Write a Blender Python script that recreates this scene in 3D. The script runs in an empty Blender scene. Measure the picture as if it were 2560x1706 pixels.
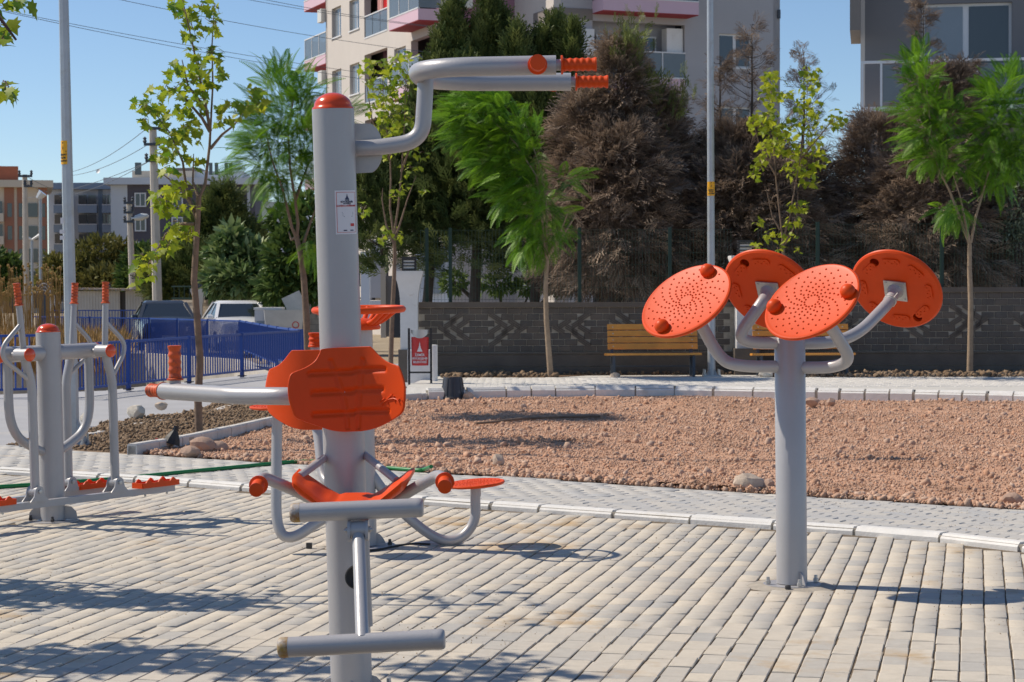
import bpy, bmesh, math, random
import numpy as np
from mathutils import Vector, Matrix, noise as mnoise

# ------------------------------------------------------------------ camera, sky, sun, exposure
SC = bpy.context.scene
COL = SC.collection
PI = math.pi
RNG = np.random.default_rng(11)
random.seed(7)
FPX, CX, CY, HOR, EYE = 5000.0, 1280.0, 853.0, 720.0, 1.55
PITCH = math.atan((CY - HOR) / FPX)
CAMR = Matrix.Rotation(PI / 2 - PITCH, 3, 'X') @ Matrix.Rotation(math.radians(-0.2), 3, 'Z')
CAMP = Vector((0, 0, EYE))
cam_d = bpy.data.cameras.new('camera')
cam = bpy.data.objects.new('camera', cam_d)
COL.objects.link(cam)
cam.matrix_world = Matrix.Translation(CAMP) @ CAMR.to_4x4()
cam_d.sensor_width = 36.0
cam_d.lens = FPX / 2560.0 * 36.0
cam_d.clip_end = 3000.0
cam_d.clip_start = 0.1
cam_d.dof.use_dof = True
cam_d.dof.focus_distance = 9.0
cam_d.dof.aperture_fstop = 16.0
SC.camera = cam

SUN_FROM = Vector((-0.88, 0.27, 1.0)).normalized()
SUN_EL = math.asin(SUN_FROM.z)
SUN_AZ = math.atan2(SUN_FROM.x, SUN_FROM.y)
world = bpy.data.worlds.new('World')
SC.world = world
world.use_nodes = True
wn = world.node_tree
wbg = wn.nodes['Background']
sky = wn.nodes.new('ShaderNodeTexSky')
sky.sky_type = 'NISHITA'
sky.sun_disc = False
sky.sun_elevation = SUN_EL
sky.sun_rotation = SUN_AZ
sky.altitude = 20
sky.air_density = 0.8
sky.dust_density = 0.05
sky.ozone_density = 4.0
wn.links.new(sky.outputs[0], wbg.inputs[0])
wbg.inputs[1].default_value = 0.12
sun_d = bpy.data.lights.new('sun', 'SUN')
sun_d.energy = 4.7
sun_d.angle = math.radians(0.53)
sun_d.color = (1.0, 0.90, 0.76)
sun = bpy.data.objects.new('sun', sun_d)
COL.objects.link(sun)
sun.rotation_euler = (-SUN_FROM).to_track_quat('-Z', 'Y').to_euler()
SC.view_settings.view_transform = 'Standard'
SC.view_settings.look = 'None'
SC.view_settings.gamma = 1.0
SC.view_settings.exposure = 0.0
SC.view_settings.use_curve_mapping = False

# ------------------------------------------------------------------ pixel <-> world
def ray(u, v):
    return CAMR @ Vector(((u - CX) / FPX, -(v - CY) / FPX, -1.0))
def at(u, v, Y):
    d = ray(u, v)
    return CAMP + d * (Y / d.y)
def G(u, v, z=0.0):
    d = ray(u, v)
    t = (z - EYE) / d.z
    return CAMP + d * t
def proj(p):
    q = CAMR.transposed() @ (Vector(p) - CAMP)
    return CX + FPX * q.x / -q.z, CY - FPX * q.y / -q.z

# ------------------------------------------------------------------ materials
def _nd(nt, t, **kw):
    n = nt.nodes.new(t)
    for k, v in kw.items():
        setattr(n, k, v)
    return n
def mat(name, col, rough=0.6, var=0.12, scale=6.0, bump=0.0, bscale=60.0, metal=0.0, spec=0.5, coat=0.0, tint=None,
        stain=None, coord='Object', trans=0.0, detail=5.0):
    """col: base; tint: second colour mixed by the 'tint' attribute; stain: (colour, scale, low, high) blotches with a shape of their own."""
    m = bpy.data.materials.new(name)
    m.use_nodes = True
    nt = m.node_tree
    L = nt.links
    b = nt.nodes['Principled BSDF']
    b.inputs['Roughness'].default_value = rough
    b.inputs['Metallic'].default_value = metal
    b.inputs['Specular IOR Level'].default_value = spec
    b.inputs['Coat Weight'].default_value = coat
    if coord == 'World':
        g = _nd(nt, 'ShaderNodeNewGeometry')
        vec = g.outputs['Position']
    else:
        g = _nd(nt, 'ShaderNodeTexCoord')
        vec = g.outputs['Object']
    c4 = (*col, 1)
    mixc = _nd(nt, 'ShaderNodeMix', data_type='RGBA')
    mixc.inputs[6].default_value = c4
    mixc.inputs[7].default_value = (*(tint or col), 1)
    if tint:
        a = _nd(nt, 'ShaderNodeAttribute', attribute_name='tint')
        L.new(a.outputs['Fac'], mixc.inputs[0])
    else:
        mixc.inputs[0].default_value = 0
    n1 = _nd(nt, 'ShaderNodeTexNoise')
    n1.inputs['Scale'].default_value = scale
    n1.inputs['Detail'].default_value = detail
    n1.inputs['Roughness'].default_value = 0.65
    L.new(vec, n1.inputs['Vector'])
    mr = _nd(nt, 'ShaderNodeMapRange')
    mr.inputs[1].default_value = 0.25
    mr.inputs[2].default_value = 0.75
    mr.inputs[3].default_value = 1 - var
    mr.inputs[4].default_value = 1 + var
    L.new(n1.outputs['Fac'], mr.inputs[0])
    mul = _nd(nt, 'ShaderNodeMix', data_type='RGBA', blend_type='MULTIPLY')
    mul.inputs[0].default_value = 1.0
    L.new(mixc.outputs[2], mul.inputs[6])
    L.new(mr.outputs[0], mul.inputs[7])
    out = mul.outputs[2]
    for st in (stain or []):
        sc_, sscale, lo, hi = st[:4]
        n2 = _nd(nt, 'ShaderNodeTexNoise')
        n2.inputs['Scale'].default_value = sscale
        n2.inputs['Detail'].default_value = 6
        n2.inputs['Roughness'].default_value = 0.7
        mp = _nd(nt, 'ShaderNodeMapping')
        mp.inputs['Location'].default_value = (3.1 * lo * 10, 1.7, 5.3 * hi)
        if len(st) > 4:
            mp.inputs['Scale'].default_value = st[4]
        L.new(vec, mp.inputs['Vector'])
        L.new(mp.outputs[0], n2.inputs['Vector'])
        r2 = _nd(nt, 'ShaderNodeMapRange')
        r2.inputs[1].default_value = lo
        r2.inputs[2].default_value = hi
        L.new(n2.outputs['Fac'], r2.inputs[0])
        mx = _nd(nt, 'ShaderNodeMix', data_type='RGBA')
        mx.inputs[7].default_value = (*sc_, 1)
        L.new(r2.outputs[0], mx.inputs[0])
        L.new(out, mx.inputs[6])
        out = mx.outputs[2]
    L.new(out, b.inputs['Base Color'])
    if bump:
        n3 = _nd(nt, 'ShaderNodeTexNoise')
        n3.inputs['Scale'].default_value = bscale
        n3.inputs['Detail'].default_value = 4
        L.new(vec, n3.inputs['Vector'])
        bp = _nd(nt, 'ShaderNodeBump')
        bp.inputs['Strength'].default_value = bump
        bp.inputs['Distance'].default_value = 0.01
        L.new(n3.outputs['Fac'], bp.inputs['Height'])
        L.new(bp.outputs[0], b.inputs['Normal'])
    if trans:
        tr = _nd(nt, 'ShaderNodeBsdfTranslucent')
        L.new(out, tr.inputs['Color'])
        ms = _nd(nt, 'ShaderNodeMixShader')
        ms.inputs[0].default_value = trans
        L.new(b.outputs[0], ms.inputs[1])
        L.new(tr.outputs[0], ms.inputs[2])
        L.new(ms.outputs[0], nt.nodes['Material Output'].inputs['Surface'])
    return m
def glass(name, col, rough=0.08, alpha=None):
    m = mat(name, col, rough, 0.05, 2.0, spec=0.8)
    if alpha:
        m.node_tree.nodes['Principled BSDF'].inputs['Alpha'].default_value = alpha
    return m

M = {}
M['grey'] = mat('grey_paint', (0.40, 0.395, 0.405), 0.40, 0.05, 5, 0.06, 130, metal=0.15, spec=0.5, coat=0.1,
                stain=[((0.50, 0.45, 0.38), 2.2, 0.70, 0.95)])
M['orange'] = mat('orange_plastic', (0.72, 0.070, 0.006), 0.45, 0.07, 7, 0.05, 160, spec=0.25, stain=[((0.70, 0.10, 0.02), 3.0, 0.62, 0.95)])
M['orange_gloss'] = mat('orange_cap', (0.70, 0.065, 0.006), 0.22, 0.05, 9, spec=0.55, coat=0.3)
M['orange_dirty'] = mat('worn_orange_grip', (0.60, 0.085, 0.015), 0.5, 0.25, 18, 0.1, 90, stain=[((0.10, 0.03, 0.02), 22, 0.50, 0.68)])
M['rust'] = mat('rusty_cap', (0.42, 0.41, 0.42), 0.55, 0.1, 8, 0.2, 80, stain=[((0.36, 0.22, 0.04), 9, 0.40, 0.62), ((0.16, 0.045, 0.012), 13, 0.50, 0.66)])
M['steel'] = mat('zinc_steel', (0.50, 0.50, 0.49), 0.38, 0.1, 12, metal=0.6)
M['galv'] = mat('galvanised_pole', (0.42, 0.45, 0.48), 0.42, 0.12, 4, 0.08, 30, metal=0.35, stain=[((0.34, 0.33, 0.30), 5, 0.55, 0.8)])
M['black'] = mat('black_paint', (0.025, 0.025, 0.028), 0.45, 0.15, 8)
M['dark_bolt'] = mat('dark_bolt_cap', (0.035, 0.033, 0.035), 0.5, 0.2, 20)
M['rubber'] = mat('black_rubber', (0.022, 0.022, 0.022), 0.6, 0.2, 20)
M['white'] = mat('white_paint', (0.78, 0.77, 0.74), 0.55, 0.06, 3, stain=[((0.50, 0.46, 0.38), 2.0, 0.62, 0.9)])
M['label'] = mat('label_white', (0.72, 0.70, 0.72), 0.4, 0.03, 9)
M['red'] = mat('red_print', (0.55, 0.03, 0.03), 0.45, 0.08, 8)
M['navy'] = mat('navy_print', (0.02, 0.03, 0.09), 0.5, 0.05)
M['yellow'] = mat('yellow_sign', (0.85, 0.42, 0.01), 0.45, 0.06, 9)
M['blue'] = mat('blue_fence_paint', (0.022, 0.075, 0.33), 0.45, 0.12, 4, stain=[((0.08, 0.13, 0.34), 1.6, 0.6, 0.9)])
M['wood'] = mat('varnished_wood', (0.78, 0.33, 0.055), 0.42, 0.22, 3, 0.08, 40, stain=[((0.40, 0.15, 0.03), 1.4, 0.55, 0.8, (1, 9, 9))])
M['iron'] = mat('dark_iron', (0.05, 0.065, 0.085), 0.5, 0.15, 10)
M['green_hose'] = mat('green_hose', (0.012, 0.19, 0.045), 0.4, 0.1, 9)
M['kerb_white'] = mat('pale_kerb', (0.72, 0.70, 0.66), 0.8, 0.10, 9, 0.25, 60, coord='World', stain=[((0.50, 0.44, 0.34), 3.5, 0.60, 0.85)])
M['kerb_grey'] = mat('concrete_kerb', (0.60, 0.57, 0.53), 0.85, 0.12, 7, 0.3, 60, coord='World', stain=[((0.40, 0.34, 0.27), 3.0, 0.58, 0.85)])
M['mortar'] = mat('mortar', (0.38, 0.34, 0.28), 0.9, 0.25, 14, 0.4, 60, coord='World')
M['brick'] = mat('paver_concrete', (0.42, 0.405, 0.375), 0.85, 0.09, 14, 0.22, 120, tint=(0.60, 0.535, 0.435), coord='World', spec=0.2,
                 stain=[((0.47, 0.33, 0.18), 0.9, 0.575, 0.70), ((0.46, 0.39, 0.30), 2.4, 0.58, 0.80), ((0.10, 0.08, 0.06), 34, 0.70, 0.77)])
M['band'] = mat('band_paver', (0.42, 0.42, 0.415), 0.85, 0.10, 9, 0.2, 120, tint=(0.52, 0.49, 0.44), coord='World', spec=0.25,
                stain=[((0.48, 0.39, 0.28), 1.2, 0.62, 0.80)])
M['sand'] = mat('joint_sand', (0.17, 0.13, 0.085), 0.95, 0.35, 30, 0.5, 140, coord='World', stain=[((0.10, 0.075, 0.05), 60, 0.50, 0.62)])
M['gravel'] = mat('crushed_stone', (0.52, 0.295, 0.185), 0.9, 0.22, 8, 0.5, 90, tint=(0.56, 0.40, 0.30), coord='World', spec=0.2,
                  stain=[((0.34, 0.20, 0.13), 0.8, 0.55, 0.75)])
M['stone'] = mat('field_stone', (0.50, 0.40, 0.31), 0.9, 0.25, 9, 0.6, 40)
M['stone_red'] = mat('reddish_stone', (0.40, 0.27, 0.20), 0.9, 0.25, 9, 0.6, 40)
M['stone_pale'] = mat('pale_stone', (0.62, 0.56, 0.47), 0.9, 0.2, 9, 0.6, 40)
M['soil'] = mat('brown_soil', (0.185, 0.125, 0.080), 0.95, 0.35, 5, 0.8, 40, tint=(0.30, 0.22, 0.15), coord='World', spec=0.1)
M['earth'] = mat('dry_earth', (0.33, 0.27, 0.19), 0.95, 0.25, 0.5, 0.3, 8, coord='World', spec=0.1)
M['asphalt'] = mat('pale_road', (0.40, 0.40, 0.41), 0.9, 0.10, 1.2, 0.2, 60, coord='World', spec=0.2, stain=[((0.50, 0.47, 0.42), 0.6, 0.55, 0.8)])
M['concrete'] = mat('concrete', (0.50, 0.47, 0.42), 0.85, 0.18, 1.3, 0.2, 40, coord='World', stain=[((0.28, 0.26, 0.24), 1.1, 0.58, 0.75)])
M['dust'] = mat('cement_dust', (0.66, 0.62, 0.55), 0.95, 0.12, 5, coord='World')
M['walkway'] = mat('walkway_paver', (0.56, 0.54, 0.50), 0.85, 0.12, 10, 0.2, 90, tint=(0.64, 0.61, 0.57), coord='World', spec=0.2)
M['wall_dark'] = mat('dark_block_wall', (0.155, 0.130, 0.110), 0.85, 0.2, 3, 0.3, 50, tint=(0.125, 0.112, 0.102), coord='World', spec=0.2,
                     stain=[((0.30, 0.33, 0.37), 2.6, 0.68, 0.74)])
M['wall_beige'] = mat('beige_block_wall', (0.55, 0.47, 0.37), 0.85, 0.15, 2, coord='World')
M['mesh_green'] = mat('green_fence_paint', (0.006, 0.035, 0.026), 0.5, 0.1, 5)
M['post_white'] = mat('white_pillar', (0.72, 0.71, 0.70), 0.7, 0.10, 2.5, 0.1, 30, stain=[((0.42, 0.36, 0.29), 2.2, 0.60, 0.8)])
M['pot'] = mat('black_plastic_pot', (0.05, 0.052, 0.058), 0.4, 0.2, 6, stain=[((0.40, 0.36, 0.30), 5, 0.56, 0.75)])
M['bark'] = mat('bark', (0.21, 0.145, 0.10), 0.9, 0.3, 14, 0.6, 40)
M['bark_dark'] = mat('dark_bark', (0.10, 0.055, 0.045), 0.9, 0.3, 14, 0.5, 40)
M['bark_pale'] = mat('pale_bark', (0.34, 0.25, 0.17), 0.9, 0.25, 12, 0.5, 40)
M['bark_grey'] = mat('conifer_bark', (0.07, 0.055, 0.045), 0.95, 0.3, 12, 0.5, 30)
M['maple'] = mat('maple_leaf', (0.075, 0.19, 0.015), 0.5, 0.2, 8, tint=(0.46, 0.50, 0.03), trans=0.48, spec=0.4)
M['jaca'] = mat('feathery_leaf', (0.022, 0.105, 0.010), 0.5, 0.3, 6, tint=(0.22, 0.42, 0.020), trans=0.33, spec=0.35)
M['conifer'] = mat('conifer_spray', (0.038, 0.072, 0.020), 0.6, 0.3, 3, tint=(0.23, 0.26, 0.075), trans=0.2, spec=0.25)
M['dead'] = mat('dead_conifer_spray', (0.125, 0.090, 0.068), 0.8, 0.3, 3, tint=(0.56, 0.43, 0.32), trans=0.22, spec=0.1)
M['bush'] = mat('bush_leaf', (0.040, 0.085, 0.022), 0.6, 0.3, 1.2, tint=(0.16, 0.23, 0.05), trans=0.2, spec=0.3)
M['bush_olive'] = mat('olive_bush_leaf', (0.075, 0.085, 0.026), 0.6, 0.3, 0.9, tint=(0.30, 0.27, 0.07), trans=0.2, spec=0.3)
M['magnolia'] = mat('broad_leaf', (0.075, 0.15, 0.035), 0.4, 0.25, 2, tint=(0.42, 0.50, 0.22), trans=0.2, spec=0.5)
M['olive'] = mat('grey_green_leaf', (0.09, 0.12, 0.06), 0.6, 0.2, 3, tint=(0.34, 0.38, 0.25), trans=0.2)
M['straw'] = mat('dry_grass', (0.48, 0.30, 0.10), 0.85, 0.25, 3, tint=(0.30, 0.19, 0.10), trans=0.2)
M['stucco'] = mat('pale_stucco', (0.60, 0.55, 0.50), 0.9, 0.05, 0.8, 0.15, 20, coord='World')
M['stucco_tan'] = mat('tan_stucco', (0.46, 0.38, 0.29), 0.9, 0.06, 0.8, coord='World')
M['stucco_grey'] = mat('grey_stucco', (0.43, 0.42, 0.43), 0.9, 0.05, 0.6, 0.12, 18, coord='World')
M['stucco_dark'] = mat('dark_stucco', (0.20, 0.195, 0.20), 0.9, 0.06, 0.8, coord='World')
M['band_dark'] = mat('brown_band', (0.22, 0.195, 0.175), 0.9, 0.06, 1, coord='World')
M['pink'] = mat('pink_stucco', (0.66, 0.47, 0.55), 0.85, 0.05, 1, coord='World')
M['plum'] = mat('plum_stucco', (0.30, 0.16, 0.215), 0.85, 0.06, 1, coord='World')
M['soffit_red'] = mat('red_soffit', (0.36, 0.045, 0.06), 0.8, 0.06, 1, coord='World')
M['frame_white'] = mat('white_window_frame', (0.72, 0.72, 0.72), 0.5, 0.04, 2)
M['pane'] = glass('window_pane', (0.055, 0.06, 0.065))
M['pane_blue'] = glass('pale_curtained_pane', (0.22, 0.25, 0.28), 0.15)
M['rail_glass'] = glass('balcony_glass', (0.17, 0.19, 0.20), 0.1, 0.72)
M['hollow'] = mat('dim_interior', (0.12, 0.11, 0.105), 0.9, 0.1, 1)
M['ac'] = mat('air_unit_case', (0.66, 0.65, 0.61), 0.5, 0.08, 3)
M['cloth_red'] = mat('red_cloth', (0.72, 0.015, 0.02), 0.8, 0.12, 4)
M['cloth_pink'] = mat('pink_cloth', (0.75, 0.40, 0.36), 0.8, 0.1, 4)
M['far_grey'] = mat('slate_facade', (0.11, 0.10, 0.12), 0.85, 0.06, 0.3, coord='World')
M['far_blue'] = mat('blue_grey_facade', (0.24, 0.30, 0.38), 0.85, 0.06, 0.3, coord='World')
M['far_white'] = mat('white_facade', (0.60, 0.62, 0.65), 0.85, 0.05, 0.3, coord='World')
M['far_orange'] = mat('brick_red_facade', (0.34, 0.155, 0.10), 0.85, 0.08, 0.3, coord='World')
M['far_cream'] = mat('cream_facade', (0.62, 0.53, 0.42), 0.85, 0.05, 0.3, coord='World')
M['roof_red'] = mat('red_roof', (0.40, 0.13, 0.07), 0.85, 0.15, 1, coord='World')
M['pole_conc'] = mat('concrete_pole', (0.55, 0.50, 0.43), 0.85, 0.12, 3, 0.2, 30)
M['wire'] = mat('grey_wire', (0.10, 0.11, 0.13), 0.6, 0.05)
M['car_white'] = mat('white_car_paint', (0.80, 0.80, 0.80), 0.25, 0.02, 1, coat=0.6)
M['car_dark'] = mat('graphite_car_paint', (0.05, 0.052, 0.056), 0.28, 0.03, 1, metal=0.3, coat=0.6)
M['car_glass'] = glass('car_glass', (0.02, 0.024, 0.026), 0.12)
M['lamp_glass'] = glass('headlamp', (0.60, 0.62, 0.62), 0.12)
M['shed'] = mat('pale_sheet_metal', (0.55, 0.53, 0.49), 0.6, 0.1, 2, stain=[((0.30, 0.22, 0.16), 1.0, 0.62, 0.8, (1, 1, 0.2))])
M['bin_steel'] = mat('bin_steel', (0.52, 0.52, 0.50), 0.4, 0.12, 4, metal=0.5)
M['lantern_glass'] = mat('frosted_lantern_glass', (0.72, 0.72, 0.72), 0.5, 0.03)

# ------------------------------------------------------------------ mesh helpers
class MB:
    def __init__(s):
        s.v, s.f = [], []
    def add(s, vs, fs):
        o = len(s.v)
        s.v += [Vector(p) for p in vs]
        s.f += [tuple(i + o for i in f) for f in fs]
        return s
    def box(s, c, size, rot=None):
        hx, hy, hz = size[0] / 2, size[1] / 2, size[2] / 2
        vs = [Vector((x, y, z)) for x in (-hx, hx) for y in (-hy, hy) for z in (-hz, hz)]
        if rot is not None:
            vs = [rot @ p for p in vs]
        c = Vector(c)
        return s.add([c + p for p in vs], [(0, 1, 3, 2), (4, 6, 7, 5), (0, 4, 5, 1), (2, 3, 7, 6), (0, 2, 6, 4), (1, 5, 7, 3)])
    def bar(s, a, b, w, h, up=(0, 0, 1)):
        a, b = Vector(a), Vector(b)
        x = (b - a)
        l = x.length
        x.normalize()
        y = Vector(up).cross(x)
        if y.length < 1e-4:
            y = Vector((0, 1, 0)).cross(x)
        y.normalize()
        z = x.cross(y)
        return s.box((a + b) / 2, (l, w, h), Matrix((x, y, z)).transposed())
    def tube(s, pts, r, n=12, cap=True):
        pts = [Vector(p) for p in pts]
        rs = r if isinstance(r, (list, tuple)) else [r] * len(pts)
        t0 = (pts[1] - pts[0]).normalized()
        a = t0.orthogonal().normalized()
        rings = []
        for i, p in enumerate(pts):
            if i == 0:
                t = pts[1] - pts[0]
            elif i == len(pts) - 1:
                t = pts[-1] - pts[-2]
            else:
                t = (pts[i + 1] - p).normalized() + (p - pts[i - 1]).normalized()
            t.normalize()
            a = (a - t * a.dot(t)).normalized()
            b = t.cross(a)
            rings.append([p + (a * math.cos(2 * PI * k / n) + b * math.sin(2 * PI * k / n)) * rs[i] for k in range(n)])
        vs = [q for rg in rings for q in rg]
        fs = []
        for i in range(len(pts) - 1):
            for k in range(n):
                k2 = (k + 1) % n
                fs.append((i * n + k, i * n + k2, (i + 1) * n + k2, (i + 1) * n + k))
        if cap:
            fs.append(tuple(range(n - 1, -1, -1)))
            o = (len(pts) - 1) * n
            fs.append(tuple(range(o, o + n)))
        return s.add(vs, fs)
    def lathe(s, p0, d, prof, n=20, xdir=None):
        p0 = Vector(p0)
        d = Vector(d).normalized()
        a = Vector(xdir) if xdir is not None else d.orthogonal()
        a = (a - d * a.dot(d)).normalized()
        b = d.cross(a)
        vs, fs, idx = [], [], []
        for t, r in prof:
            if r < 1e-6:
                idx.append((len(vs), 1))
                vs.append(p0 + d * t)
            else:
                idx.append((len(vs), n))
                vs += [p0 + d * t + (a * math.cos(2 * PI * k / n) + b * math.sin(2 * PI * k / n)) * r for k in range(n)]
        for (i, ni), (j, nj) in zip(idx[:-1], idx[1:]):
            for k in range(n):
                k2 = (k + 1) % n
                if ni == 1 and nj == 1:
                    continue
                if ni == 1:
                    fs.append((i, j + k2, j + k))
                elif nj == 1:
                    fs.append((i + k, i + k2, j))
                else:
                    fs.append((i + k, i + k2, j + k2, j + k))
        return s.add(vs, fs)
    def prism(s, poly, o, ax, ay, az, h):
        """poly (2D) in the ax/ay plane at o, extruded h along az"""
        o, ax, ay, az = Vector(o), Vector(ax), Vector(ay), Vector(az)
        n = len(poly)
        vs = [o + ax * p[0] + ay * p[1] for p in poly] + [o + ax * p[0] + ay * p[1] + az * h for p in poly]
        fs = [tuple(range(n - 1, -1, -1)), tuple(range(n, 2 * n))] + [(i, (i + 1) % n, n + (i + 1) % n, n + i) for i in range(n)]
        return s.add(vs, fs)
    def build(s, name, m, parent=None, smooth=40, **props):
        me = bpy.data.meshes.new(name)
        me.from_pydata([tuple(p) for p in s.v], [], s.f)
        bm = bmesh.new()
        bm.from_mesh(me)
        bmesh.ops.recalc_face_normals(bm, faces=bm.faces)
        bm.to_mesh(me)
        bm.free()
        me.materials.append(m)
        if smooth:
            me.shade_smooth()
            me.set_sharp_from_angle(angle=math.radians(smooth))
        return link(name, me, parent, **props)
def link(name, me, parent=None, **props):
    o = bpy.data.objects.new(name, me)
    COL.objects.link(o)
    if parent is not None:
        o.parent = parent
    for k, v in props.items():
        if v is not None:
            o[k] = v
    return o
MW = {}
def thing(name, label, cat, loc=(0, 0, 0), rot=None, group=None, kind=None):
    o = bpy.data.objects.new(name, None)
    COL.objects.link(o)
    m = Matrix.Translation(Vector(loc)) @ (rot.to_4x4() if rot is not None else Matrix.Identity(4))
    o.matrix_world = m
    MW[o.name] = m.inverted()
    o['label'], o['category'] = label, cat
    if group:
        o['group'] = group
    if kind:
        o['kind'] = kind
    return o
def tag(o, label=None, cat=None, group=None, kind=None):
    for k, v in (('label', label), ('category', cat), ('group', group), ('kind', kind)):
        if v:
            o[k] = v
    return o
def copy_tree(o, parent=None):
    c = o.copy()
    COL.objects.link(c)
    c.parent = parent
    for ch in list(o.children):
        copy_tree(ch, c)
    return c
def npmesh(name, V, F, m, parent=None, tint=None, smooth=False, **props):
    me = bpy.data.meshes.new(name)
    nv, nf, k = len(V), len(F), F.shape[1]
    me.vertices.add(nv)
    me.loops.add(nf * k)
    me.polygons.add(nf)
    me.vertices.foreach_set('co', np.ascontiguousarray(V, dtype=np.float32).ravel())
    me.polygons.foreach_set('loop_start', np.arange(0, nf * k, k, dtype=np.int32))
    me.loops.foreach_set('vertex_index', np.ascontiguousarray(F, dtype=np.int32).ravel())
    me.update(calc_edges=True)
    if tint is not None:
        a = me.attributes.new('tint', 'FLOAT', 'POINT')
        a.data.foreach_set('value', np.ascontiguousarray(tint, dtype=np.float32))
    me.materials.append(m)
    if smooth:
        me.shade_smooth()
    return link(name, me, parent, **props)
def scat(T, pos, R, sc, tint):
    """T=(V,F); pos (n,3); R (n,3,3) columns = axes; sc (n,) or (n,3)"""
    V, F = T
    n, k = len(pos), len(V)
    sc = np.asarray(sc, float)
    if sc.ndim == 1:
        sc = np.repeat(sc[:, None], 3, 1)
    P = np.einsum('nij,nkj->nki', R, V[None] * sc[:, None, :]) + pos[:, None, :]
    FF = (F[None] + (np.arange(n) * k)[:, None, None]).reshape(-1, F.shape[1])
    return P.reshape(-1, 3), FF, np.repeat(tint, k)
def frames(d, roll=None, up=(0, 0, 1)):
    """columns x=d, y=side, z=normal"""
    d = d / np.linalg.norm(d, axis=1, keepdims=True)
    upv = np.tile(np.array(up, float), (len(d), 1))
    y = np.cross(upv, d)
    bad = np.linalg.norm(y, axis=1) < 1e-3
    y[bad] = (1, 0, 0)
    y /= np.linalg.norm(y, axis=1, keepdims=True)
    z = np.cross(d, y)
    if roll is not None:
        c, s = np.cos(roll)[:, None], np.sin(roll)[:, None]
        y, z = y * c + z * s, z * c - y * s
    return np.stack([d, y, z], axis=2)
def randrot(n):
    q = RNG.normal(size=(n, 4))
    q /= np.linalg.norm(q, axis=1, keepdims=True)
    w, x, y, z = q.T
    return np.stack([np.stack([1 - 2 * (y * y + z * z), 2 * (x * y - z * w), 2 * (x * z + y * w)], 1),
                     np.stack([2 * (x * y + z * w), 1 - 2 * (x * x + z * z), 2 * (y * z - x * w)], 1),
                     np.stack([2 * (x * z - y * w), 2 * (y * z + x * w), 1 - 2 * (x * x + y * y)], 1)], 1)
def rounded(pts, r, n=7):
    pts = [Vector(p) for p in pts]
    out = [pts[0]]
    for i in range(1, len(pts) - 1):
        a, b, c = pts[i - 1], pts[i], pts[i + 1]
        rr = r[i - 1] if isinstance(r, (list, tuple)) else r
        da = min(rr, (a - b).length * 0.49)
        dc = min(rr, (c - b).length * 0.49)
        p, q = b + (a - b).normalized() * da, b + (c - b).normalized() * dc
        for k in range(n + 1):
            t = k / n
            out.append(p * (1 - t) ** 2 + b * 2 * t * (1 - t) + q * t * t)
    out.append(pts[-1])
    return out
def text(body, size, m, parent, mtx, name='lettering', bold=0.0, sx=1.0):
    cu = bpy.data.curves.new(name, 'FONT')
    cu.body = body
    cu.size = size
    cu.align_x = 'CENTER'
    cu.align_y = 'CENTER'
    cu.offset = bold
    cu.resolution_u = 2
    cu.extrude = 0.0006
    tmp = bpy.data.objects.new(name, cu)
    COL.objects.link(tmp)
    dg = bpy.context.evaluated_depsgraph_get()
    me = bpy.data.meshes.new_from_object(tmp.evaluated_get(dg))
    bpy.data.objects.remove(tmp)
    me.transform(mtx @ Matrix.Diagonal((sx, 1, 1, 1)))
    me.materials.clear()
    me.materials.append(m)
    return link(name, me, parent)
def basis(x, y, z, o):
    return Matrix(((x[0], y[0], z[0], o[0]), (x[1], y[1], z[1], o[1]), (x[2], y[2], z[2], o[2]), (0, 0, 0, 1)))
def dome_prof(r, h, n=8):
    return [(-0.004, 0), (-0.004, r * 1.03), (0.006, r * 1.03), (0.010, r * 0.94)] + \
           [(0.010 + h * math.sin(PI / 2 * k / n), r * 0.94 * math.cos(PI / 2 * k / n) if k < n else 0) for k in range(1, n + 1)]
def grip(p0, p1, r, m, parent, ridges=5, flange=1.5, name='grip'):
    p0, p1 = Vector(p0), Vector(p1)
    l = (p1 - p0).length
    prof = [(0, 0), (0, r * flange), (0.006, r * flange), (0.010, r * 1.02)]
    N = ridges * 6
    for k in range(N + 1):
        t = k / N
        prof.append((0.012 + (l - 0.020) * t, r * (1.0 + 0.07 * math.cos(2 * PI * ridges * t))))
    prof += [(l - 0.006, r * 1.12), (l - 0.001, r * 1.10), (l, r * 0.9), (l, 0)]
    return MB().lathe(p0, p1 - p0, prof, 18).build(name, m, parent, smooth=50)

# ------------------------------------------------------------------ ground, canal, roads
def sheet(name, pts, m, **kw):
    """flat polygon sheet(s): pts list of polygons of (x,y,z)"""
    b = MB()
    for poly in pts:
        b.add(poly, [tuple(range(len(poly)))])
    o = b.build(name, m, smooth=0, **kw)
    if o.data.polygons[0].normal.z < 0:
        o.data.flip_normals()
    return o
def xy(p, z=0.0):
    return (p[0], p[1], z)
NF = [Vector((-17.0, -25.0, 0)), G(0, 985), G(302, 974), G(602, 940), G(751, 925)]       # near edge of the canal
C0 = NF[-1]
FAR0 = -0.45
NE = [(p.x - 0.25, p.y + 0.25) for p in NF]
FE = [(C0.x - 0.9, C0.y + 4), (-7.2, 53.0), (-10.6, 58.5), (-30, 63.0), (-160, 72.0)]
sheet('ground', [[(-900, -60, -1.8), (900, -60, -1.8), (900, 1400, -1.8), (-900, 1400, -1.8)]], M['earth'], kind='structure')
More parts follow.
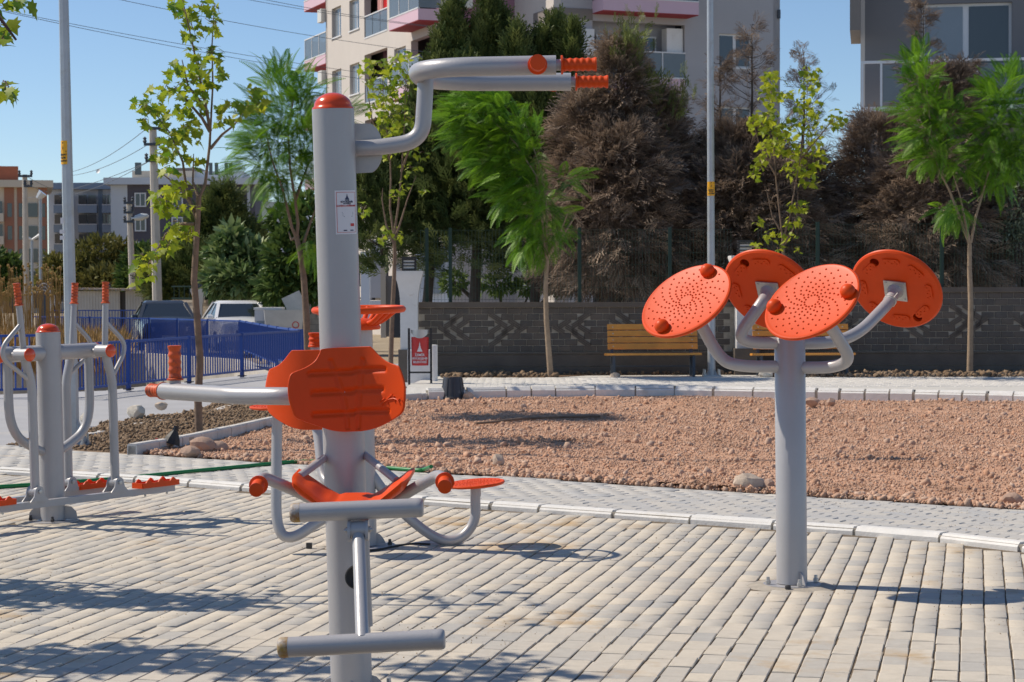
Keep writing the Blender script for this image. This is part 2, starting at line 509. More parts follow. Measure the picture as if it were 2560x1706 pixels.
sheet('road', [[xy(p, -0.03) for p in NE] + [(260, C0.y, -0.03), (260, -40, -0.03), (-17, -40, -0.03)],
               [(NE[-1][0], NE[-1][1], -0.03), (FE[0][0], FE[0][1], -0.12), (FE[1][0], FE[1][1], FAR0), (260, 53, FAR0), (260, C0.y, -0.03)]],
      M['asphalt'], kind='structure')
sheet('terrain', [[xy(p, FAR0) for p in FE[1:]] + [(-700, 1200, FAR0), (900, 1200, FAR0), (260, 53, FAR0)]], M['earth'], kind='structure')
b = MB()
for (p, q) in zip(NE[:-1], NE[1:]):
    b.bar((p[0], p[1], -0.93), (q[0], q[1], -0.93), 0.24, 1.78)
b.bar((NE[-1][0], NE[-1][1], -0.95), (FE[0][0], FE[0][1], -0.95), 0.24, 1.74)
b.build('canal_wall', M['concrete'], smooth=0, kind='structure')
b = MB()
for (p, q) in zip(FE[:-1], FE[1:]):
    b.bar((p[0], p[1], -1.05), (q[0], q[1], -1.05), 0.35, 1.46)
b.build('canal_wall', M['concrete'], smooth=0, kind='structure')

# ------------------------------------------------------------------ plaza edge curves (t along the kerb, n across it)
KT = Vector((0.82, -0.572)).normalized()
KN = Vector((0.572, 0.82)).normalized()
def tn(p):
    q = Vector((p[0], p[1]))
    return q.dot(KT), q.dot(KN)
def curve(pix, z=0.0):
    a = sorted(tn(G(u, v, z)) for u, v in pix)
    ts, ns = np.array([p[0] for p in a]), np.array([p[1] for p in a])
    s0, s1 = (ns[1] - ns[0]) / (ts[1] - ts[0]), (ns[-1] - ns[-2]) / (ts[-1] - ts[-2])
    ts = np.concatenate([[ts[0] - 12], ts, [ts[-1] + 12]])
    ns = np.concatenate([[ns[0] - 12 * s0], ns, [ns[-1] + 12 * s1]])
    return lambda t: np.interp(t, ts, ns)
kerb_n = curve([(40, 1184), (400, 1207), (710, 1232), (1058, 1258), (1300, 1275), (1643, 1299), (1943, 1320), (2296, 1344), (2553, 1374)])
grav_n = curve([(200, 1125), (451, 1141), (650, 1155), (975, 1175), (1364, 1197), (1700, 1221), (1941, 1236), (2139, 1248), (2560, 1274)])
def fromtn(t, n, z=0.0):
    p = KT * t + KN * n
    return Vector((p.x, p.y, z))
POSTS = [(880, 1742, 0.20), (1980, 1463, 0.19), (133, 1304, 0.20), (909, 1367, 0.19)]
POSTS = [(G(u, v).x, G(u, v).y, r) for u, v, r in POSTS]

ts = np.linspace(-16, 14, 60)
sheet('plaza', [[(-16, 2.0, -0.007), (16, 2.0, -0.007)] + [tuple(fromtn(t, float(kerb_n(t)), -0.007)) for t in ts[::-1]]], M['sand'], kind='structure')
plaza = bpy.data.objects['plaza']
sheet('path', [[tuple(fromtn(t, float(kerb_n(t)), -0.012)) for t in ts] + [tuple(fromtn(t, float(grav_n(t)), -0.012)) for t in ts[::-1]]], M['sand'], kind='structure')
path = bpy.data.objects['path']
bpy.data.objects['path'].data.flip_normals() if path.data.polygons[0].normal.z < 0 else None

# ------------------------------------------------------------------ pavers
def brick_tmpl(w, l, h, ch):
    a, c = w / 2, l / 2
    V = []
    for (x, y, z) in ((a, c, -h), (a, c, -ch * 0.8), (a - ch, c - ch, 0)):
        V += [(-x, -y, z), (x, -y, z), (x, y, z), (-x, y, z)]
    F = [(8, 9, 10, 11)]
    for k in range(2):
        for i in range(4):
            j = (i + 1) % 4
            F.append((k * 4 + i, k * 4 + j, k * 4 + 4 + j, k * 4 + 4 + i))
    return np.array(V, float), np.array(F)
def lay(parent, name_one, name_rest, cells, ang, T, mtl, n_one=300, zoff=0.0):
    """cells: list of (x,y); pavers turned by ang; the largest in view are objects, the rest one mesh"""
    P = np.array(cells, float)
    n = len(P)
    uv = np.array([proj((x, y, 0)) for x, y in P])
    d = np.hypot(P[:, 0], P[:, 1])
    inside = (uv[:, 0] > -20) & (uv[:, 0] < 2580) & (uv[:, 1] < 1740) & (P[:, 1] > 0)
    order = np.argsort(np.where(inside, d, 1e6))
    tints = np.clip(RNG.beta(1.6, 1.1, n), 0, 1)
    a = ang + RNG.normal(0, 0.006, n)
    tx, ty = RNG.normal(0, 0.006, n), RNG.normal(0, 0.006, n)
    z = RNG.normal(0, 0.0014, n) + zoff
    ones, rest = order[:n_one], order[n_one:]
    meshes = []
    for k in range(14):
        V = T[0] + RNG.normal(0, 0.0006, T[0].shape)
        me = bpy.data.meshes.new(name_one)
        me.from_pydata([tuple(p) for p in V], [], [tuple(f) for f in T[1]])
        at_ = me.attributes.new('tint', 'FLOAT', 'POINT')
        at_.data.foreach_set('value', np.full(len(V), k / 13.0, dtype=np.float32))
        me.materials.append(mtl)
        meshes.append(me)
    for i in ones:
        o = link(name_one, meshes[int(round(tints[i] * 13))], parent)
        o.location = (P[i, 0], P[i, 1], z[i])
        o.rotation_euler = (tx[i], ty[i], a[i])
    if len(rest):
        c, s = np.cos(a[rest]), np.sin(a[rest])
        zero, one = np.zeros(len(rest)), np.ones(len(rest))
        R = np.stack([np.stack([c, -s, -ty[rest]], 1), np.stack([s, c, tx[rest]], 1), np.stack([ty[rest] * c, -tx[rest], one], 1)], 1)
        V, F, tt = scat(T, np.c_[P[rest], z[rest]], R, np.ones(len(rest)), tints[rest])
        npmesh(name_rest, V, F, mtl, parent, tt, kind='stuff')
ROW = math.radians(13.0)
rv, cv = Vector((math.sin(ROW), math.cos(ROW))), Vector((math.cos(ROW), -math.sin(ROW)))
cells = []
for i in range(-110, 130):
    off = random.random() * 0.2
    for j in range(-10, 110):
        r = j * 0.2035 + off + random.gauss(0, 0.0012)
        wob = 0.012 * mnoise.noise(Vector((i * 0.05, r * 0.35, 3.3))) + 0.02 * mnoise.noise(Vector((i * 0.02, r * 0.13, 9.1)))
        c = i * 0.1065 + wob + random.gauss(0, 0.0012)
        p = rv * r + cv * c
        if p.y < 6.6 or abs(p.x) > 0.262 * p.y + 1.5:
            continue
        t, nn = tn(p)
        if nn > float(kerb_n(t)) - 0.13:
            continue
        if any((p.x - x) ** 2 + (p.y - y) ** 2 < (q + 0.02) ** 2 for x, y, q in POSTS):
            continue
        cells.append((p.x, p.y))
lay(plaza, 'brick', 'far_bricks', cells, -ROW, brick_tmpl(0.0985, 0.1970, 0.03, 0.0035), M['brick'])
cells = []
BA = math.atan2(KT.y, KT.x)
for j in range(-2, 190):
    n0 = 5.0 + j * 0.1012
    for i in range(-90, 90):
        t0 = i * 0.2020 + (0.101 if j % 2 else 0) + random.gauss(0, 0.001)
        n1 = n0 + random.gauss(0, 0.001)
        if n1 < float(kerb_n(t0)) + 0.10 or n1 > float(grav_n(t0)) - 0.03:
            continue
        p = KT * t0 + KN * n1
        if abs(p.x) > 0.262 * p.y + 1.5:
            continue
        cells.append((p.x, p.y))
lay(path, 'brick', 'far_bricks', cells, BA - PI / 2, brick_tmpl(0.0955, 0.1960, 0.03, 0.007), M['band'])
# mortar pads round the posts and the dust patch
for i, (x, y, r) in enumerate(POSTS):
    b = MB()
    prof = []
    ring = [Vector((x + (r + 0.05 + 0.035 * mnoise.noise(Vector((math.cos(k / 24 * 2 * PI) * 1.5, math.sin(k / 24 * 2 * PI) * 1.5, i)))) * math.cos(k / 24 * 2 * PI),
                    y + (r + 0.05 + 0.035 * mnoise.noise(Vector((math.cos(k / 24 * 2 * PI) * 1.5, math.sin(k / 24 * 2 * PI) * 1.5, i + 7)))) * math.sin(k / 24 * 2 * PI), -0.006)) for k in range(24)]
    inner = [Vector((x + (q.x - x) * 0.75, y + (q.y - y) * 0.75, 0.004 + 0.004 * random.random())) for q in ring]
    b.add(ring + inner, [(k, (k + 1) % 24, 24 + (k + 1) % 24, 24 + k) for k in range(24)] + [tuple(range(24, 48))])
    b.build('mortar_patch', M['mortar'], plaza, smooth=60)

# kerbs
def kerb_run(name, pts, lengths, w, h, z0, mtl, gap=0.02, round_=0.015):
    """stones along a polyline, each its own object; pts = front-top edge"""
    root = MB()
    pts = [Vector((p[0], p[1], z0)) for p in pts]
    for p, q in zip(pts[:-1], pts[1:]):
        root.bar(p + Vector((0, 0, h * 0.42)), q + Vector((0, 0, h * 0.42)), w * 0.8, h * 0.84)
    root = root.build(name, M['mortar'], smooth=0, kind='structure')
    seg, acc = [], 0.0
    for p, q in zip(pts[:-1], pts[1:]):
        seg.append((acc, acc + (q - p).length, p, q))
        acc += (q - p).length
    def pos(s):
        for a, b_, p, q in seg:
            if s <= b_ or b_ == acc:
                return p.lerp(q, (s - a) / (b_ - a))
    s, k = 0.0, 0
    while s < acc - 0.1:
        L = lengths[k % len(lengths)]
        p, q = pos(s), pos(min(s + L - gap * random.uniform(0.7, 1.6), acc))
        k += 1
        s += L
        d = (q - p).normalized()
        n = Vector((-d.y, d.x, 0))
        e = round_
        poly = [(-w / 2, 0), (w / 2, 0), (w / 2, h - e), (w / 2 - e, h), (-w / 2 + e, h), (-w / 2, h - e)]
        MB().prism(poly, p + Vector((0, 0, random.uniform(-0.004, 0.003))), n, Vector((0, 0, 1)), d, (q - p).length).build('kerb_stone', mtl, root, smooth=0)
    return root
kp = [fromtn(t, float(kerb_n(t)), 0) for t in np.linspace(-15, 11, 40)]
kerb_run('kerb', kp, [0.58, 0.60, 0.57, 0.60, 0.59, 0.40, 0.60], 0.125, 0.078, -0.03, M['kerb_white'], 0.022, 0.028)
FK = [G(u, v) for u, v in ((1068, 1000), (1275, 996), (1500, 994), (1700, 994), (1860, 997), (2080, 1001), (2300, 1005), (2560, 1011), (2900, 1020))]
kerb_run('kerb', FK, [0.56, 0.58, 0.36, 0.34, 0.57, 0.57, 0.57, 0.58, 0.56, 0.57] + [0.33, 0.32, 0.34, 0.33, 0.34] * 4, 0.20, 0.195, -0.03, M['kerb_white'], 0.03, 0.055)
BK = [G(u, v) for u, v in ((330, 1137), (470, 1113), (560, 1092), (672, 1066), (830, 1034), (960, 1008), (1068, 1000))]
kerb_run('kerb', BK, [0.47, 0.5, 0.48, 0.5], 0.10, 0.13, -0.03, M['kerb_grey'], 0.012)
OK_ = [G(u, v) for u, v in ((60, 1118), (200, 1098), (300, 1075), (400, 1058), (500, 1046), (590, 1016))]
kerb_run('kerb', OK_, [0.8, 0.7, 0.9], 0.12, 0.07, -0.03, M['kerb_grey'], 0.02)

# walkway behind the far kerb, soil strip under the walls
WZ = 0.155
wk = [(p.x, p.y + 0.1, WZ) for p in FK]
sheet('walkway', [wk + [(wk[-1][0], 33.2, WZ), (-1.2, 33.2, WZ), (-1.5, 28.5, WZ)]], M['walkway'], kind='structure')
cells = []
for j in range(0, 34):
    for i in range(-12, 50):
        x, y = i * 0.202 + (0.101 if j % 2 else 0), 27.85 + j * 0.1012
        yk = np.interp(x, [p.x for p in FK], [p.y for p in FK]) + 0.16
        if y < yk or x < -1.0 or y > (32.0 if 1.25 < x < 4.0 else 30.9):
            continue
        cells.append((x, y))
lay(bpy.data.objects['walkway'], 'brick', 'far_bricks', cells, PI / 2, brick_tmpl(0.0945, 0.1950, 0.03, 0.008), M['walkway'], zoff=WZ + 0.006)
b = MB()
b.add([(-1.5, 28.5, WZ - 0.001), (-1.2, 33.2, WZ - 0.001), (-1.2, 33.2, -0.03), (-1.5, 28.5, -0.03), tuple(wk[0]), (wk[0][0], wk[0][1], -0.03)], [(0, 1, 2, 3), (4, 0, 3, 5)])
b.build('walkway', M['kerb_grey'], smooth=0, kind='structure')

# gravel
def gz(x, y):
    h = 0.035 * mnoise.noise(Vector((x * 0.55, y * 0.5, 0.3))) + 0.02 * mnoise.noise(Vector((x * 1.9, y * 1.7, 4.0)))
    q = at(1800, 1000, 26.5)
    h += 0.10 * math.exp(-((x - 2.2) / 0.8) ** 2 - ((y - 25.9) / 0.6) ** 2) + 0.08 * math.exp(-((x - 5.6) / 1.2) ** 2 - ((y - 25.3) / 0.7) ** 2)
    h += 0.05 * math.exp(-((x + 0.3) / 1.0) ** 2 - ((y - 25.5) / 0.8) ** 2)
    return h + 0.012
def in_gravel(x, y):
    t, nn = tn((x, y))
    if nn < float(grav_n(t)) + 0.005:
        return False
    ex = np.interp(y, BKY, BKX)
    if x < ex + 0.06:
        return False
    return y < np.interp(x, FKX, FKY) - 0.08
BKY, BKX = [p.y for p in BK], [p.x for p in BK]
FKX, FKY = [p.x for p in FK], [p.y for p in FK]
gs = 0.14
nx, ny = int(15 / gs), int(16 / gs)
V, F = [], []
for j in range(ny + 1):
    for i in range(nx + 1):
        x, y = -4.5 + i * gs, 12.5 + j * gs
        V.append((x, y, gz(x, y)))
for j in range(ny):
    for i in range(nx):
        x, y = -4.5 + (i + 0.5) * gs, 12.5 + (j + 0.5) * gs
        t, nn = tn((x, y))
        if nn > float(grav_n(t)) + 0.10 and x > np.interp(y, BKY, BKX) + 0.02 and y < np.interp(x, FKX, FKY) + 0.05:
            a = j * (nx + 1) + i
            F.append((a, a + 1, a + nx + 2, a + nx + 1))
npmesh('gravel_bed', np.array(V), np.array(F), M['gravel'], tint=RNG.random(len(V)) * 0.4, smooth=True, kind='structure')
def stone_tmpl(seed, sub=False):
    r = np.random.default_rng(seed)
    bm = bmesh.new()
    bmesh.ops.create_icosphere(bm, subdivisions=1, radius=1.0)
    V = np.array([v.co[:] for v in bm.verts])
    F = np.array([[v.index for v in f.verts] for f in bm.faces])
    bm.free()
    if not sub:
        V = np.array([(1, 0, 0), (-1, 0, 0), (0, 1, 0), (0, -1, 0), (0, 0, 1), (0, 0, -1)], float)
        F = np.array([(0, 2, 4), (2, 1, 4), (1, 3, 4), (3, 0, 4), (2, 0, 5), (1, 2, 5), (3, 1, 5), (0, 3, 5)])
    V = V * r.uniform(0.55, 1.30, (len(V), 1)) * r.uniform(0.6, 1.25, 3)
    return V, F
def strew(name, mtl, n, smin, smax, region, accept, zf, seeds, sub=False, power=2.2, parent=None, sink=0.25):
    x0, x1, y0, y1 = region
    Vs, Fs, Ts, o = [], [], [], 0
    per = n // len(seeds)
    for sd in seeds:
        pts = []
        while len(pts) < per:
            y = y0 + (y1 - y0) * random.random()
            x = x0 + (x1 - x0) * random.random()
            if abs(x) < 0.262 * y + 0.7 and accept(x, y):
                pts.append((x, y, 0))
        P = np.array(pts)
        s = smin + (smax - smin) * RNG.random(per) ** power
        P[:, 2] = [zf(x, y) for x, y, _ in pts]
        P[:, 2] += s * (0.5 - sink)
        V, F, tt = scat(stone_tmpl(sd, sub), P, randrot(per), s[:, None] * RNG.uniform(0.6, 1.1, (per, 3)), RNG.random(per))
        Vs.append(V)
        Fs.append(F + o)
        Ts.append(tt)
        o += len(V)
    return npmesh(name, np.concatenate(Vs), np.concatenate(Fs), mtl, parent, np.concatenate(Ts), kind='stuff')
gb = bpy.data.objects['gravel_bed']
strew('small_gravel', M['gravel'], 130000, 0.005, 0.018, (-4, 8, 12.8, 27.8), in_gravel, gz, range(8), parent=gb)
strew('coarse_gravel', M['gravel'], 5200, 0.014, 0.048, (-4, 8, 12.8, 27.8), in_gravel, gz, range(20, 26), True, 3.4, parent=gb)
def edge_band(x, y):
    t, nn = tn((x, y))
    d = nn - float(grav_n(t))
    return -0.01 < d < 0.25 and x > np.interp(y, BKY, BKX) + 0.05
strew('edge_gravel', M['gravel'], 2600, 0.008, 0.045, (-4, 6, 13, 19), edge_band, lambda x, y: 0.0, range(40, 44), True, 2.5, parent=gb)

# soil bed
def in_bed(x, y):
    if x > np.interp(y, BKY, BKX) - 0.05:
        return False
    t, nn = tn((x, y))
    return nn > float(grav_n(t)) + 0.02 and y < 27.5 and x > np.interp(y, [p.y for p in OK_], [p.x for p in OK_]) - 0.35 - 0.3 * mnoise.noise(Vector((0, y * 1.3, 2)))
def bz(x, y):
    t_, n_ = tn((x, y))
    k_ = max(0.0, min(1.0, (n_ - float(grav_n(t_))) / 0.5))
    return -0.008 + k_ * (0.038 + 0.05 * mnoise.noise(Vector((x * 1.1, y * 0.9, 7))) + 0.03 * mnoise.noise(Vector((x * 3.1, y * 2.7, 1))))
V, F = [], []
gs = 0.12
nx, ny = 40, 90
for j in range(ny + 1):
    for i in range(nx + 1):
        x, y = -5.6 + i * gs, 17.0 + j * gs
        V.append((x, y, bz(x, y)))
for j in range(ny):
    for i in range(nx):
        x, y = -5.6 + (i + 0.5) * gs, 17.0 + (j + 0.5) * gs
        if in_bed(x, y) or (in_bed(x, y + 0.3) and y < 19.5):
            a = j * (nx + 1) + i
            F.append((a, a + 1, a + nx + 2, a + nx + 1))
soil = npmesh('soil_bed', np.array(V), np.array(F), M['soil'], tint=RNG.random(len(V)) * 0.5, smooth=True, kind='structure')
strew('soil_clods', M['soil'], 26000, 0.004, 0.036, (-6, -1.4, 17.3, 27.5), in_bed, bz, range(60, 66), False, 3.6, parent=soil)
def in_strip(x, y):
    return 32.0 < y < 32.55 and (x > 4.1 or -1.2 < x < 1.3)
sheet('soil_strip', [[(4.0, 30.7, WZ + 0.006), (12, 30.3, WZ + 0.006), (12, 32.2, WZ + 0.006), (2.0, 32.2, WZ + 0.006), (2.0, 31.75, WZ + 0.006), (4.0, 31.75, WZ + 0.006)], [(-1.1, 31.0, WZ + 0.006), (0.6, 30.95, WZ + 0.006), (1.2, 31.7, WZ + 0.006), (2.0, 31.75, WZ + 0.006), (2.0, 32.2, WZ + 0.006), (-1.1, 32.2, WZ + 0.006)]], M['soil'], kind='structure')
strew('strip_clods', M['soil'], 3600, 0.012, 0.075, (-1.1, 9, 30.5, 32.0), lambda x, y: (x > 4.05 and y > 30.75 - 0.05 * (x - 4)) or (-1.1 < x < 0.7 and y > 31.05) or y > 31.8, lambda x, y: WZ + 0.01, range(70, 73), True, 3.0, parent=bpy.data.objects['soil_strip'])

# crumbs of sand and grit on the pavers
def on_plaza(x, y):
    t, nn = tn((x, y))
    if nn > float(grav_n(t)):
        return False
    return mnoise.noise(Vector((x * 0.9, y * 0.7, 5.5))) + 0.5 * mnoise.noise(Vector((x * 3, y * 2.5, 1.5))) > 0.12 - 0.25 * (random.random() < 0.25)
strew('grit', mat('grit', (0.22, 0.16, 0.10), 0.95, 0.3, 20, tint=(0.55, 0.40, 0.24), coord='World'), 5200, 0.0012, 0.0055, (-5, 5, 7.0, 16.0), on_plaza, lambda x, y: 0.001, range(80, 84), False, 3.0)
tag(bpy.data.objects['grit'], 'fine grit and sand crumbs scattered over the paved plaza', 'grit')

# single stones one can point to
def boulder(name, u, v, w, h, d, mtl, label, seed, z=0.0, group=None):
    p = G(u, v, z)
    r = np.random.default_rng(seed)
    bm = bmesh.new()
    bmesh.ops.create_icosphere(bm, subdivisions=2, radius=0.5)
    pl = [(Vector(r.normal(size=3)).normalized(), r.uniform(0.30, 0.44)) for _ in range(9)]
    for vv in bm.verts:
        for n_, dd in pl:
            e = vv.co.dot(n_) - dd
            if e > 0:
                vv.co -= n_ * e
        vv.co *= 1.25
        vv.co = Vector((vv.co.x * w, vv.co.y * d, vv.co.z * h))
    me = bpy.data.meshes.new(name)
    bm.to_mesh(me)
    bm.free()
    me.materials.append(mtl)
    me.shade_smooth()
    me.set_sharp_from_angle(angle=math.radians(25))
    o = link(name, me)
    o.location = (p.x, p.y, z + h * 0.36)
    return tag(o, label, 'stone', group)
boulder('stone', 1874, 1226, 0.21, 0.15, 0.16, M['stone'], 'pale angular stone at the gravel edge just left of the disc machine post', 3, 0)
boulder('stone', 1915, 1226, 0.11, 0.10, 0.10, M['stone_red'], 'small brown stone touching the pale angular stone at the gravel edge', 4, 0)
boulder('stone', 2030, 1016, 0.17, 0.12, 0.15, M['stone_red'], 'brown stone by the far kerb just right of the disc machine post', 5, 0.03)
boulder('stone', 2077, 1013, 0.10, 0.11, 0.1, M['stone_red'], 'pointed reddish stone by the far kerb, right of a bigger brown stone', 6, 0.03)
boulder('stone', 474, 1143, 0.17, 0.11, 0.14, M['stone_red'], 'grey-brown boulder against the soil bed kerb, nearest the plaza', 7, 0)
boulder('stone', 505, 1130, 0.22, 0.15, 0.16, M['stone_red'], 'rounded reddish boulder between two others beside the soil bed kerb', 8, 0)
boulder('stone', 540, 1129, 0.20, 0.11, 0.14, M['stone_red'], 'flat reddish boulder beside the soil bed kerb, furthest into the gravel', 9, 0)
boulder('stone', 340, 1046, 0.19, 0.17, 0.17, M['stone_pale'], 'big pale stone lying on the soil heap behind the walking machine', 10, 0.05)
boulder('stone', 213, 1052, 0.12, 0.11, 0.1, M['stone_pale'], 'pale broken stone on the soil heap beside the lamp post', 11, 0.04)
boulder('stone', 403, 1022, 0.15, 0.09, 0.12, M['stone'], 'brownish stone at the road side of the soil bed', 12, 0.04)
boulder('stone', 1172, 1000, 0.14, 0.14, 0.13, M['stone'], 'grey stone beside the upturned plastic pot', 13, 0)
boulder('stone', 1916, 944, 0.20, 0.12, 0.16, M['stone_pale'], 'pale stone under the right-hand bench at the wall foot', 14, 0.155)
boulder('stone', 1538, 944, 0.14, 0.09, 0.12, M['stone'], 'small stone by the front leg of the left-hand bench', 15, 0.155)
boulder('stone', 1245, 1163, 0.10, 0.11, 0.09, M['stone'], 'upright tan stone in the gravel behind the orange seat disc', 16, 0)
boulder('stone', 2535, 1262, 0.15, 0.09, 0.1, M['stone_red'], 'red stone at the gravel edge by the right end of the path', 17, 0)

# ------------------------------------------------------------------ sign helper: clock-tower emblem as a flat outline
TOWER = [(-0.5, 0), (0.5, 0), (0.5, 0.09), (0.40, 0.10), (0.40, 0.20), (0.28, 0.22), (0.28, 0.33), (0.19, 0.36), (0.17, 0.52), (0.10, 0.56), (0.09, 0.76), (0.035, 0.82), (0.0, 1.0),
         (-0.035, 0.82), (-0.09, 0.76), (-0.10, 0.56), (-0.17, 0.52), (-0.19, 0.36), (-0.28, 0.33), (-0.28, 0.22), (-0.40, 0.20), (-0.40, 0.10), (-0.5, 0.09)]
def emblem(w, h, mtl, parent, o, ax, ay, az, name='emblem'):
    return MB().prism([(x * w, y * h) for x, y in TOWER], o, ax, ay, az, 0.0008).build(name, mtl, parent, smooth=0)

# ------------------------------------------------------------------ leg and chest press (the big machine)
base = G(880, 1742)
rot = Matrix.Rotation(math.radians(1.95), 3, 'X') @ Matrix.Rotation(math.radians(-1.35), 3, 'Y')
cm = thing('exercise_machine', 'tall grey chest and leg press with orange backrests, saddle seat and orange dome cap', 'exercise machine', base, rot)
inv = MW[cm.name]
def L(u, v, Y):
    return inv @ at(u, v, Y)
PR = 0.0785
YP = base.y
def axis_z(v):
    return L(850, v, YP).z
ztop = axis_z(276)
def post(root, r, h, cap_h, grp=None):
    MB().lathe((0, 0, 0.012), (0, 0, 1), [(0, r), (h - 0.012, r), (h - 0.012, 0)], 40).build('post', M['grey'], root, smooth=50)
    if cap_h:
        MB().lathe((0, 0, h), (0, 0, 1), dome_prof(r * 0.96, cap_h), 36).build('dome_cap', M['orange_gloss'], root, smooth=60)
def base_plate(root, r, n, a0, bolts=4, gus=4, g0=0.3, nut=None):
    p = MB().lathe((0, 0, -0.004), (0, 0, 1), [(0, 0), (0, r), (0.013, r), (0.013, 0)], 36).build('base_plate', M['grey'], root, smooth=40)
    for k in range(bolts):
        a = a0 + k * 2 * PI / bolts
        c = Vector((math.cos(a) * r * 0.86, math.sin(a) * r * 0.86, 0.013))
        MB().lathe(c, (0, 0, 1), [(0, 0), (0, 0.014), (0.016, 0.014), (0.018, 0.010), (0.034, 0.009), (0.036, 0)], 6).build('anchor_bolt', nut or M['steel'], p, smooth=0)
    for k in range(gus):
        a = g0 + k * 2 * PI / gus
        d = Vector((math.cos(a), math.sin(a), 0))
        t = Vector((-d.y, d.x, 0))
        poly = [(0.0, 0), (0.055, 0), (0.052, 0.012), (0.04, 0.035), (0.02, 0.058), (0.0, 0.065)]
        MB().prism(poly, d * n + t * 0.004 + Vector((0, 0, 0.014)), d, (0, 0, 1), -t, 0.008).build('gusset', M['grey'], root, smooth=0)
post(cm, PR, ztop, 0.052)
base_plate(cm, 0.19, PR - 0.003, 0.6, 4, 4, -PI / 2 + 0.1)
# wrap-round notice plate
zt, zb = axis_z(478), axis_z(586)
def on_post(ang, z, off=0.0):
    return Vector((math.sin(ang) * (PR + off), -math.cos(ang) * (PR + off), z))
A0, A1 = math.radians(2), math.radians(70)
b = MB()
N = 12
for k in range(N + 1):
    a = A0 + (A1 - A0) * k / N
    b.v += [on_post(a, zb, 0.0012), on_post(a, zt, 0.0012)]
b.f = [(2 * k, 2 * k + 2, 2 * k + 3, 2 * k + 1) for k in range(N)]
lab = b.build('notice_plate', M['label'], cm, smooth=60)
Hh = zt - zb
def wrap_text(body, size, zc, mtl, ac=None, bold=0.0):
    am = (A0 + A1) / 2 if ac is None else ac
    o = text(body, size, mtl, lab, Matrix.Identity(4), bold=bold)
    for vv in o.data.vertices:
        a = am + vv.co.x / PR
        p = on_post(a, zc + vv.co.y, 0.0022 + vv.co.z)
        vv.co = p
    return o
wrap_text('İZMİR', 0.006, zt - Hh * 0.225, M['navy'])
wrap_text('BÜYÜKŞEHİR', 0.0085, zt - Hh * 0.265, M['navy'], bold=0.0001)
wrap_text('BELEDİYESİ', 0.006, zt - Hh * 0.305, M['navy'])
wrap_text('BARFİKS & GÖĞÜS ALETİ', 0.0074, zt - Hh * 0.355, M['red'], bold=0.0002)
am_ = (A0 + A1) / 2
def wrap_poly(polys, mtl, name):
    b = MB()
    for poly in polys:
        b.add([on_post(am_ + x / PR, z, 0.002) for x, z in poly], [tuple(range(len(poly)))])
    return b.build(name, mtl, lab, smooth=0)
wrap_poly([[(x * 0.018, zt - Hh * 0.205 + y * 0.022) for x, y in TOWER]], M['navy'], 'emblem')
fw = (A1 - A0) * PR / 2 - 0.006
fr = []
for (z0, z1) in ((zt - 0.008, zt - 0.0065), (zb + 0.0065, zb + 0.008)):
    for k in range(10):
        xa, xb = -fw + 2 * fw * k / 10, -fw + 2 * fw * (k + 1) / 10
        fr.append([(xa, z0), (xb, z0), (xb, z1), (xa, z1)])
for x in (-fw, fw):
    fr.append([(x - 0.0008, zb + 0.0065), (x + 0.0008, zb + 0.0065), (x + 0.0008, zt - 0.0065), (x - 0.0008, zt - 0.0065)])
wrap_poly(fr, M['red'], 'print_border')
wrap_poly([[(x0, z), (x1, z), (x1, z + 0.0016), (x0, z + 0.0016)] for (x0, x1, z) in
           [(-0.022, 0.026, zt - Hh * 0.51), (-0.020, 0.026, zt - Hh * 0.54), (-0.020, 0.026, zt - Hh * 0.57), (-0.016, 0.022, zt - Hh * 0.60)]], M['navy'], 'fine_print')
wrap_poly([[(0.012, zt - Hh * 0.82), (0.030, zt - Hh * 0.82), (0.030, zt - Hh * 0.755), (0.012, zt - Hh * 0.755)]], M['red'], 'red_panel')
wrap_poly([[(x0, zt - Hh * 0.925), (x1, zt - Hh * 0.925), (x1, zt - Hh * 0.90), (x0, zt - Hh * 0.90)] for x0, x1 in ((-0.018, -0.004), (0.010, 0.026))], M['navy'], 'maker_print')

# upper press yoke
YN, YF = 7.30, 7.93
st = [L(858, 372, YP), L(945, 370, YP - 0.02), L(1055, 352, YP - 0.02), L(1062, 255, YP - 0.02), L(1065, 170, YP - 0.02)]
MB().tube(rounded(st, [0.08, 0.16, 0.2], 10), 0.0305, 20).build('upper_arm', M['grey'], cm)
pl = [(0.0, 0.094)] + [(0.057 + 0.055 * math.cos(a), 0.094 * math.sin(a)) for a in np.linspace(1.35, -1.35, 17)] + [(0.0, -0.094)]
MB().prism(pl, L(862, 372, YP) + Vector((0.03, 0.012, 0)), (1, 0, 0), (0, 0, 1), (0, 1, 0), 0.01).build('gusset_disc', M['grey'], cm, smooth=0)
a1, a2 = L(1390, 163, YN), L(1427, 205, YF)
b1, b2 = L(1030, 170, YN), L(1062, 206, YF)
b1 = b1 + (a1 - b1).normalized() * 0.005
yk = rounded([a1, b1, b2, a2], [0.26, 0.26], 12)
MB().tube(yk, 0.0352, 24).build('press_yoke', M['grey'], cm)
d1, d2 = (a1 - b1).normalized(), (a2 - b2).normalized()
for a, d in ((a1, d1), (a2, d2)):
    MB().tube([a, a + d * 0.022], 0.0205, 16).build('grip_stub', M['grey'], cm)
    grip(a + d * 0.018, a + d * 0.148, 0.0235, M['orange'], cm, 5, 1.5)
side = d1.cross(Vector((0, 0, 1))).normalized()
if (inv.to_3x3() @ Vector((0, -1, 0))).dot(side) < 0:
    side = -side
pa = a1 - d1 * 0.068
grip(pa + side * 0.03, pa + side * 0.15, 0.0255, M['orange'], cm, 4, 1.42)
pb = a2 - d2 * 0.068
grip(pb - side * 0.03, pb - side * 0.15, 0.0255, M['orange'], cm, 4, 1.42)

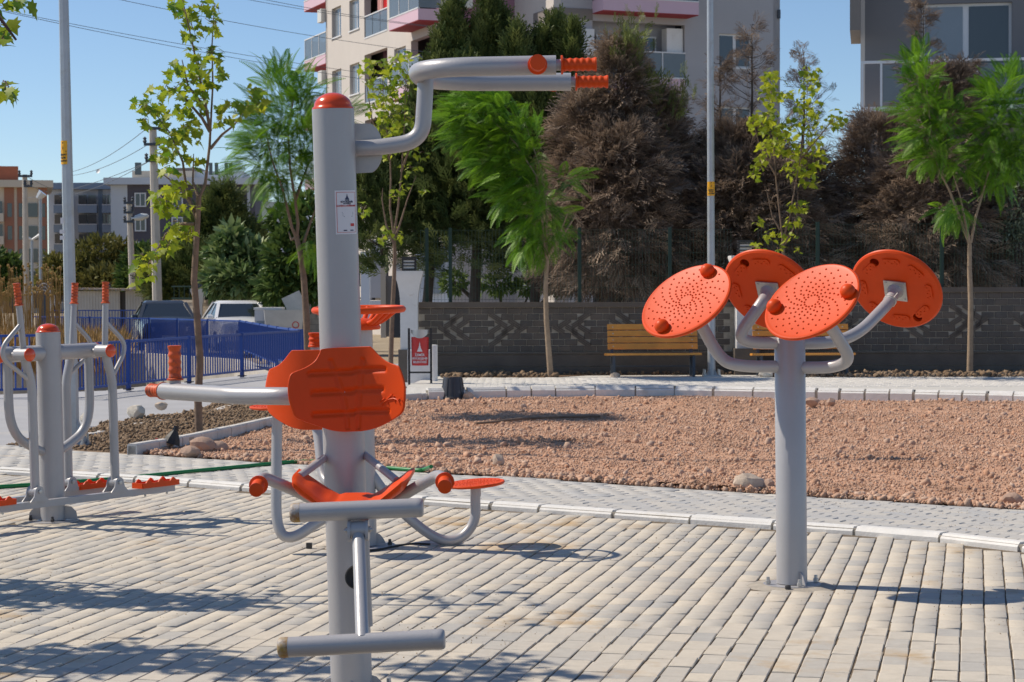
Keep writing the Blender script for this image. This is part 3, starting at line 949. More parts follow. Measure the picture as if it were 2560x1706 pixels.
# backrests
BO = [(550, 98), (740, 92), (930, 90), (975, 108), (1040, 175), (1100, 220), (1160, 245), (1215, 262), (1240, 300), (1268, 380), (1280, 450), (1272, 550), (1250, 640), (1190, 690),
      (1080, 745), (960, 790), (820, 810), (700, 808), (590, 790), (480, 745), (380, 700), (320, 660), (295, 580), (280, 500), (278, 400), (290, 330), (310, 290), (380, 262), (440, 232), (490, 190), (525, 130)]
def smooth_box(x, a, b, e):
    return 1 / (1 + math.exp(-(x - a) / e)) * 1 / (1 + math.exp((x - b) / e))
def backrest(parent, mtx, scale, name='backrest', logo=True):
    S = scale
    P = [((x - 778) * S, (450 - y) * S) for x, y in BO]
    # resample a smooth outline
    n = len(P)
    dense = []
    for i in range(n):
        p0, p1, p2, p3 = (Vector(P[(i + k - 1) % n]) for k in range(4))
        for t in (0, 0.25, 0.5, 0.75):
            dense.append(0.5 * ((2 * p1) + (-p0 + p2) * t + (2 * p0 - 5 * p1 + 4 * p2 - p3) * t * t + (-p0 + 3 * p1 - 3 * p2 + p3) * t ** 3))
    zs = [q.y for q in dense]
    zmin, zmax = min(zs), max(zs)
    def xr(z):
        xs = []
        m_ = len(dense)
        for i in range(m_):
            a, c = dense[i], dense[(i + 1) % m_]
            if (a.y - z) * (c.y - z) <= 0 and a.y != c.y:
                xs.append(a.x + (c.x - a.x) * (z - a.y) / (c.y - a.y))
        return (min(xs), max(xs)) if xs else (0, 0)
    NZ, NX = 74, 90
    halfw = 0.218
    def front(x, z):
        y = -0.105 * (abs(x) / halfw) ** 2.0 + 0.0
        px, py = 778 + x / S, 450 - z / S
        g = 0.0
        for (yc, xa, xb) in ((288 if px > 800 else 300, 430, 1095), (458 if px > 800 else 470, 450, 1068), (638 if px > 800 else 652, 450, 1115)):
            g = max(g, smooth_box(px, xa, xb, 3) * smooth_box(py, yc - 20, yc + 20, 2.6))
        xl = np.interp(py, [200, 450, 620, 800], [612, 690, 722, 732])
        xq = np.interp(py, [200, 450, 620, 800], [885, 850, 830, 822])
        for c in (xl, xq):
            g = max(g, 0.75 * smooth_box(px, c - 17, c + 17, 3.5) * smooth_box(py, 190, 790, 3))
        return y + 0.010 * g
    V, F = [], []
    th = 0.016
    idx = {}
    for side_ in (0, 1):
        for j in range(NZ + 1):
            z = zmin + (zmax - zmin) * (0.004 + 0.992 * (0.5 - 0.5 * math.cos(PI * j / NZ)))
            xa, xb = xr(z)
            for i in range(NX + 1):
                s_ = -math.cos(PI * i / NX) * 0.45 + (2 * i / NX - 1) * 0.55
                x = (xa + xb) / 2 + (xb - xa) / 2 * s_
                ed = min(i, NX - i, j, NZ - j)
                rnd = {0: 1.0, 1: 0.45, 2: 0.15}.get(ed, 0.0)
                y0 = front(x, z)
                if side_ == 0:
                    y = y0 + th * 0.5 * rnd
                else:
                    y = -0.105 * (abs(x) / halfw) ** 2.0 + th - th * 0.5 * rnd * 0.999
                idx[side_, j, i] = len(V)
                V.append((x, y, z))
    for side_ in (0, 1):
        for j in range(NZ):
            for i in range(NX):
                q = (idx[side_, j, i], idx[side_, j, i + 1], idx[side_, j + 1, i + 1], idx[side_, j + 1, i])
                F.append(q if side_ == 0 else q[::-1])
    for i in range(NX):
        F.append((idx[0, 0, i], idx[1, 0, i], idx[1, 0, i + 1], idx[0, 0, i + 1]))
        F.append((idx[0, NZ, i], idx[0, NZ, i + 1], idx[1, NZ, i + 1], idx[1, NZ, i]))
    for j in range(NZ):
        F.append((idx[0, j, 0], idx[0, j + 1, 0], idx[1, j + 1, 0], idx[1, j, 0]))
        F.append((idx[0, j, NX], idx[1, j, NX], idx[1, j + 1, NX], idx[0, j + 1, NX]))
    b = MB()
    b.add([mtx @ Vector(p) for p in V], F)
    o = b.build(name, M['orange'], parent, smooth=70)
    if logo:
        strokes = [[(1030, 562), (1050, 548), (1075, 532)], [(1045, 592), (1070, 562), (1105, 545), (1160, 535), (1190, 545), (1212, 575)], [(1090, 545), (1125, 520), (1150, 500)], [(1125, 508), (1165, 515), (1155, 522)],
                   [(1205, 545), (1225, 532), (1242, 556)], [(1100, 562), (1100, 578)], [(1168, 550), (1170, 566)], [(1212, 540), (1205, 552), (1218, 582)]]
        lb = MB()
        for s_ in strokes:
            pts = []
            for x, y in s_:
                X, Z = (x - 778) * S, (450 - y) * S
                pts.append(mtx @ Vector((X, front(X, Z) - 0.0015, Z)))
            lb.tube(pts, 0.0026, 6)
        lb.build('runner_emblem', M['orange'], o, smooth=50)
    return o
yaw = Matrix.Rotation(math.radians(-6), 4, 'Z') @ Matrix.Rotation(math.radians(-1.0), 4, 'Y')
c1 = L(879, 973.8, YP - 0.165)
backrest(cm, Matrix.Translation(c1) @ yaw @ Matrix.Rotation(math.radians(-3), 4, 'X'), 0.437 / 1000 * 1.0)
c2 = L(779, 975, YP + 0.28)
backrest(cm, Matrix.Translation(c2) @ Matrix.Rotation(math.radians(180 - 10), 4, 'Z') @ Matrix.Rotation(math.radians(3), 4, 'X') @ Matrix.Diagonal((1, 1, 1, 1)), 0.437 / 1000 * 1.0, logo=False)
MB().tube([L(871, 975, YP), c1 + Vector((0, 0.016, 0))], 0.03, 16).build('backrest_mount', M['grey'], cm)
MB().tube([L(840, 975, YP + 0.05), c2 + Vector((0, -0.016, 0))], 0.03, 16).build('backrest_mount', M['grey'], cm)

# lower left arm with its two grips
q = [L(790, 992, YP - 0.02), L(720, 991, 7.46), L(590, 990, 7.62), L(570, 988, 7.65), L(408, 978, 8.02)]
MB().tube(rounded(q, 0.12, 6), 0.0335, 22).build('lower_arm', M['grey'], cm)
dl = (q[4] - q[3]).normalized()
grip(q[4] - dl * 0.004, q[4] + dl * 0.098, 0.0255, M['orange_dirty'], cm, 4, 1.42)
vg = L(440, 962, 7.97)
MB().tube([L(440, 975, 7.97), L(438, 948, 7.97)], 0.022, 14).build('grip_stub', M['grey'], cm)
grip(L(438, 951, 7.97), L(436, 864, 7.97), 0.0245, M['orange_dirty'], cm, 4, 1.35)
vb = L(789, 868, YP + 0.42)
MB().tube(rounded([L(845, 905, YP), L(800, 905, YP + 0.3), L(789, 902, YP + 0.42), vb], 0.05), 0.02, 12).build('rear_arm', M['grey'], cm)
grip(vb, L(789, 832, YP + 0.42), 0.026, M['orange'], cm, 2, 1.15)

# saddle seat
def seat(parent, c, mtx):
    NX, NY = 40, 14
    V, F, idx = [], [], {}
    ed_ = lambda i, j: False
    for s_ in (0, 1):
        for j in range(NY + 1):
            for i in range(NX + 1):
                x = -1 + 2 * i / NX
                y = -1 + 2 * j / NY
                taper = 1.0 - 0.10 * max(0, -y) ** 2
                X = 0.214 * x * taper + (0.010 * x if s_ == 0 and ed_(i, j) else 0)
                e = abs(x)
                lift = 0.098 * max(0, (e - 0.34) / 0.66) ** 1.12
                Z = lift + 0.004 * math.cos(6 * PI * x) * (1 if e > 0.25 else 0) * max(0, 1 - abs(y) * 1.1)
                Z += -0.012 * smooth_box(e, 0.26, 0.30, 0.012)
                ed = min(i, NX - i, j, NY - j)
                r_ = {0: 1.0, 1: 0.35}.get(ed, 0.0)
                th_ = 0.030 + 0.014 * e
                Z += (-0.30 * th_ * r_) if s_ == 0 else (-th_ + 0.34 * th_ * r_)
                idx[s_, j, i] = len(V)
                V.append((X, 0.135 * y - 0.02 * (1 - e) * (1 if y < 0 else 0), Z))
    for s_ in (0, 1):
        for j in range(NY):
            for i in range(NX):
                q_ = (idx[s_, j, i], idx[s_, j, i + 1], idx[s_, j + 1, i + 1], idx[s_, j + 1, i])
                F.append(q_ if s_ == 0 else q_[::-1])
    for i in range(NX):
        F.append((idx[0, 0, i], idx[1, 0, i], idx[1, 0, i + 1], idx[0, 0, i + 1]))
        F.append((idx[0, NY, i], idx[0, NY, i + 1], idx[1, NY, i + 1], idx[1, NY, i]))
    for j in range(NY):
        F.append((idx[0, j, 0], idx[0, j + 1, 0], idx[1, j + 1, 0], idx[1, j, 0]))
        F.append((idx[0, j, NX], idx[1, j, NX], idx[1, j + 1, NX], idx[0, j + 1, NX]))
    b = MB()
    b.add([mtx @ Vector(p) for p in V], F)
    return b.build('seat', M['orange'], parent, smooth=60)
YS = 7.22
sc_ = L(882, 1246, YS)
seat(cm, sc_, Matrix.Translation(sc_) @ Matrix.Rotation(math.radians(0.5), 4, 'Y') @ Matrix.Rotation(math.radians(4), 4, 'X') @ Matrix.Rotation(math.radians(-3), 4, 'Z'))
MB().box(sc_ + Vector((0, 0.08, -0.045)), (0.16, 0.24, 0.03)).build('seat_bracket', M['grey'], cm, smooth=0)
MB().tube([L(885, 1285, YP), L(885, 1290, 6.98)], 0.026, 16).build('seat_beam', M['grey'], cm)
# side handles
for (us, vs, Ys) in (((800, 735, 655, 646), (1258, 1225, 1192, 1214), (7.30, 7.22, 7.10, 6.98)), ((975, 1030, 1098, 1112), (1258, 1225, 1186, 1206), (7.28, 7.20, 7.08, 6.96))):
    pts = [L(u, v, Y) for u, v, Y in zip(us, vs, Ys)]
    MB().tube(rounded(pts, 0.05, 8), 0.0215, 16).build('side_handle', M['grey'], cm)
    dd = Vector((0.03 if us[0] < 900 else 0.03, -1, -0.06)).normalized()
    grip(pts[-1] - dd * 0.01, pts[-1] + dd * 0.085, 0.0225, M['orange'], cm, 3, 1.5)
for (u0, v0, u1, v1) in ((822, 1138, 748, 1192), (912, 1138, 992, 1202)):
    MB().tube([L(u0, v0, YP - 0.03), L(u1, v1, 7.26)], 0.0145, 12).build('strut', M['grey'], cm)

# leg rollers, hinge and swinging bar
def roller(p, q, r, name, lrust):
    p, q = Vector(p), Vector(q)
    d = (q - p).normalized()
    l = (q - p).length
    o = MB().lathe(p + d * 0.02, d, [(0, 0), (0, r * 0.985), (l - 0.04, r * 0.985), (l - 0.04, 0)], 28).build(name, M['grey'], cm, smooth=50)
    for a, s_, m_ in ((p + d * 0.0225, -1, M['rust'] if lrust else M['grey']), (q - d * 0.0225, 1, M['grey'])):
        MB().lathe(a, d * s_, [(-0.012, r * 1.0), (0.0, r * 1.015), (0.010, r * 1.015), (0.018, r * 0.95), (0.0225, r * 0.80), (0.0235, 0)], 28).build('end_cap', m_, o, smooth=40)
    return o
YR1, YR2 = 6.93, 6.52
roller(L(726, 1283, YR1 + 0.01), L(1058, 1269, YR1), 0.0335, 'upper_roller', True)
roller(L(696, 1620, YR2 + 0.02), L(1112, 1598, YR2 - 0.01), 0.0340, 'lower_roller', True)
# stained left stretch of the upper roller
hx = L(896, 1325, 6.93)
dr = (L(1058, 1269, YR1) - L(726, 1283, YR1 + 0.01)).normalized()
MB().lathe(hx - dr * 0.026, dr, [(0, 0), (0, 0.0295), (0.052, 0.0295), (0.052, 0)], 20).build('hinge_barrel', M['grey'], cm)
up = Vector((0, 0, 1))
fw_ = dr.cross(up).normalized()
for s_ in (-1, 1):
    c = hx + dr * s_ * 0.031
    prof = [(0.034 * math.cos(a), 0.034 * math.sin(a)) for a in np.linspace(0, PI, 10)] + [(-0.034, -0.026), (-0.026, -0.036), (0.026, -0.036), (0.034, -0.026)]
    MB().prism(prof, c - dr * 0.005, fw_, up, dr, 0.010).build('hinge_cheek', M['grey'], cm, smooth=40)
    MB().lathe(c + dr * s_ * 0.004, dr * s_, [(0, 0.011), (0.009, 0.011), (0.009, 0.006), (0.016, 0.005), (0.016, 0)], 8).build('pivot_bolt', M['steel'], cm, smooth=30)
MB().tube([hx - Vector((0, 0, 0.01)), L(906, 1600, YR2)], 0.0225, 18).build('swing_bar', M['grey'], cm)
MB().tube([L(896, 1312, 7.05), hx + fw_ * 0.0 + Vector((0, 0.03, 0.0))], 0.016, 10).build('hinge_support', M['grey'], cm)
MB().tube(rounded([L(911, 1300, 7.12), L(914, 1420, 7.12), L(921, 1565, 7.14)], 0.1), 0.0165, 12).build('stop_bar', M['grey'], cm)
bs = L(893, 1443, YP)
be = L(893, 1443, 7.16)
MB().lathe(bs, be - bs, [(0.05, 0.030), ((be - bs).length - 0.03, 0.030), ((be - bs).length - 0.03, 0)], 18).build('buffer_tube', M['grey'], cm)
MB().lathe(be + (bs - be).normalized() * 0.03, be - bs, [(0, 0.040), (0.012, 0.0445), (0.022, 0.0445), (0.024, 0.040), (0.020, 0.036), (0.012, 0)], 26).build('rubber_buffer', M['rubber'], cm, smooth=40)

# ------------------------------------------------------------------ disc machine (four turning discs on one post)
b0 = G(1980, 1463)
dm = thing('exercise_machine', 'grey post carrying four tilted orange turning discs on bent arms', 'exercise machine', b0, Matrix.Rotation(math.radians(-0.55), 3, 'Y'))
inv = MW[dm.name]
ztop = L(1974, 852, b0.y).z
MB().lathe((0, 0, 0.012), (0, 0, 1), [(0, 0.0795), (ztop, 0.0795), (ztop + 0.006, 0.074), (ztop + 0.006, 0)], 40).build('post', M['grey'], dm, smooth=50)
base_plate(dm, 0.150, 0.078, -1.40, 4, 1, -1.15)
MB().lathe((-0.045, -0.175, 0.0), (0, 0, 1), [(0, 0), (0, 0.016), (0.022, 0.015), (0.026, 0.010), (0.028, 0)], 8).build('bolt_cap', M['dark_bolt'], dm)
RD = 0.257
def disc_mesh():
    o = MB().lathe((0, 0, 0), (0, 0, 1), [(0, 0), (0, RD * 0.80), (-0.003, RD * 0.90), (-0.004, RD * 0.955), (0.004, RD * 0.99), (0.012, RD), (0.019, RD * 0.985), (0.022, RD * 0.955), (0.019, RD * 0.90), (0.0185, RD * 0.4), (0.0185, 0)], 64)
    d = o.build('disc_source', M['orange'], None, smooth=30)
    cut = MB()
    for s_ in (-1, 1):
        cut.lathe((s_ * RD * 0.78, 0, -0.02), (0, 0, 1), [(0, 0), (0, 0.026), (0.05, 0.026), (0.05, 0)], 24)
    c = cut.build('disc_cutter', M['orange'], None, smooth=0)
    md = d.modifiers.new('holes', 'BOOLEAN')
    md.operation = 'DIFFERENCE'
    md.solver = 'EXACT'
    md.object = c
    dg = bpy.context.evaluated_depsgraph_get()
    me = bpy.data.meshes.new_from_object(d.evaluated_get(dg))
    me.name = 'disc'
    bpy.data.objects.remove(d)
    bpy.data.objects.remove(c)
    return me
DISC = disc_mesh()
bb = MB()
gold = 0
for ring in range(10):
    rr = RD * (0.155 + 0.068 * ring + 0.0023 * ring * ring)
    if rr > RD * 0.88:
        break
    nn = 14 if ring < 3 else 18
    for k in range(nn):
        a = 2 * PI * (k + 0.5 * (ring % 2) + 0.12 * ring) / nn
        x, y = rr * math.cos(a), rr * math.sin(a)
        if min(abs(x - RD * 0.78), abs(x + RD * 0.78)) < 0.034 and abs(y) < 0.034:
            continue
        bb.lathe((x, y, 0.0165), (0, 0, 1), [(0, 0.0056), (0.004, 0.0052), (0.0068, 0.0033), (0.0078, 0)], 7)
BUMPS = bb.build('bumps', M['orange'], None, smooth=70).data
bpy.data.objects.remove(bpy.data.objects['bumps'])
pb_ = MB()
for k in range(8):
    a = 2 * PI * (k + 0.5) / 8 + 0.1
    if abs(math.sin(a)) < 0.2:
        continue
    c = Vector((math.cos(a) * RD * 0.72, math.sin(a) * RD * 0.72, 0))
    t = Vector((-math.sin(a), math.cos(a), 0))
    n = Vector((math.cos(a), math.sin(a), 0))
    cap = [(0.03 + 0.020 * math.cos(q_), 0.020 * math.sin(q_)) for q_ in np.linspace(-PI / 2, PI / 2, 7)] + [(-0.03 + 0.020 * math.cos(q_), 0.020 * math.sin(q_)) for q_ in np.linspace(PI / 2, 1.5 * PI, 7)]
    pb_.prism(cap, c + Vector((0, 0, 0.001)), t, n, (0, 0, -1), 0.009)
    for (dx, dy) in ((-0.03, -0.006), (-0.012, 0.006), (0.006, -0.006), (0.024, 0.006), (0.034, -0.008)):
        pb_.lathe(c + t * dx + n * dy + Vector((0, 0, -0.008)), (0, 0, -1), [(0, 0.0050), (0.004, 0.0035), (0.0048, 0)], 6)
PADS = pb_.build('back_relief', M['orange'], None, smooth=30).data
bpy.data.objects.remove(bpy.data.objects['back_relief'])
KN_ = MB().lathe((0, 0, 0.016), (0, 0, 1), [(0, 0.033), (0.004, 0.036), (0.016, 0.039), (0.032, 0.036), (0.046, 0.024), (0.053, 0.010), (0.054, 0)], 22).build('knob', M['orange'], None, smooth=70).data
bpy.data.objects.remove(bpy.data.objects['knob'])
def turning_disc(parent, c, nrm, up_ref, scale=1.0, label=None):
    n = Vector(nrm).normalized()
    x = Vector(up_ref)
    x = (x - n * x.dot(n)).normalized()
    y = n.cross(x)
    mtx = basis(x, y, n, c) @ Matrix.Scale(scale, 4)
    o = link('disc', DISC, parent)
    o.matrix_local = mtx
    link('bumps', BUMPS, o, kind='stuff')
    link('back_relief', PADS, o, kind='stuff')
    for s_ in (-1, 1):
        k = link('knob', KN_, o)
        k.location = (s_ * RD * 0.78, 0, 0)
    p = MB().box((0, 0, -0.008), (0.125, 0.125, 0.007)).build('mount_plate', M['steel'], o, smooth=0)
    p.rotation_euler.z = 0.55
    for sx in (-1, 1):
        for sy in (-1, 1):
            MB().lathe((sx * 0.05, sy * 0.05, -0.011), (0, 0, -1), [(0, 0.006), (0.004, 0.006), (0.005, 0)], 8).build('screw', M['steel'], p)
    MB().lathe((0, 0, -0.010), (0, 0, -1), [(0, 0.046), (0.006, 0.044), (0.022, 0.034), (0.036, 0.0335), (0.036, 0)], 20).build('hub', M['grey'], o, smooth=50)
    return o
def arm_to(parent, pts, rad, r=0.0315, name='bent_arm'):
    return MB().tube(rounded(pts, rad, 10), r, 20).build(name, M['grey'], parent)
nF, nB = Vector((-0.49, -0.53, 0.69)), Vector((0.45, 0.68, 0.57))
Ax = dict(A=(1718.7, 757, 10.30, nF), C=(2033, 759, 9.92, nF), B=(1923, 729, 10.40, nB), D=(2240, 725.5, 10.85, nB))
i3 = inv.to_3x3()
# knob lines: along the pixel direction seen in the photograph
up_refs = dict(A=i3 @ (at(1761, 679, 10.35) - at(1669, 819, 10.25)), C=i3 @ (at(2118, 721, 9.80) - at(1942, 781, 10.05)),
               B=i3 @ (at(1922, 663, 10.5) - at(1905, 800, 10.3)), D=i3 @ (at(2154, 692, 10.7) - at(2319, 767, 11.0)))
cz = {}
for k, (u, v, Y, n) in Ax.items():
    c = L(u, v, Y)
    cz[k] = c
    turning_disc(dm, c, i3 @ n, up_refs[k])
mF, mB = (i3 @ nF).normalized(), (i3 @ nB).normalized()
YD = b0.y
arm_to(dm, [L(1976, 917, YD), L(1850, 917, 10.30), L(1800, 900, 10.36), cz['A'] - mF * 0.14, cz['A'] - mF * 0.03], [0.12, 0.12, 0.10])
arm_to(dm, [L(1976, 920, YD), L(2085, 919, 10.25), L(2128, 900, 10.14), cz['C'] - mF * 0.17 + Vector((0.02, 0, 0)), cz['C'] - mF * 0.03], [0.08, 0.08, 0.12])
arm_to(dm, [L(1976, 858, YD), L(1872, 858, 10.33), L(1846, 838, 10.32), cz['B'] - mB * 0.12, cz['B'] - mB * 0.03], [0.09, 0.07, 0.08])
arm_to(dm, [L(1976, 859, YD), L(2085, 858, 10.45), L(2150, 832, 10.55), cz['D'] - mB * 0.12, cz['D'] - mB * 0.03], [0.12, 0.12, 0.08])
for (u, v) in ((2004, 918), (1946, 917)):
    MB().lathe(L(u, v, YD - 0.01), (1 if u > 1976 else -1, -0.25, 0), [(0, 0.037), (0.006, 0.035), (0.006, 0)], 16).build('weld_ring', M['grey'], dm)
tw = cz['D'] - mB * 0.10
bm_ = MB()
for s_ in (-0.008, 0.006):
    ring = []
    a_, b_ = mB.orthogonal().normalized(), None
    b_ = mB.cross(a_)
    for k in range(17):
        ang = 2 * PI * k / 16
        ring.append(tw + mB * (s_ + 0.004 * math.sin(3 * ang)) + (a_ * math.cos(ang) + b_ * math.sin(ang)) * 0.034)
    bm_.tube(ring, 0.0022, 5)
bm_.tube([tw + a_ * 0.034, tw + a_ * 0.05 + mB * 0.03], 0.003, 5)
bm_.tube([tw - a_ * 0.034, tw - a_ * 0.05 + mB * 0.025], 0.003, 5)
tag(bm_.build('twine', M['dust'], None, smooth=60), 'pale twine tied round the arm below the rightmost orange disc', 'twine').matrix_world = dm.matrix_world

# ------------------------------------------------------------------ waist twister behind the press
b0 = G(909, 1367)
wt = thing('exercise_machine', 'grey waist twister with orange handwheel and round seats, behind the tall press', 'exercise machine', b0, Matrix.Rotation(math.radians(1.2), 3, 'X') @ Matrix.Rotation(math.radians(-0.8), 3, 'Y'))
inv = MW[wt.name]
YW = b0.y
ztop = L(907, 822, YW).z
MB().lathe((0, 0, 0.012), (0, 0, 1), [(0, 0.080), (ztop, 0.080), (ztop, 0)], 36).build('post', M['grey'], wt, smooth=50)
base_plate(wt, 0.19, 0.078, -0.2, 4, 4, 0.15, M['dark_bolt'])
zw = L(907, 774, YW).z
whl = MB()
R_ = 0.262
whl.tube([Vector((math.cos(2 * PI * k / 40) * R_, math.sin(2 * PI * k / 40) * R_, zw)) for k in range(40)] + [Vector((R_, 0, zw))], 0.0205, 12, cap=False)
wheel = whl.build('handwheel', M['orange'], wt)
MB().lathe((0, 0, ztop - 0.004), (0, 0, 1), [(0, 0), (0, 0.125), (0.012, 0.13), (0.045, 0.115), (0.065, 0.06), (0.070, 0)], 28).build('hub', M['orange'], wheel, smooth=50)
for k in range(3):
    a = -PI / 2 + 0.9 + k * 2 * PI / 3
    d = Vector((math.cos(a), math.sin(a), 0))
    t = Vector((-d.y, d.x, 0))
    for j in (-1, 0, 1):
        MB().tube(rounded([d * 0.09 + t * j * 0.028 + Vector((0, 0, ztop + 0.03)), d * 0.15 + t * j * 0.04 + Vector((0, 0, ztop + 0.045)), d * (R_ - 0.012) + t * j * 0.055 + Vector((0, 0, zw))], 0.05), 0.0155, 10).build('spoke', M['orange'], wheel)
def stool(c, r=0.178, tilt=None):
    o = link('seat_disc', DISC, wt)
    rm = (tilt or Matrix.Identity(3)).to_4x4()
    o.matrix_local = Matrix.Translation(c) @ rm @ Matrix.Scale(r / RD, 4)
    link('bumps', BUMPS, o, kind='stuff')
    for s_ in (-1, 1):
        k = link('knob', KN_, o)
        k.location = (s_ * RD * 0.78, 0, 0)
        k.scale = (0.8, 0.8, 0.25)
    return o
# right J
dR = L(1189, 1212, 12.05)
cR = dR - Vector((0, 0, 0.012))
tl = Matrix.Rotation(math.radians(-3.2), 3, 'Y') @ Matrix.Rotation(math.radians(1.0), 3, 'X')
stool(dR, 0.178, tl)
MB().lathe(cR, (0, 0, -1), [(0, 0), (0, 0.032), (0.055, 0.032), (0.055, 0)], 18).build('seat_collar', M['grey'], wt)
MB().tube(rounded([L(925, 1180, YW), L(985, 1265, 11.95), L(1090, 1352, 12.0), L(1150, 1352, 12.02), L(1190, 1305, 12.05), L(1188, 1245, 12.05), cR - Vector((0, 0, 0.05))], [0.2, 0.16, 0.12, 0.1, 0.1], 8), 0.0305, 18).build('seat_arm', M['grey'], wt)
# left J with a high seat hidden behind the press
dLs = L(694, 1020, 11.75)
stool(dLs, 0.165)
MB().tube(rounded([L(900, 1255, YW), L(800, 1300, 11.7), L(745, 1342, 11.66), L(706, 1345, 11.66), L(690, 1300, 11.68), L(692, 1090, 11.75), dLs - Vector((0, 0, 0.01))], [0.2, 0.14, 0.12, 0.12, 0.1], 8), 0.0315, 18).build('seat_arm', M['grey'], wt)
# rear J
dBk = L(770, 985, 12.35)
stool(dBk, 0.165)
MB().tube(rounded([L(905, 1215, YW), L(830, 1212, 12.0), L(806, 1196, 12.1), L(795, 1080, 12.25), dBk - Vector((0, 0, 0.01))], [0.1, 0.1, 0.1], 8), 0.0305, 18).build('seat_arm', M['grey'], wt)

# ------------------------------------------------------------------ double air walker at the left
b0 = G(133, 1304)
aw = thing('exercise_machine', 'grey double air walker with worn orange handles and orange foot trays', 'exercise machine', b0, Matrix.Rotation(math.radians(-1.0), 3, 'Y'))
inv = MW[aw.name]
YA = b0.y
ztop = L(121, 831, YA).z
post(aw, 0.0815, ztop, 0.048)
base_plate(aw, 0.17, 0.079, 0.2, 4, 0, 0.0, M['dark_bolt'])
for k in (-1, 1):
    MB().prism([(0.0, 0), (0.085, 0), (0.078, 0.05), (0.045, 0.085), (0, 0.09)], Vector((k * 0.078, -0.004, 0.013)), (k, 0, 0), (0, 0, 1), (0, 1, 0), 0.008).build('gusset', M['grey'], aw, smooth=0)
DA = Vector((0.61, 0.79, 0)).normalized()
EA = Vector((0.79, -0.61, 0)).normalized()
zx = L(125, 882, YA).z
hl = 0.40
MB().tube([DA * -hl + Vector((0, 0, zx)), DA * hl + Vector((0, 0, zx))], 0.052, 20).build('cross_tube', M['grey'], aw)
for s_ in (-1, 1):
    MB().lathe(DA * s_ * hl + Vector((0, 0, zx)), DA * s_, [(0, 0.054), (0.006, 0.055), (0.020, 0.046), (0.026, 0.02), (0.027, 0)], 22).build('end_cap', M['orange_gloss'], aw, smooth=60)
    # U shaped guard
sg = [DA * -0.34 + Vector((0, 0, zx)), DA * -0.34 + Vector((0, 0, zx - 0.52)), DA * -0.08 + Vector((0, 0, zx - 0.66)), Vector((0, 0, zx - 0.66))]
MB().tube(rounded(sg, [0.2, 0.1], 8), 0.031, 16).build('guard_tube', M['grey'], aw)
sg = [DA * 0.34 + Vector((0, 0, zx)), DA * 0.34 + Vector((0, 0, zx - 0.52)), DA * 0.08 + Vector((0, 0, zx - 0.66)), Vector((0, 0, zx - 0.66))]
MB().tube(rounded(sg, [0.2, 0.1], 8), 0.031, 16).build('guard_tube', M['grey'], aw)
def lever(s_end, e_side, foot_dx, lean):
    """hangs on the end s_end of the cross tube, on side e_side of it"""
    o = DA * s_end * (hl - 0.06)
    ax0 = o + EA * e_side * 0.05 + Vector((0, 0, zx))
    c = o + EA * e_side * 0.17 + Vector((0, 0, zx))
    MB().tube([ax0, c], 0.017, 12).build('axle', M['grey'], aw)
    sl = MB().tube([o + EA * e_side * 0.105 + Vector((0, 0, zx)), o + EA * e_side * 0.225 + Vector((0, 0, zx))], 0.043, 18).build('bearing_sleeve', M['grey'], aw)
    MB().lathe(o + EA * e_side * 0.225 + Vector((0, 0, zx)), EA * e_side, [(0, 0.044), (0.004, 0.045), (0.014, 0.038), (0.017, 0)], 18).build('end_cap', M['orange_gloss'], sl, smooth=60)
    top = c + DA * lean + Vector((0, 0, 0.32))
    MB().tube([c, top], 0.021, 12).build('lever', M['grey'], aw)
    dt = (top - c).normalized()
    grip(top, top + dt * 0.145, 0.0225, M['orange_dirty'], aw, 6, 1.35)
    hz = 0.235
    hinge = c + DA * foot_dx
    hinge.z = hz
    k1 = c + DA * foot_dx * 0.15 + Vector((0, 0, -0.04))
    k2 = c + DA * foot_dx * 0.95 + Vector((0, 0, -0.20))
    MB().tube(rounded([c, k1, k2, hinge], [0.02, 0.06], 6), 0.0305, 16).build('swing_leg', M['grey'], aw)
    sgn = 1 if s_end > 0 else -1
    lp = [c + (top - c) * 0.62, c + DA * sgn * 0.17 + Vector((0, 0, 0.06)), c + DA * sgn * 0.17 + Vector((0, 0, -0.02)), k2 + Vector((0, 0, 0.02))]
    MB().tube(rounded(lp, [0.06, 0.06], 6), 0.0155, 12).build('handle_loop', M['grey'], aw)
    return hinge
h1 = lever(-1, 1, 0.06, -0.03)
h2 = lever(1, 1, 0.06, 0.015)
h3 = lever(1, -1, -0.06, 0.03)
h4 = lever(-1, -1, -0.06, -0.03)
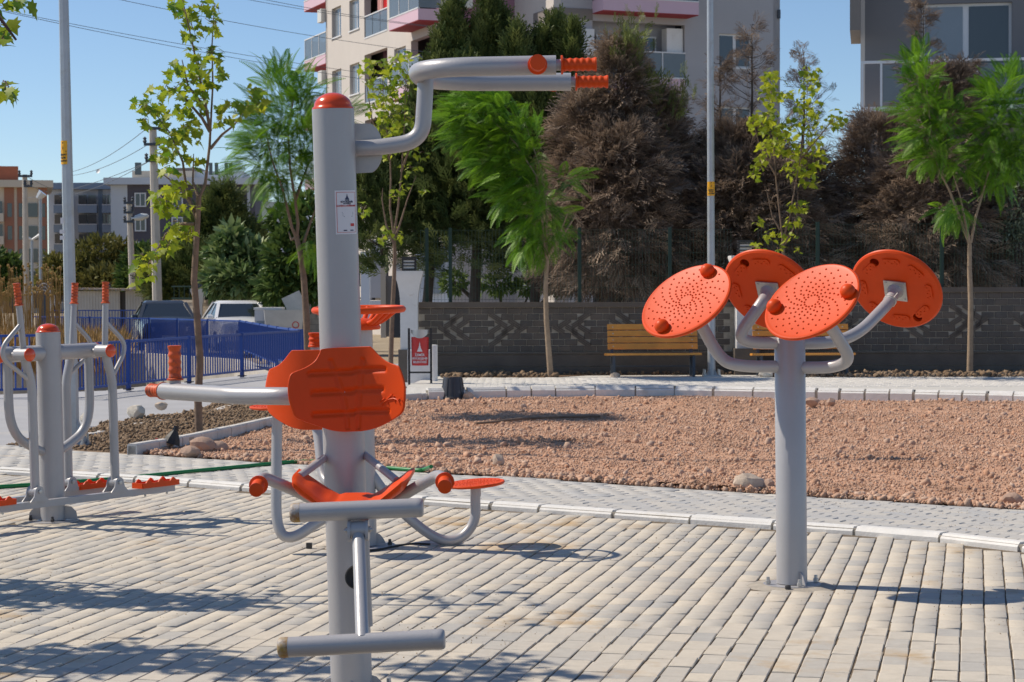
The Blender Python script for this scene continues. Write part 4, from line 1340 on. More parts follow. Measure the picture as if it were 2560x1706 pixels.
def foot_beam(p, q, fore, aft):
    d = (q - p).normalized()
    a, b_ = p - d * aft, q + d * fore
    dz = Vector((0, 0, -0.085))
    bar = MB().bar(a + dz, b_ + dz, 0.05, 0.045).build('foot_beam', M['grey'], aw, smooth=0)
    for h in (p, q):
        for e in (-1, 1):
            poly = [(0.036 * math.cos(t), 0.036 * math.sin(t)) for t in np.linspace(0, PI, 9)] + [(-0.044, -0.03), (-0.075, -0.062), (0.075, -0.062), (0.044, -0.03)]
            MB().prism(poly, h + EA * e * 0.042 - EA * 0.004, d, (0, 0, 1), EA, 0.008).build('hinge_cheek', M['grey'], bar, smooth=40)
        MB().tube([h - EA * 0.038, h + EA * 0.038], 0.034, 18).build('hinge_barrel', M['grey'], bar)
        for e in (-1, 1):
            MB().lathe(h + EA * e * 0.046, EA * e, [(0, 0.014), (0.010, 0.013), (0.012, 0)], 10).build('pivot_bolt', M['steel'], bar)
    for end, s_ in ((b_, 1), (a, -1)):
        # tray with wavy walls
        c = end - d * s_ * 0.155 + Vector((0, 0, -0.062))
        w, l = 0.105, 0.335
        tr = MB().box(c + Vector((0, 0, 0.006)), (l, w, 0.012), Matrix((d, EA, Vector((0, 0, 1)))).transposed())
        def wall(o0, dirv, length, thick, hh):
            n = 24
            poly = [(0, 0), (length, 0)] + [(length * (1 - k / n), hh * (0.62 + 0.38 * max(0, math.cos(2 * PI * (1 - k / n) * 3.0 + PI)))) for k in range(n + 1)]
            tr.prism(poly, o0, dirv, (0, 0, 1), thick, 1.0)
        for e in (-1, 1):
            wall(c - d * l / 2 + EA * e * w / 2 - EA * 0.004, d, l, EA * 0.009, 0.058)
        for e in (-1, 1):
            tr.box(c + d * e * l / 2 + Vector((0, 0, 0.018)), (0.009, w, 0.036), Matrix((d, EA, Vector((0, 0, 1)))).transposed())
        tr.build('foot_tray', M['orange'], bar, smooth=30)
        for e in (-0.1, 0.1):
            MB().lathe(c + d * e + Vector((0, 0, -0.045)), (0, 0, -1), [(0, 0.008), (0.016, 0.008), (0.018, 0)], 8).build('bolt', M['steel'], bar)
foot_beam(h1, h2, 0.52, 0.52)
foot_beam(h4, h3, 0.38, 0.52)

# ------------------------------------------------------------------ leaf templates (x = length axis, z = upper side)
def leaf_maple():
    # five pointed lobes, folded a little along the middle
    pts = [(0, 0), (0.16, 0.20), (0.10, 0.46), (0.30, 0.34), (0.40, 0.52), (0.52, 0.26), (0.66, 0.32), (0.70, 0.15), (1.0, 0.0)]
    V = [(0.0, 0, 0), (0.45, 0, 0.0)]
    up = [(x, y, 0.10 * abs(y) - 0.16 * max(0, x - 0.5)) for x, y in pts[1:-1]]
    dn = [(x, -y, z) for x, y, z in up]
    tip = [(1.0, 0, -0.12)]
    V = V + up + tip + dn[::-1]
    n = len(V)
    F = [(1, i, i + 1) for i in range(2, n - 1)] + [(1, n - 1, 0), (1, 0, 2)]
    return np.array(V, float), np.array(F)
def leaf_simple(w=0.4):
    V = [(0, 0, 0), (0.45, w / 2, 0.06), (1, 0, -0.05), (0.45, -w / 2, 0.06)]
    return np.array(V, float), np.array([(0, 1, 2), (0, 2, 3)])
def frond(npair=19, curl=0.35, w=0.17):
    """feathery leaf: an arching rib with narrow pinnae on both sides"""
    V, F = [], []
    def quad(a, b, c, d):
        o = len(V)
        V.extend([a, b, c, d])
        F.extend([(o, o + 1, o + 2), (o, o + 2, o + 3)])
    def rib(t):
        return np.array((t, 0, 0.22 * t - curl * t * t))
    for k in range(5):
        a, b = rib(k / 5), rib((k + 1) / 5)
        quad(a + (0, 0.006, 0), a - (0, 0.006, 0), b - (0, 0.004, 0), b + (0, 0.004, 0))
    for k in range(npair):
        t = 0.14 + 0.86 * k / (npair - 1)
        p = rib(t)
        L_ = w * (0.45 + 1.1 * math.sin(PI * min(1, 0.18 + 0.80 * t)) * 0.75) * (1.0 - 0.45 * t ** 3)
        for s in (-1, 1):
            tip = p + np.array((0.38 * L_ * 1.3, s * L_, -0.16 * L_))
            mid = (p + tip) / 2
            nrm = np.array((0.0155, -s * 0.005, 0))
            quad(p, mid + nrm, tip, mid - nrm)
    return np.array(V, float), np.array(F)
def conifer_spray(seed, nb=11, droop=0.0, wide=0.30, thin=0.030):
    """fan of scale-leaf twigs"""
    r = np.random.default_rng(seed)
    V, F = [], []
    def blade(a, b, w):
        o = len(V)
        d = b - a
        s = np.cross(d, (0.2, 0.1, 1.0))
        s = s / (np.linalg.norm(s) + 1e-9) * w
        m = a + d * 0.55
        V.extend([a, m + s, b, m - s])
        F.extend([(o, o + 1, o + 2), (o, o + 2, o + 3)])
    blade(np.array((0, 0, 0.)), np.array((1.0, 0, -droop)), thin * 1.3)
    for k in range(nb):
        t = 0.10 + 0.85 * k / nb
        a = np.array((t, 0, -droop * t * t))
        s = 1 if k % 2 else -1
        L_ = wide * (1.15 - 0.7 * t) * r.uniform(0.75, 1.25)
        b = a + np.array((L_ * 1.15, s * L_ * 0.95, r.uniform(-0.35, 0.35) * L_ - droop * L_))
        blade(a, b, thin)
        c = a + (b - a) * 0.5
        b2 = c + np.array((L_ * 0.62, s * L_ * 0.10, r.uniform(-0.3, 0.3) * L_ - droop * L_ * 0.6))
        blade(c, b2, thin * 0.85)
    return np.array(V, float), np.array(F)
TM, TS, TF = leaf_maple(), leaf_simple(), frond()
TC = [conifer_spray(k) for k in range(3)]
TD = [conifer_spray(k + 10, 13, 0.35, 0.34, 0.016) for k in range(3)]
def join(parts):
    Vs, Fs, Ts, o = [], [], [], 0
    for V, F, t in parts:
        Vs.append(V)
        Fs.append(F + o)
        Ts.append(t)
        o += len(V)
    return np.concatenate(Vs), np.concatenate(Fs), np.concatenate(Ts)

# ------------------------------------------------------------------ young maples
def maple(name, label, base, trunk, limbs, clusters, Y, r0, bark, leaf=0.105, as_objects=0, group='young trees planted round the park', depth=0.45, yellow=0.5, dense=1.25):
    """trunk / limbs: lists of pixel points; clusters: (u, v, ru, rv, count)"""
    t = thing(name, label, 'tree', base, group=group)
    inv = MW[t.name]
    pts = [inv @ at(u, v, Y) for u, v in trunk]
    pts[0] = Vector((0, 0, -0.05))
    rs = [r0 * (1.12 - 0.42 * k / max(1, len(pts) - 1)) for k in range(len(pts))]
    tr = MB().tube(rounded(pts, 0.2, 3) if False else pts, rs, 12).build('trunk', bark, t, smooth=80)
    for k, lm in enumerate(limbs):
        n = len(lm)
        dy = random.uniform(-0.3, 0.3)
        p = [inv @ at(u, v, Y + dy * i / max(1, n - 1)) for i, (u, v) in enumerate(lm)]
        MB().tube(p, [r0 * 0.50 * (1 - 0.75 * i / max(1, n - 1)) for i in range(n)], 8).build('limb', bark, tr, smooth=80)
    P, D = [], []
    tw = MB()
    for (u, v, ru, rv, cnt) in clusters:
        s = Y / FPX
        cnt = int(cnt * dense)
        for k in range(cnt):
            a, q = random.uniform(0, 2 * PI), math.sqrt(random.random())
            p = inv @ at(u + ru * q * math.cos(a), v + rv * q * math.sin(a), Y + random.gauss(0, depth))
            P.append(p)
            D.append((random.gauss(0, 0.8), random.gauss(0, 0.8), random.gauss(-0.55, 0.5)))
        c = inv @ at(u, v, Y)
        for k in range(max(2, cnt // 7)):
            e = P[-1 - random.randrange(cnt)]
            tw.tube([c + (e - c) * 0.0 + Vector((random.gauss(0, 0.03), 0, random.gauss(0, 0.03))), (c + e) / 2 + Vector((0, 0, 0.03)), e], [0.004, 0.003, 0.002], 5)
    tw.build('twigs', bark, t, smooth=80, kind='stuff')
    P = np.array([p[:] for p in P])
    D = np.array(D)
    R = frames(D, RNG.normal(0, 0.6, len(P)))
    sc = leaf * RNG.uniform(0.65, 1.25, len(P))
    tint = np.clip(RNG.beta(1.3, 1.3, len(P)) * 0.9 + yellow - 0.45, 0, 1)
    n1 = min(as_objects, len(P))
    if n1:
        meshes = []
        for k in range(10):
            me = bpy.data.meshes.new('leaf')
            me.from_pydata([tuple(p) for p in TM[0]], [], [tuple(f) for f in TM[1]])
            a_ = me.attributes.new('tint', 'FLOAT', 'POINT')
            a_.data.foreach_set('value', np.full(len(TM[0]), k / 9, dtype=np.float32))
            me.materials.append(M['maple'])
            meshes.append(me)
        for i in range(n1):
            o = link('leaf', meshes[int(tint[i] * 9)], t)
            m = Matrix([list(R[i][r]) + [P[i][r]] for r in range(3)] + [[0, 0, 0, 1]])
            o.matrix_local = m @ Matrix.Scale(sc[i], 4)
    if len(P) > n1:
        V, F, tt = scat(TM, P[n1:], R[n1:], sc[n1:], tint[n1:])
        npmesh('crown', V, F, M['maple'], t, tt, kind='stuff')
    return t
def jacaranda(name, label, base, trunk, limbs, heads, Y, r0, bark, flen=0.42, group='young trees planted round the park', yellow=0.5, lean=0.0):
    """heads: (u, v, ru, rv, count, outward du) tufts of feathery leaves"""
    t = thing(name, label, 'tree', base, group=group)
    inv = MW[t.name]
    pts = [inv @ at(u, v, Y) for u, v in trunk]
    pts[0] = Vector((0, 0, -0.05))
    tr = MB().tube(pts, [r0 * (1.12 - 0.40 * k / max(1, len(pts) - 1)) for k in range(len(pts))], 12).build('trunk', bark, t, smooth=80)
    for lm in limbs:
        n = len(lm)
        dy = random.uniform(-0.3, 0.3)
        p = [inv @ at(u, v, Y + dy * i / max(1, n - 1)) for i, (u, v) in enumerate(lm)]
        MB().tube(p, [r0 * 0.52 * (1 - 0.7 * i / max(1, n - 1)) for i in range(n)], 8).build('limb', bark, tr, smooth=80)
    P, D = [], []
    for (u, v, ru, rv, cnt, du, dv) in heads:
        for k in range(int(cnt * 2.0)):
            a, q = random.uniform(0, 2 * PI), random.random() ** 0.6
            du_, dv_ = math.cos(a), math.sin(a)
            P.append(inv @ at(u + ru * q * du_ * 0.8, v + rv * q * dv_ * 0.8, Y + random.gauss(0, 0.30)))
            D.append((0.7 * du_ * q + du + random.gauss(0, 0.35), random.gauss(-0.1, 0.75), -0.55 * dv_ * q - dv + random.gauss(0.12, 0.35)))
    P, D = np.array([p[:] for p in P]), np.array(D)
    R = frames(D, RNG.normal(0, 0.45, len(P)))
    tint = np.clip(RNG.beta(1.4, 1.4, len(P)) + yellow - 0.5, 0, 1)
    V, F, tt = scat(TF, P, R, flen * RNG.uniform(0.6, 1.15, len(P)), tint)
    npmesh('crown', V, F, M['jaca'], t, tt, kind='stuff')
    return t
Y1 = G(498, 1084, 0.05).y
maple('maple_tree', 'young yellow-green maple in the soil bed beside the left lamp post', G(498, 1084, 0.05),
      [(498, 1088), (495, 1000), (500, 900), (493, 800), (485, 700), (491, 600), (494, 555), (497, 493)],
      [[(497, 495), (513, 460), (524, 365), (526, 325), (532, 214), (530, 115), (536, 8)], [(496, 492), (482, 455), (484, 385)], [(526, 328), (516, 275), (497, 184), (478, 95), (455, -8)],
       [(494, 556), (467, 480), (457, 405), (425, 333), (390, 287)], [(526, 372), (555, 337), (585, 314), (620, 264)], [(486, 560), (455, 560), (415, 585), (385, 640), (352, 690)],
       [(525, 330), (505, 295), (470, 255), (440, 220), (395, 240)], [(516, 275), (470, 215), (455, 150)], [(484, 520), (450, 470), (400, 430)]],
      [(450, 25, 28, 35, 14), (478, 60, 26, 45, 20), (512, 12, 24, 16, 9), (544, 22, 12, 20, 5), (530, 55, 20, 35, 12), (490, 150, 36, 40, 30), (535, 140, 26, 30, 14), (432, 172, 18, 24, 10), (545, 182, 16, 18, 8),
       (500, 205, 44, 30, 24), (410, 225, 34, 14, 14), (445, 222, 26, 20, 14), (365, 262, 30, 20, 20), (395, 282, 24, 18, 12), (505, 250, 30, 34, 16), (368, 302, 14, 14, 5), (450, 276, 30, 18, 14), (470, 320, 40, 22, 20),
       (405, 312, 18, 14, 6), (585, 275, 45, 24, 22), (635, 240, 30, 28, 16), (560, 300, 26, 18, 9), (640, 265, 22, 14, 8), (440, 345, 34, 18, 14), (405, 380, 26, 28, 16), (420, 370, 26, 24, 10), (490, 335, 20, 24, 10), (480, 400, 28, 26, 10),
       (425, 420, 22, 20, 9), (445, 470, 32, 22, 16), (405, 490, 26, 24, 16), (430, 515, 36, 20, 16), (400, 510, 20, 16, 8), (460, 590, 26, 12, 8), (440, 560, 18, 20, 7), (425, 610, 24, 26, 16), (395, 630, 26, 14, 9),
       (358, 640, 26, 12, 9), (345, 688, 13, 30, 8), (370, 660, 16, 14, 7), (380, 682, 12, 20, 6), (480, 575, 10, 12, 4), (485, 520, 16, 12, 5)],
      Y1, 0.038, M['bark'], 0.118, 300, depth=0.30, yellow=0.50)
Y2 = G(979, 985).y
maple('maple_tree', 'bushy yellow-green maple growing between the press post and the white gate pillar', G(979, 985),
      [(979, 985), (977, 900), (980, 800), (985, 700), (987, 640), (985, 590)],
      [[(985, 592), (975, 520), (977, 450), (975, 380), (960, 280), (955, 180)], [(985, 590), (995, 520), (1003, 440), (1010, 330), (1015, 200)], [(986, 600), (1000, 560), (1018, 500), (1040, 440)],
       [(984, 610), (965, 560), (955, 500), (957, 470)], [(975, 400), (930, 300), (915, 200)], [(1003, 430), (1035, 340), (1040, 260)]],
      [(935, 165, 40, 22, 30), (985, 155, 30, 26, 20), (1015, 140, 30, 16, 14), (920, 200, 20, 30, 14), (960, 220, 40, 40, 46), (1010, 210, 34, 44, 36), (945, 270, 34, 30, 28), (990, 290, 40, 36, 40), (1015, 300, 30, 30, 18),
       (960, 330, 40, 34, 34), (925, 330, 20, 16, 8), (1005, 365, 34, 22, 16), (955, 385, 34, 20, 14), (1050, 385, 20, 12, 7), (1020, 420, 30, 16, 7), (1000, 470, 30, 26, 8), (910, 520, 14, 24, 7), (990, 490, 16, 14, 4),
       (1058, 480, 10, 14, 4), (975, 575, 24, 14, 8), (995, 588, 14, 12, 5), (960, 600, 14, 10, 4), (885, 440, 20, 14, 5)],
      Y2, 0.036, M['bark'], 0.105, 0, depth=0.35, yellow=0.58, dense=1.6)
Y3 = 24.6
jacaranda('jacaranda_tree', 'feathery green jacaranda with a forked bare trunk left of the press post', G(772, 1035),
          [(772, 1035), (770, 900), (766, 800), (760, 700), (752, 640), (742, 595)],
          [[(742, 596), (730, 570), (718, 520), (705, 470), (680, 400), (665, 330)], [(742, 596), (745, 560), (738, 500), (725, 420), (720, 330), (735, 240)], [(752, 630), (765, 590), (775, 560), (790, 520)], [(745, 590), (728, 600), (722, 580)],
           [(738, 500), (760, 440), (775, 400)]],
          [(700, 215, 46, 34, 26, 0.0, -0.5), (745, 230, 50, 26, 20, 0.3, -0.3), (670, 290, 60, 40, 34, -0.5, -0.1), (735, 290, 60, 44, 44, 0.1, 0), (690, 360, 70, 40, 44, -0.2, 0.1), (760, 350, 40, 50, 34, 0.2, 0), (640, 400, 50, 36, 22, -0.7, 0.1),
           (700, 430, 60, 34, 26, -0.1, 0.2), (770, 430, 40, 40, 24, 0.2, 0.1), (820, 330, 40, 40, 18, 0.4, 0), (850, 290, 26, 22, 8, 0.5, 0), (780, 610, 20, 40, 12, 0.2, 0.8), (720, 480, 44, 30, 10, 0, 0.4), (655, 340, 36, 26, 14, -0.6, 0)],
          Y3, 0.044, M['bark'], 0.40, yellow=0.46)
Y4 = 31.2
jacaranda('jacaranda_tree', 'bright green windswept jacaranda standing before the dark wall in the middle', at(1378, 950, Y4),
          [(1378, 950), (1372, 880), (1366, 800), (1364, 720), (1368, 650)],
          [[(1368, 652), (1358, 600), (1355, 520), (1340, 440), (1290, 360), (1210, 280)], [(1368, 650), (1366, 580), (1365, 500), (1350, 420), (1310, 300)], [(1368, 648), (1400, 600), (1435, 545), (1440, 538)], [(1370, 640), (1395, 600), (1420, 530)]],
          [(1190, 255, 70, 26, 44, -0.9, 0.05), (1150, 290, 60, 26, 30, -1.0, 0.1), (1240, 270, 50, 40, 44, -0.7, -0.1), (1180, 340, 70, 30, 40, -0.9, 0.2), (1250, 340, 60, 40, 54, -0.7, 0.1), (1220, 400, 60, 34, 40, -0.8, 0.3), (1290, 330, 40, 60, 40, -0.4, -0.2),
           (1280, 420, 60, 40, 50, -0.7, 0.3), (1320, 400, 40, 50, 34, -0.3, 0.0), (1330, 470, 50, 40, 44, -0.4, 0.4), (1270, 480, 40, 30, 26, -0.8, 0.4), (1360, 520, 40, 50, 34, 0.0, 0.3), (1320, 550, 40, 44, 30, -0.4, 0.6), (1310, 600, 22, 40, 18, -0.2, 1.0),
           (1350, 600, 26, 40, 22, 0.0, 0.8), (1420, 450, 30, 20, 10, 0.6, -0.1), (1345, 330, 12, 30, 8, 0.1, -0.6), (1390, 560, 26, 40, 16, 0.3, 0.5)],
          Y4, 0.045, M['bark_pale'], 0.42, yellow=0.58)
Y5 = 31.0
maple('maple_tree', 'yellow-leaved maple with several thin stems behind the orange discs', at(1965, 948, Y5),
      [(1965, 948), (1963, 800), (1960, 700), (1958, 640), (1957, 600)],
      [[(1957, 602), (1950, 540), (1940, 450), (1935, 380), (1930, 250), (1925, 190)], [(1957, 600), (1975, 540), (1985, 480), (2000, 400), (2015, 300), (2020, 190)], [(1950, 575), (1930, 540), (1915, 470)], [(1962, 610), (1990, 560), (1995, 480)],
       [(1940, 440), (1900, 370), (1885, 310)], [(2000, 400), (2050, 340), (2090, 290)]],
      [(1925, 195, 22, 20, 22), (1920, 235, 24, 26, 26), (2025, 200, 30, 34, 34), (1965, 235, 20, 20, 14), (1920, 290, 26, 30, 24), (2020, 265, 34, 34, 32), (1895, 310, 28, 24, 22), (1940, 330, 34, 30, 34), (1980, 320, 26, 30, 18), (2030, 330, 34, 34, 32),
       (2090, 300, 22, 30, 20), (1925, 370, 34, 26, 26), (1970, 370, 34, 26, 26), (2025, 400, 44, 34, 40), (1900, 400, 16, 20, 8), (1985, 420, 30, 24, 16), (1885, 430, 14, 24, 10), (2020, 450, 26, 20, 14), (1995, 520, 26, 22, 14), (1985, 555, 24, 16, 10),
       (1895, 560, 10, 14, 5), (1925, 590, 16, 14, 7), (1970, 590, 30, 14, 9), (1890, 620, 24, 14, 7), (1945, 620, 16, 10, 4), (1995, 625, 8, 12, 3)],
      Y5, 0.032, M['bark'], 0.108, 0, depth=0.35, yellow=0.74, dense=1.8)
Y6 = 31.6
jacaranda('jacaranda_tree', 'bright green jacaranda with a forked trunk near the right edge, before the soil strip', at(2424, 948, Y6),
          [(2424, 948), (2426, 860), (2427, 760), (2424, 680), (2424, 610)],
          [[(2424, 612), (2405, 560), (2375, 480), (2345, 420), (2330, 350), (2320, 250), (2310, 170)], [(2425, 610), (2410, 540), (2400, 490), (2380, 430)], [(2427, 608), (2440, 540), (2462, 465), (2480, 400), (2510, 260)]],
          [(2290, 155, 30, 22, 20, -0.2, -0.6), (2300, 200, 34, 34, 36, -0.2, -0.2), (2320, 260, 34, 40, 40, -0.1, 0), (2275, 280, 30, 18, 12, -0.7, 0), (2330, 330, 60, 36, 48, -0.2, 0.2), (2290, 335, 34, 16, 12, -0.8, 0.1), (2380, 300, 50, 30, 30, 0.2, 0),
           (2310, 390, 44, 24, 22, -0.6, 0.3), (2360, 390, 50, 36, 40, 0, 0.2), (2410, 420, 30, 30, 16, 0.2, 0.5), (2525, 200, 30, 26, 26, 0, -0.7), (2480, 240, 36, 30, 30, -0.4, -0.1), (2530, 260, 50, 40, 54, 0.3, 0), (2480, 310, 50, 40, 54, -0.3, 0.1),
           (2540, 330, 50, 40, 50, 0.3, 0.1), (2470, 380, 44, 40, 44, -0.2, 0.4), (2530, 400, 50, 44, 50, 0.2, 0.4), (2490, 450, 30, 30, 18, 0, 0.8), (2395, 520, 34, 34, 18, 0, 0.6), (2370, 530, 22, 26, 10, -0.3, 0.7)],
          Y6, 0.046, M['bark_pale'], 0.40, yellow=0.56)
# trees beside the frame on the left: they shade the lower left of the plaza and reach in at the top corner
maple('maple_tree', 'maple just beyond the left edge, its leaf tips hanging into the top left corner', (-4.15, 10.6, 0),
      [(-700, 1400), (-695, 1000), (-690, 700), (-680, 400)],
      [[(-680, 400), (-480, 200), (-250, 40), (0, 45), (40, 100)], [(-680, 400), (-420, 330), (-120, 230), (15, 215)], [(-680, 400), (-700, 250)]],
      [(30, 2, 40, 12, 14), (5, 55, 18, 30, 6), (12, 105, 16, 22, 5), (12, 218, 20, 14, 8), (22, 240, 14, 12, 4), (-120, 120, 80, 110, 16), (-300, 300, 120, 60, 20)],
      10.6, 0.05, M['bark_dark'], 0.10, 0, depth=0.30, group='trees beyond the left edge', yellow=0.3, dense=1.0)
for (x, y, h, lumps, lb) in ((-4.25, 11.1, 2.5, ((-4.15, 10.6, 2.15, 0.42, 260), (-3.75, 10.5, 2.3, 0.32, 150), (-4.5, 10.75, 2.0, 0.40, 180), (-3.45, 10.4, 2.35, 0.2, 50)), 'low bushy maple out of view at the left shading the pavers by the frame edge'),
                             (-3.95, 9.0, 3.3, ((-3.97, 8.9, 2.4, 0.38, 220), (-3.30, 8.86, 2.6, 0.30, 140), (-3.15, 9.0, 3.4, 0.34, 130), (-4.2, 9.2, 2.9, 0.4, 120)), 'maple out of view at the left whose crown shades the nearest pavers')):
    t = thing('maple_tree', lb, 'tree', (x, y, 0), group='trees beyond the left edge')
    tr = MB().tube([(0, 0, -0.05), (0.03, 0, 1.0), (0, 0.02, 1.6), (0.05, 0, h)], [0.05, 0.045, 0.035, 0.012], 10)
    P = []
    for (lx, ly, lz, r, q) in lumps:
        v = RNG.normal(size=(q, 3))
        v /= np.linalg.norm(v, axis=1, keepdims=True)
        P.append(v * (r * RNG.random((q, 1)) ** 0.45) * (1.25, 1.0, 0.75) + (lx - x, ly - y, lz))
        tr.tube([(0, 0.02, 1.5), (lx - x, ly - y, lz)], [0.02, 0.006], 6)
    tr.build('trunk', M['bark_dark'], t, smooth=80)
    P = np.concatenate(P)
    V, F, tt = scat(TM, P, frames(RNG.normal(0, 1, (len(P), 3)) + (0, 0, -0.6), RNG.normal(0, 0.6, len(P))), 0.12 * RNG.uniform(0.6, 1.2, len(P)), RNG.random(len(P)))
    npmesh('crown', V, F, M['maple'], t, tt, kind='stuff')

# ------------------------------------------------------------------ conifers behind the wall
def conifer(label, base, cones, n, T, mtl, ln, elev, group, bark, trunk_r=0.10, tint_top=0.0, name='conifer_tree', extra=None, scatter=0.5, limbs=26):
    """cones: (dx, dy, z0, z1, r, shape) sub-crowns; shape >1 pulls the widest part down"""
    t = thing(name, label, 'tree', base, group=group)
    zt = max(c[3] for c in cones)
    lead = max(cones, key=lambda c: c[3])
    tk = MB().tube([(0, 0, -0.2), (0.02, 0, 1.0), (lead[0] * 0.5, lead[1] * 0.5, zt * 0.55), (lead[0], lead[1], zt * 0.97)], [trunk_r * 1.2, trunk_r, trunk_r * 0.6, 0.012], 10).build('trunk', bark, t, smooth=80)
    lb = MB()
    parts = []
    w = np.array([c[4] * (c[3] - c[2]) for c in cones])
    w = w / w.sum()
    for c, q in zip(cones, w):
        dx, dy, z0, z1, r, shp = c
        m = int(n * q)
        h = RNG.random(m) ** 0.8
        a = RNG.random(m) * 2 * PI
        prof = np.where(h < 0.16, 0.62 + 2.4 * h, (1 - (h - 0.16) / 0.84) ** shp) * r
        lump = np.array([1 + 0.30 * mnoise.noise(Vector((math.cos(A) * 1.6 + dx * 3, math.sin(A) * 1.6 + dy, H * 5.0))) + 0.22 * mnoise.noise(Vector((math.cos(A) * 4 + dx, math.sin(A) * 4, H * 13.0))) for A, H in zip(a, h)])
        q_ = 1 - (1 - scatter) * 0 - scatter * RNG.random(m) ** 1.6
        rad = prof * lump * q_
        P = np.stack([dx + rad * np.cos(a), dy + rad * np.sin(a), z0 + (z1 - z0) * h], 1)
        el = elev(h) + RNG.normal(0, 0.28, m)
        a2 = a + RNG.normal(0, 0.45, m)
        D = np.stack([np.cos(a2) * np.cos(el), np.sin(a2) * np.cos(el), np.sin(el)], 1)
        R = frames(D, RNG.normal(0, 0.9, m))
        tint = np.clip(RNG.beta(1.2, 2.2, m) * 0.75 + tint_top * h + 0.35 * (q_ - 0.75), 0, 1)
        s = ln * RNG.uniform(0.6, 1.25, m)
        pick = RNG.integers(0, len(T), m)
        for k in range(len(T)):
            mm = pick == k
            if mm.any():
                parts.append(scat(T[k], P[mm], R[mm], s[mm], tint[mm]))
        for k in range(int(limbs * q) + 2):
            hh, A = random.uniform(0.05, 0.85), random.uniform(0, 2 * PI)
            pr = (1 - hh) ** shp * r * 0.8
            e = float(elev(np.array([hh]))[0])
            z = z0 + (z1 - z0) * hh
            lb.tube([(dx * 0.8, dy * 0.8, z - 0.15), (dx + pr * 0.5 * math.cos(A), dy + pr * 0.5 * math.sin(A), z + 0.1 * e), (dx + pr * math.cos(A), dy + pr * math.sin(A), z + pr * 0.5 * math.tan(max(-0.8, min(0.8, e))))], [0.024, 0.016, 0.005], 5)
    V, F, tt = join(parts)
    npmesh('crown', V, F, mtl, t, tt, kind='stuff')
    lb.build('limbs', bark, t, smooth=80, kind='stuff')
    if extra:
        extra(t)
    return t
up_el = lambda h: 0.35 + 0.95 * h
gdc = 'conifers behind the boundary wall'
def wz(u, v, Y):
    return at(u, v, Y).z
def cones_px(Y, bx, lst):
    out = []
    for (u, vt, vb, r, shp, dy) in lst:
        p = at(u, vt, Y)
        out.append((p.x - bx, dy, wz(u, vb, Y), p.z, r, shp))
    return out
YC = 37.5
gz0 = 0.0
x = at(1060, 400, YC).x
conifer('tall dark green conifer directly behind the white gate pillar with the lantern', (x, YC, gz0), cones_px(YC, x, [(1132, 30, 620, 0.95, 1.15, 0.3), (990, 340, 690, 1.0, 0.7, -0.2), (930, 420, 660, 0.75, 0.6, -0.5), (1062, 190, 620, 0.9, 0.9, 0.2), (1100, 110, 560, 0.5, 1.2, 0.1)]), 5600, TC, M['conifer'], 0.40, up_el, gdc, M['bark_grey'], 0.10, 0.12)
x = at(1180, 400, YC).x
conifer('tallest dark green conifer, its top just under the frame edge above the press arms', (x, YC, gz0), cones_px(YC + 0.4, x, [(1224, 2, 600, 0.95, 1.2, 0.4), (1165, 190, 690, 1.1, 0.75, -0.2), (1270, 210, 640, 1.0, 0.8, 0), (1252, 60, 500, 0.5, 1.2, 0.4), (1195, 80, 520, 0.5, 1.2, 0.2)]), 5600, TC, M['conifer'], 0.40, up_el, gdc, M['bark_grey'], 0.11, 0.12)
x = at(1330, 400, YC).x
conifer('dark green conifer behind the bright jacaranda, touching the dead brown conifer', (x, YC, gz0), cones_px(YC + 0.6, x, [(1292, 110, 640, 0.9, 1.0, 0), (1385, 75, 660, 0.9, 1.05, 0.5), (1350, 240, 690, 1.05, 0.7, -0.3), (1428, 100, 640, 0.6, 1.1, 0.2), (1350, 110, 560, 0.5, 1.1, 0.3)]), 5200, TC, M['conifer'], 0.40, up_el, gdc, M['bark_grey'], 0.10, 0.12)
dr_el = lambda h: -0.55 + 1.2 * h
gdd = 'dead brown conifers behind the boundary wall'
x = at(1540, 400, 36.5).x
def green_tips(t):
    parts = []
    for (u, v, n) in ((1560, 130, 60), (1585, 160, 40), (1640, 240, 34), (1700, 270, 30), (1590, 105, 20)):
        p = at(u, v, 36.3)
        P = np.array([(p.x - t.location.x, p.y - t.location.y, p.z - t.location.z)]) + RNG.normal(0, 0.13, (n, 3)) * (1, 1, 1.7)
        D = RNG.normal(0, 0.35, (n, 3)) + (0, 0, 1)
        parts.append(scat(TC[0], P, frames(D, RNG.normal(0, 1, n)), 0.30 * RNG.uniform(0.6, 1.2, n), np.clip(RNG.random(n) + 0.3, 0, 1)))
    V, F, tt = join(parts)
    npmesh('green_shoots', V, F, M['conifer'], t, tt, kind='stuff')
conifer('dead brown conifer with a few living green tips beside the left-hand bench', (x, 36.5, 0), cones_px(36.5, x, [(1545, 130, 720, 1.15, 0.75, 0), (1640, 240, 700, 1.0, 0.7, 0.3), (1455, 260, 690, 0.85, 0.65, -0.2), (1540, 340, 720, 1.40, 0.5, -0.6)]), 8200, TD, M['dead'], 0.44, dr_el, gdd, M['bark_grey'], 0.10, 0.15, extra=green_tips)
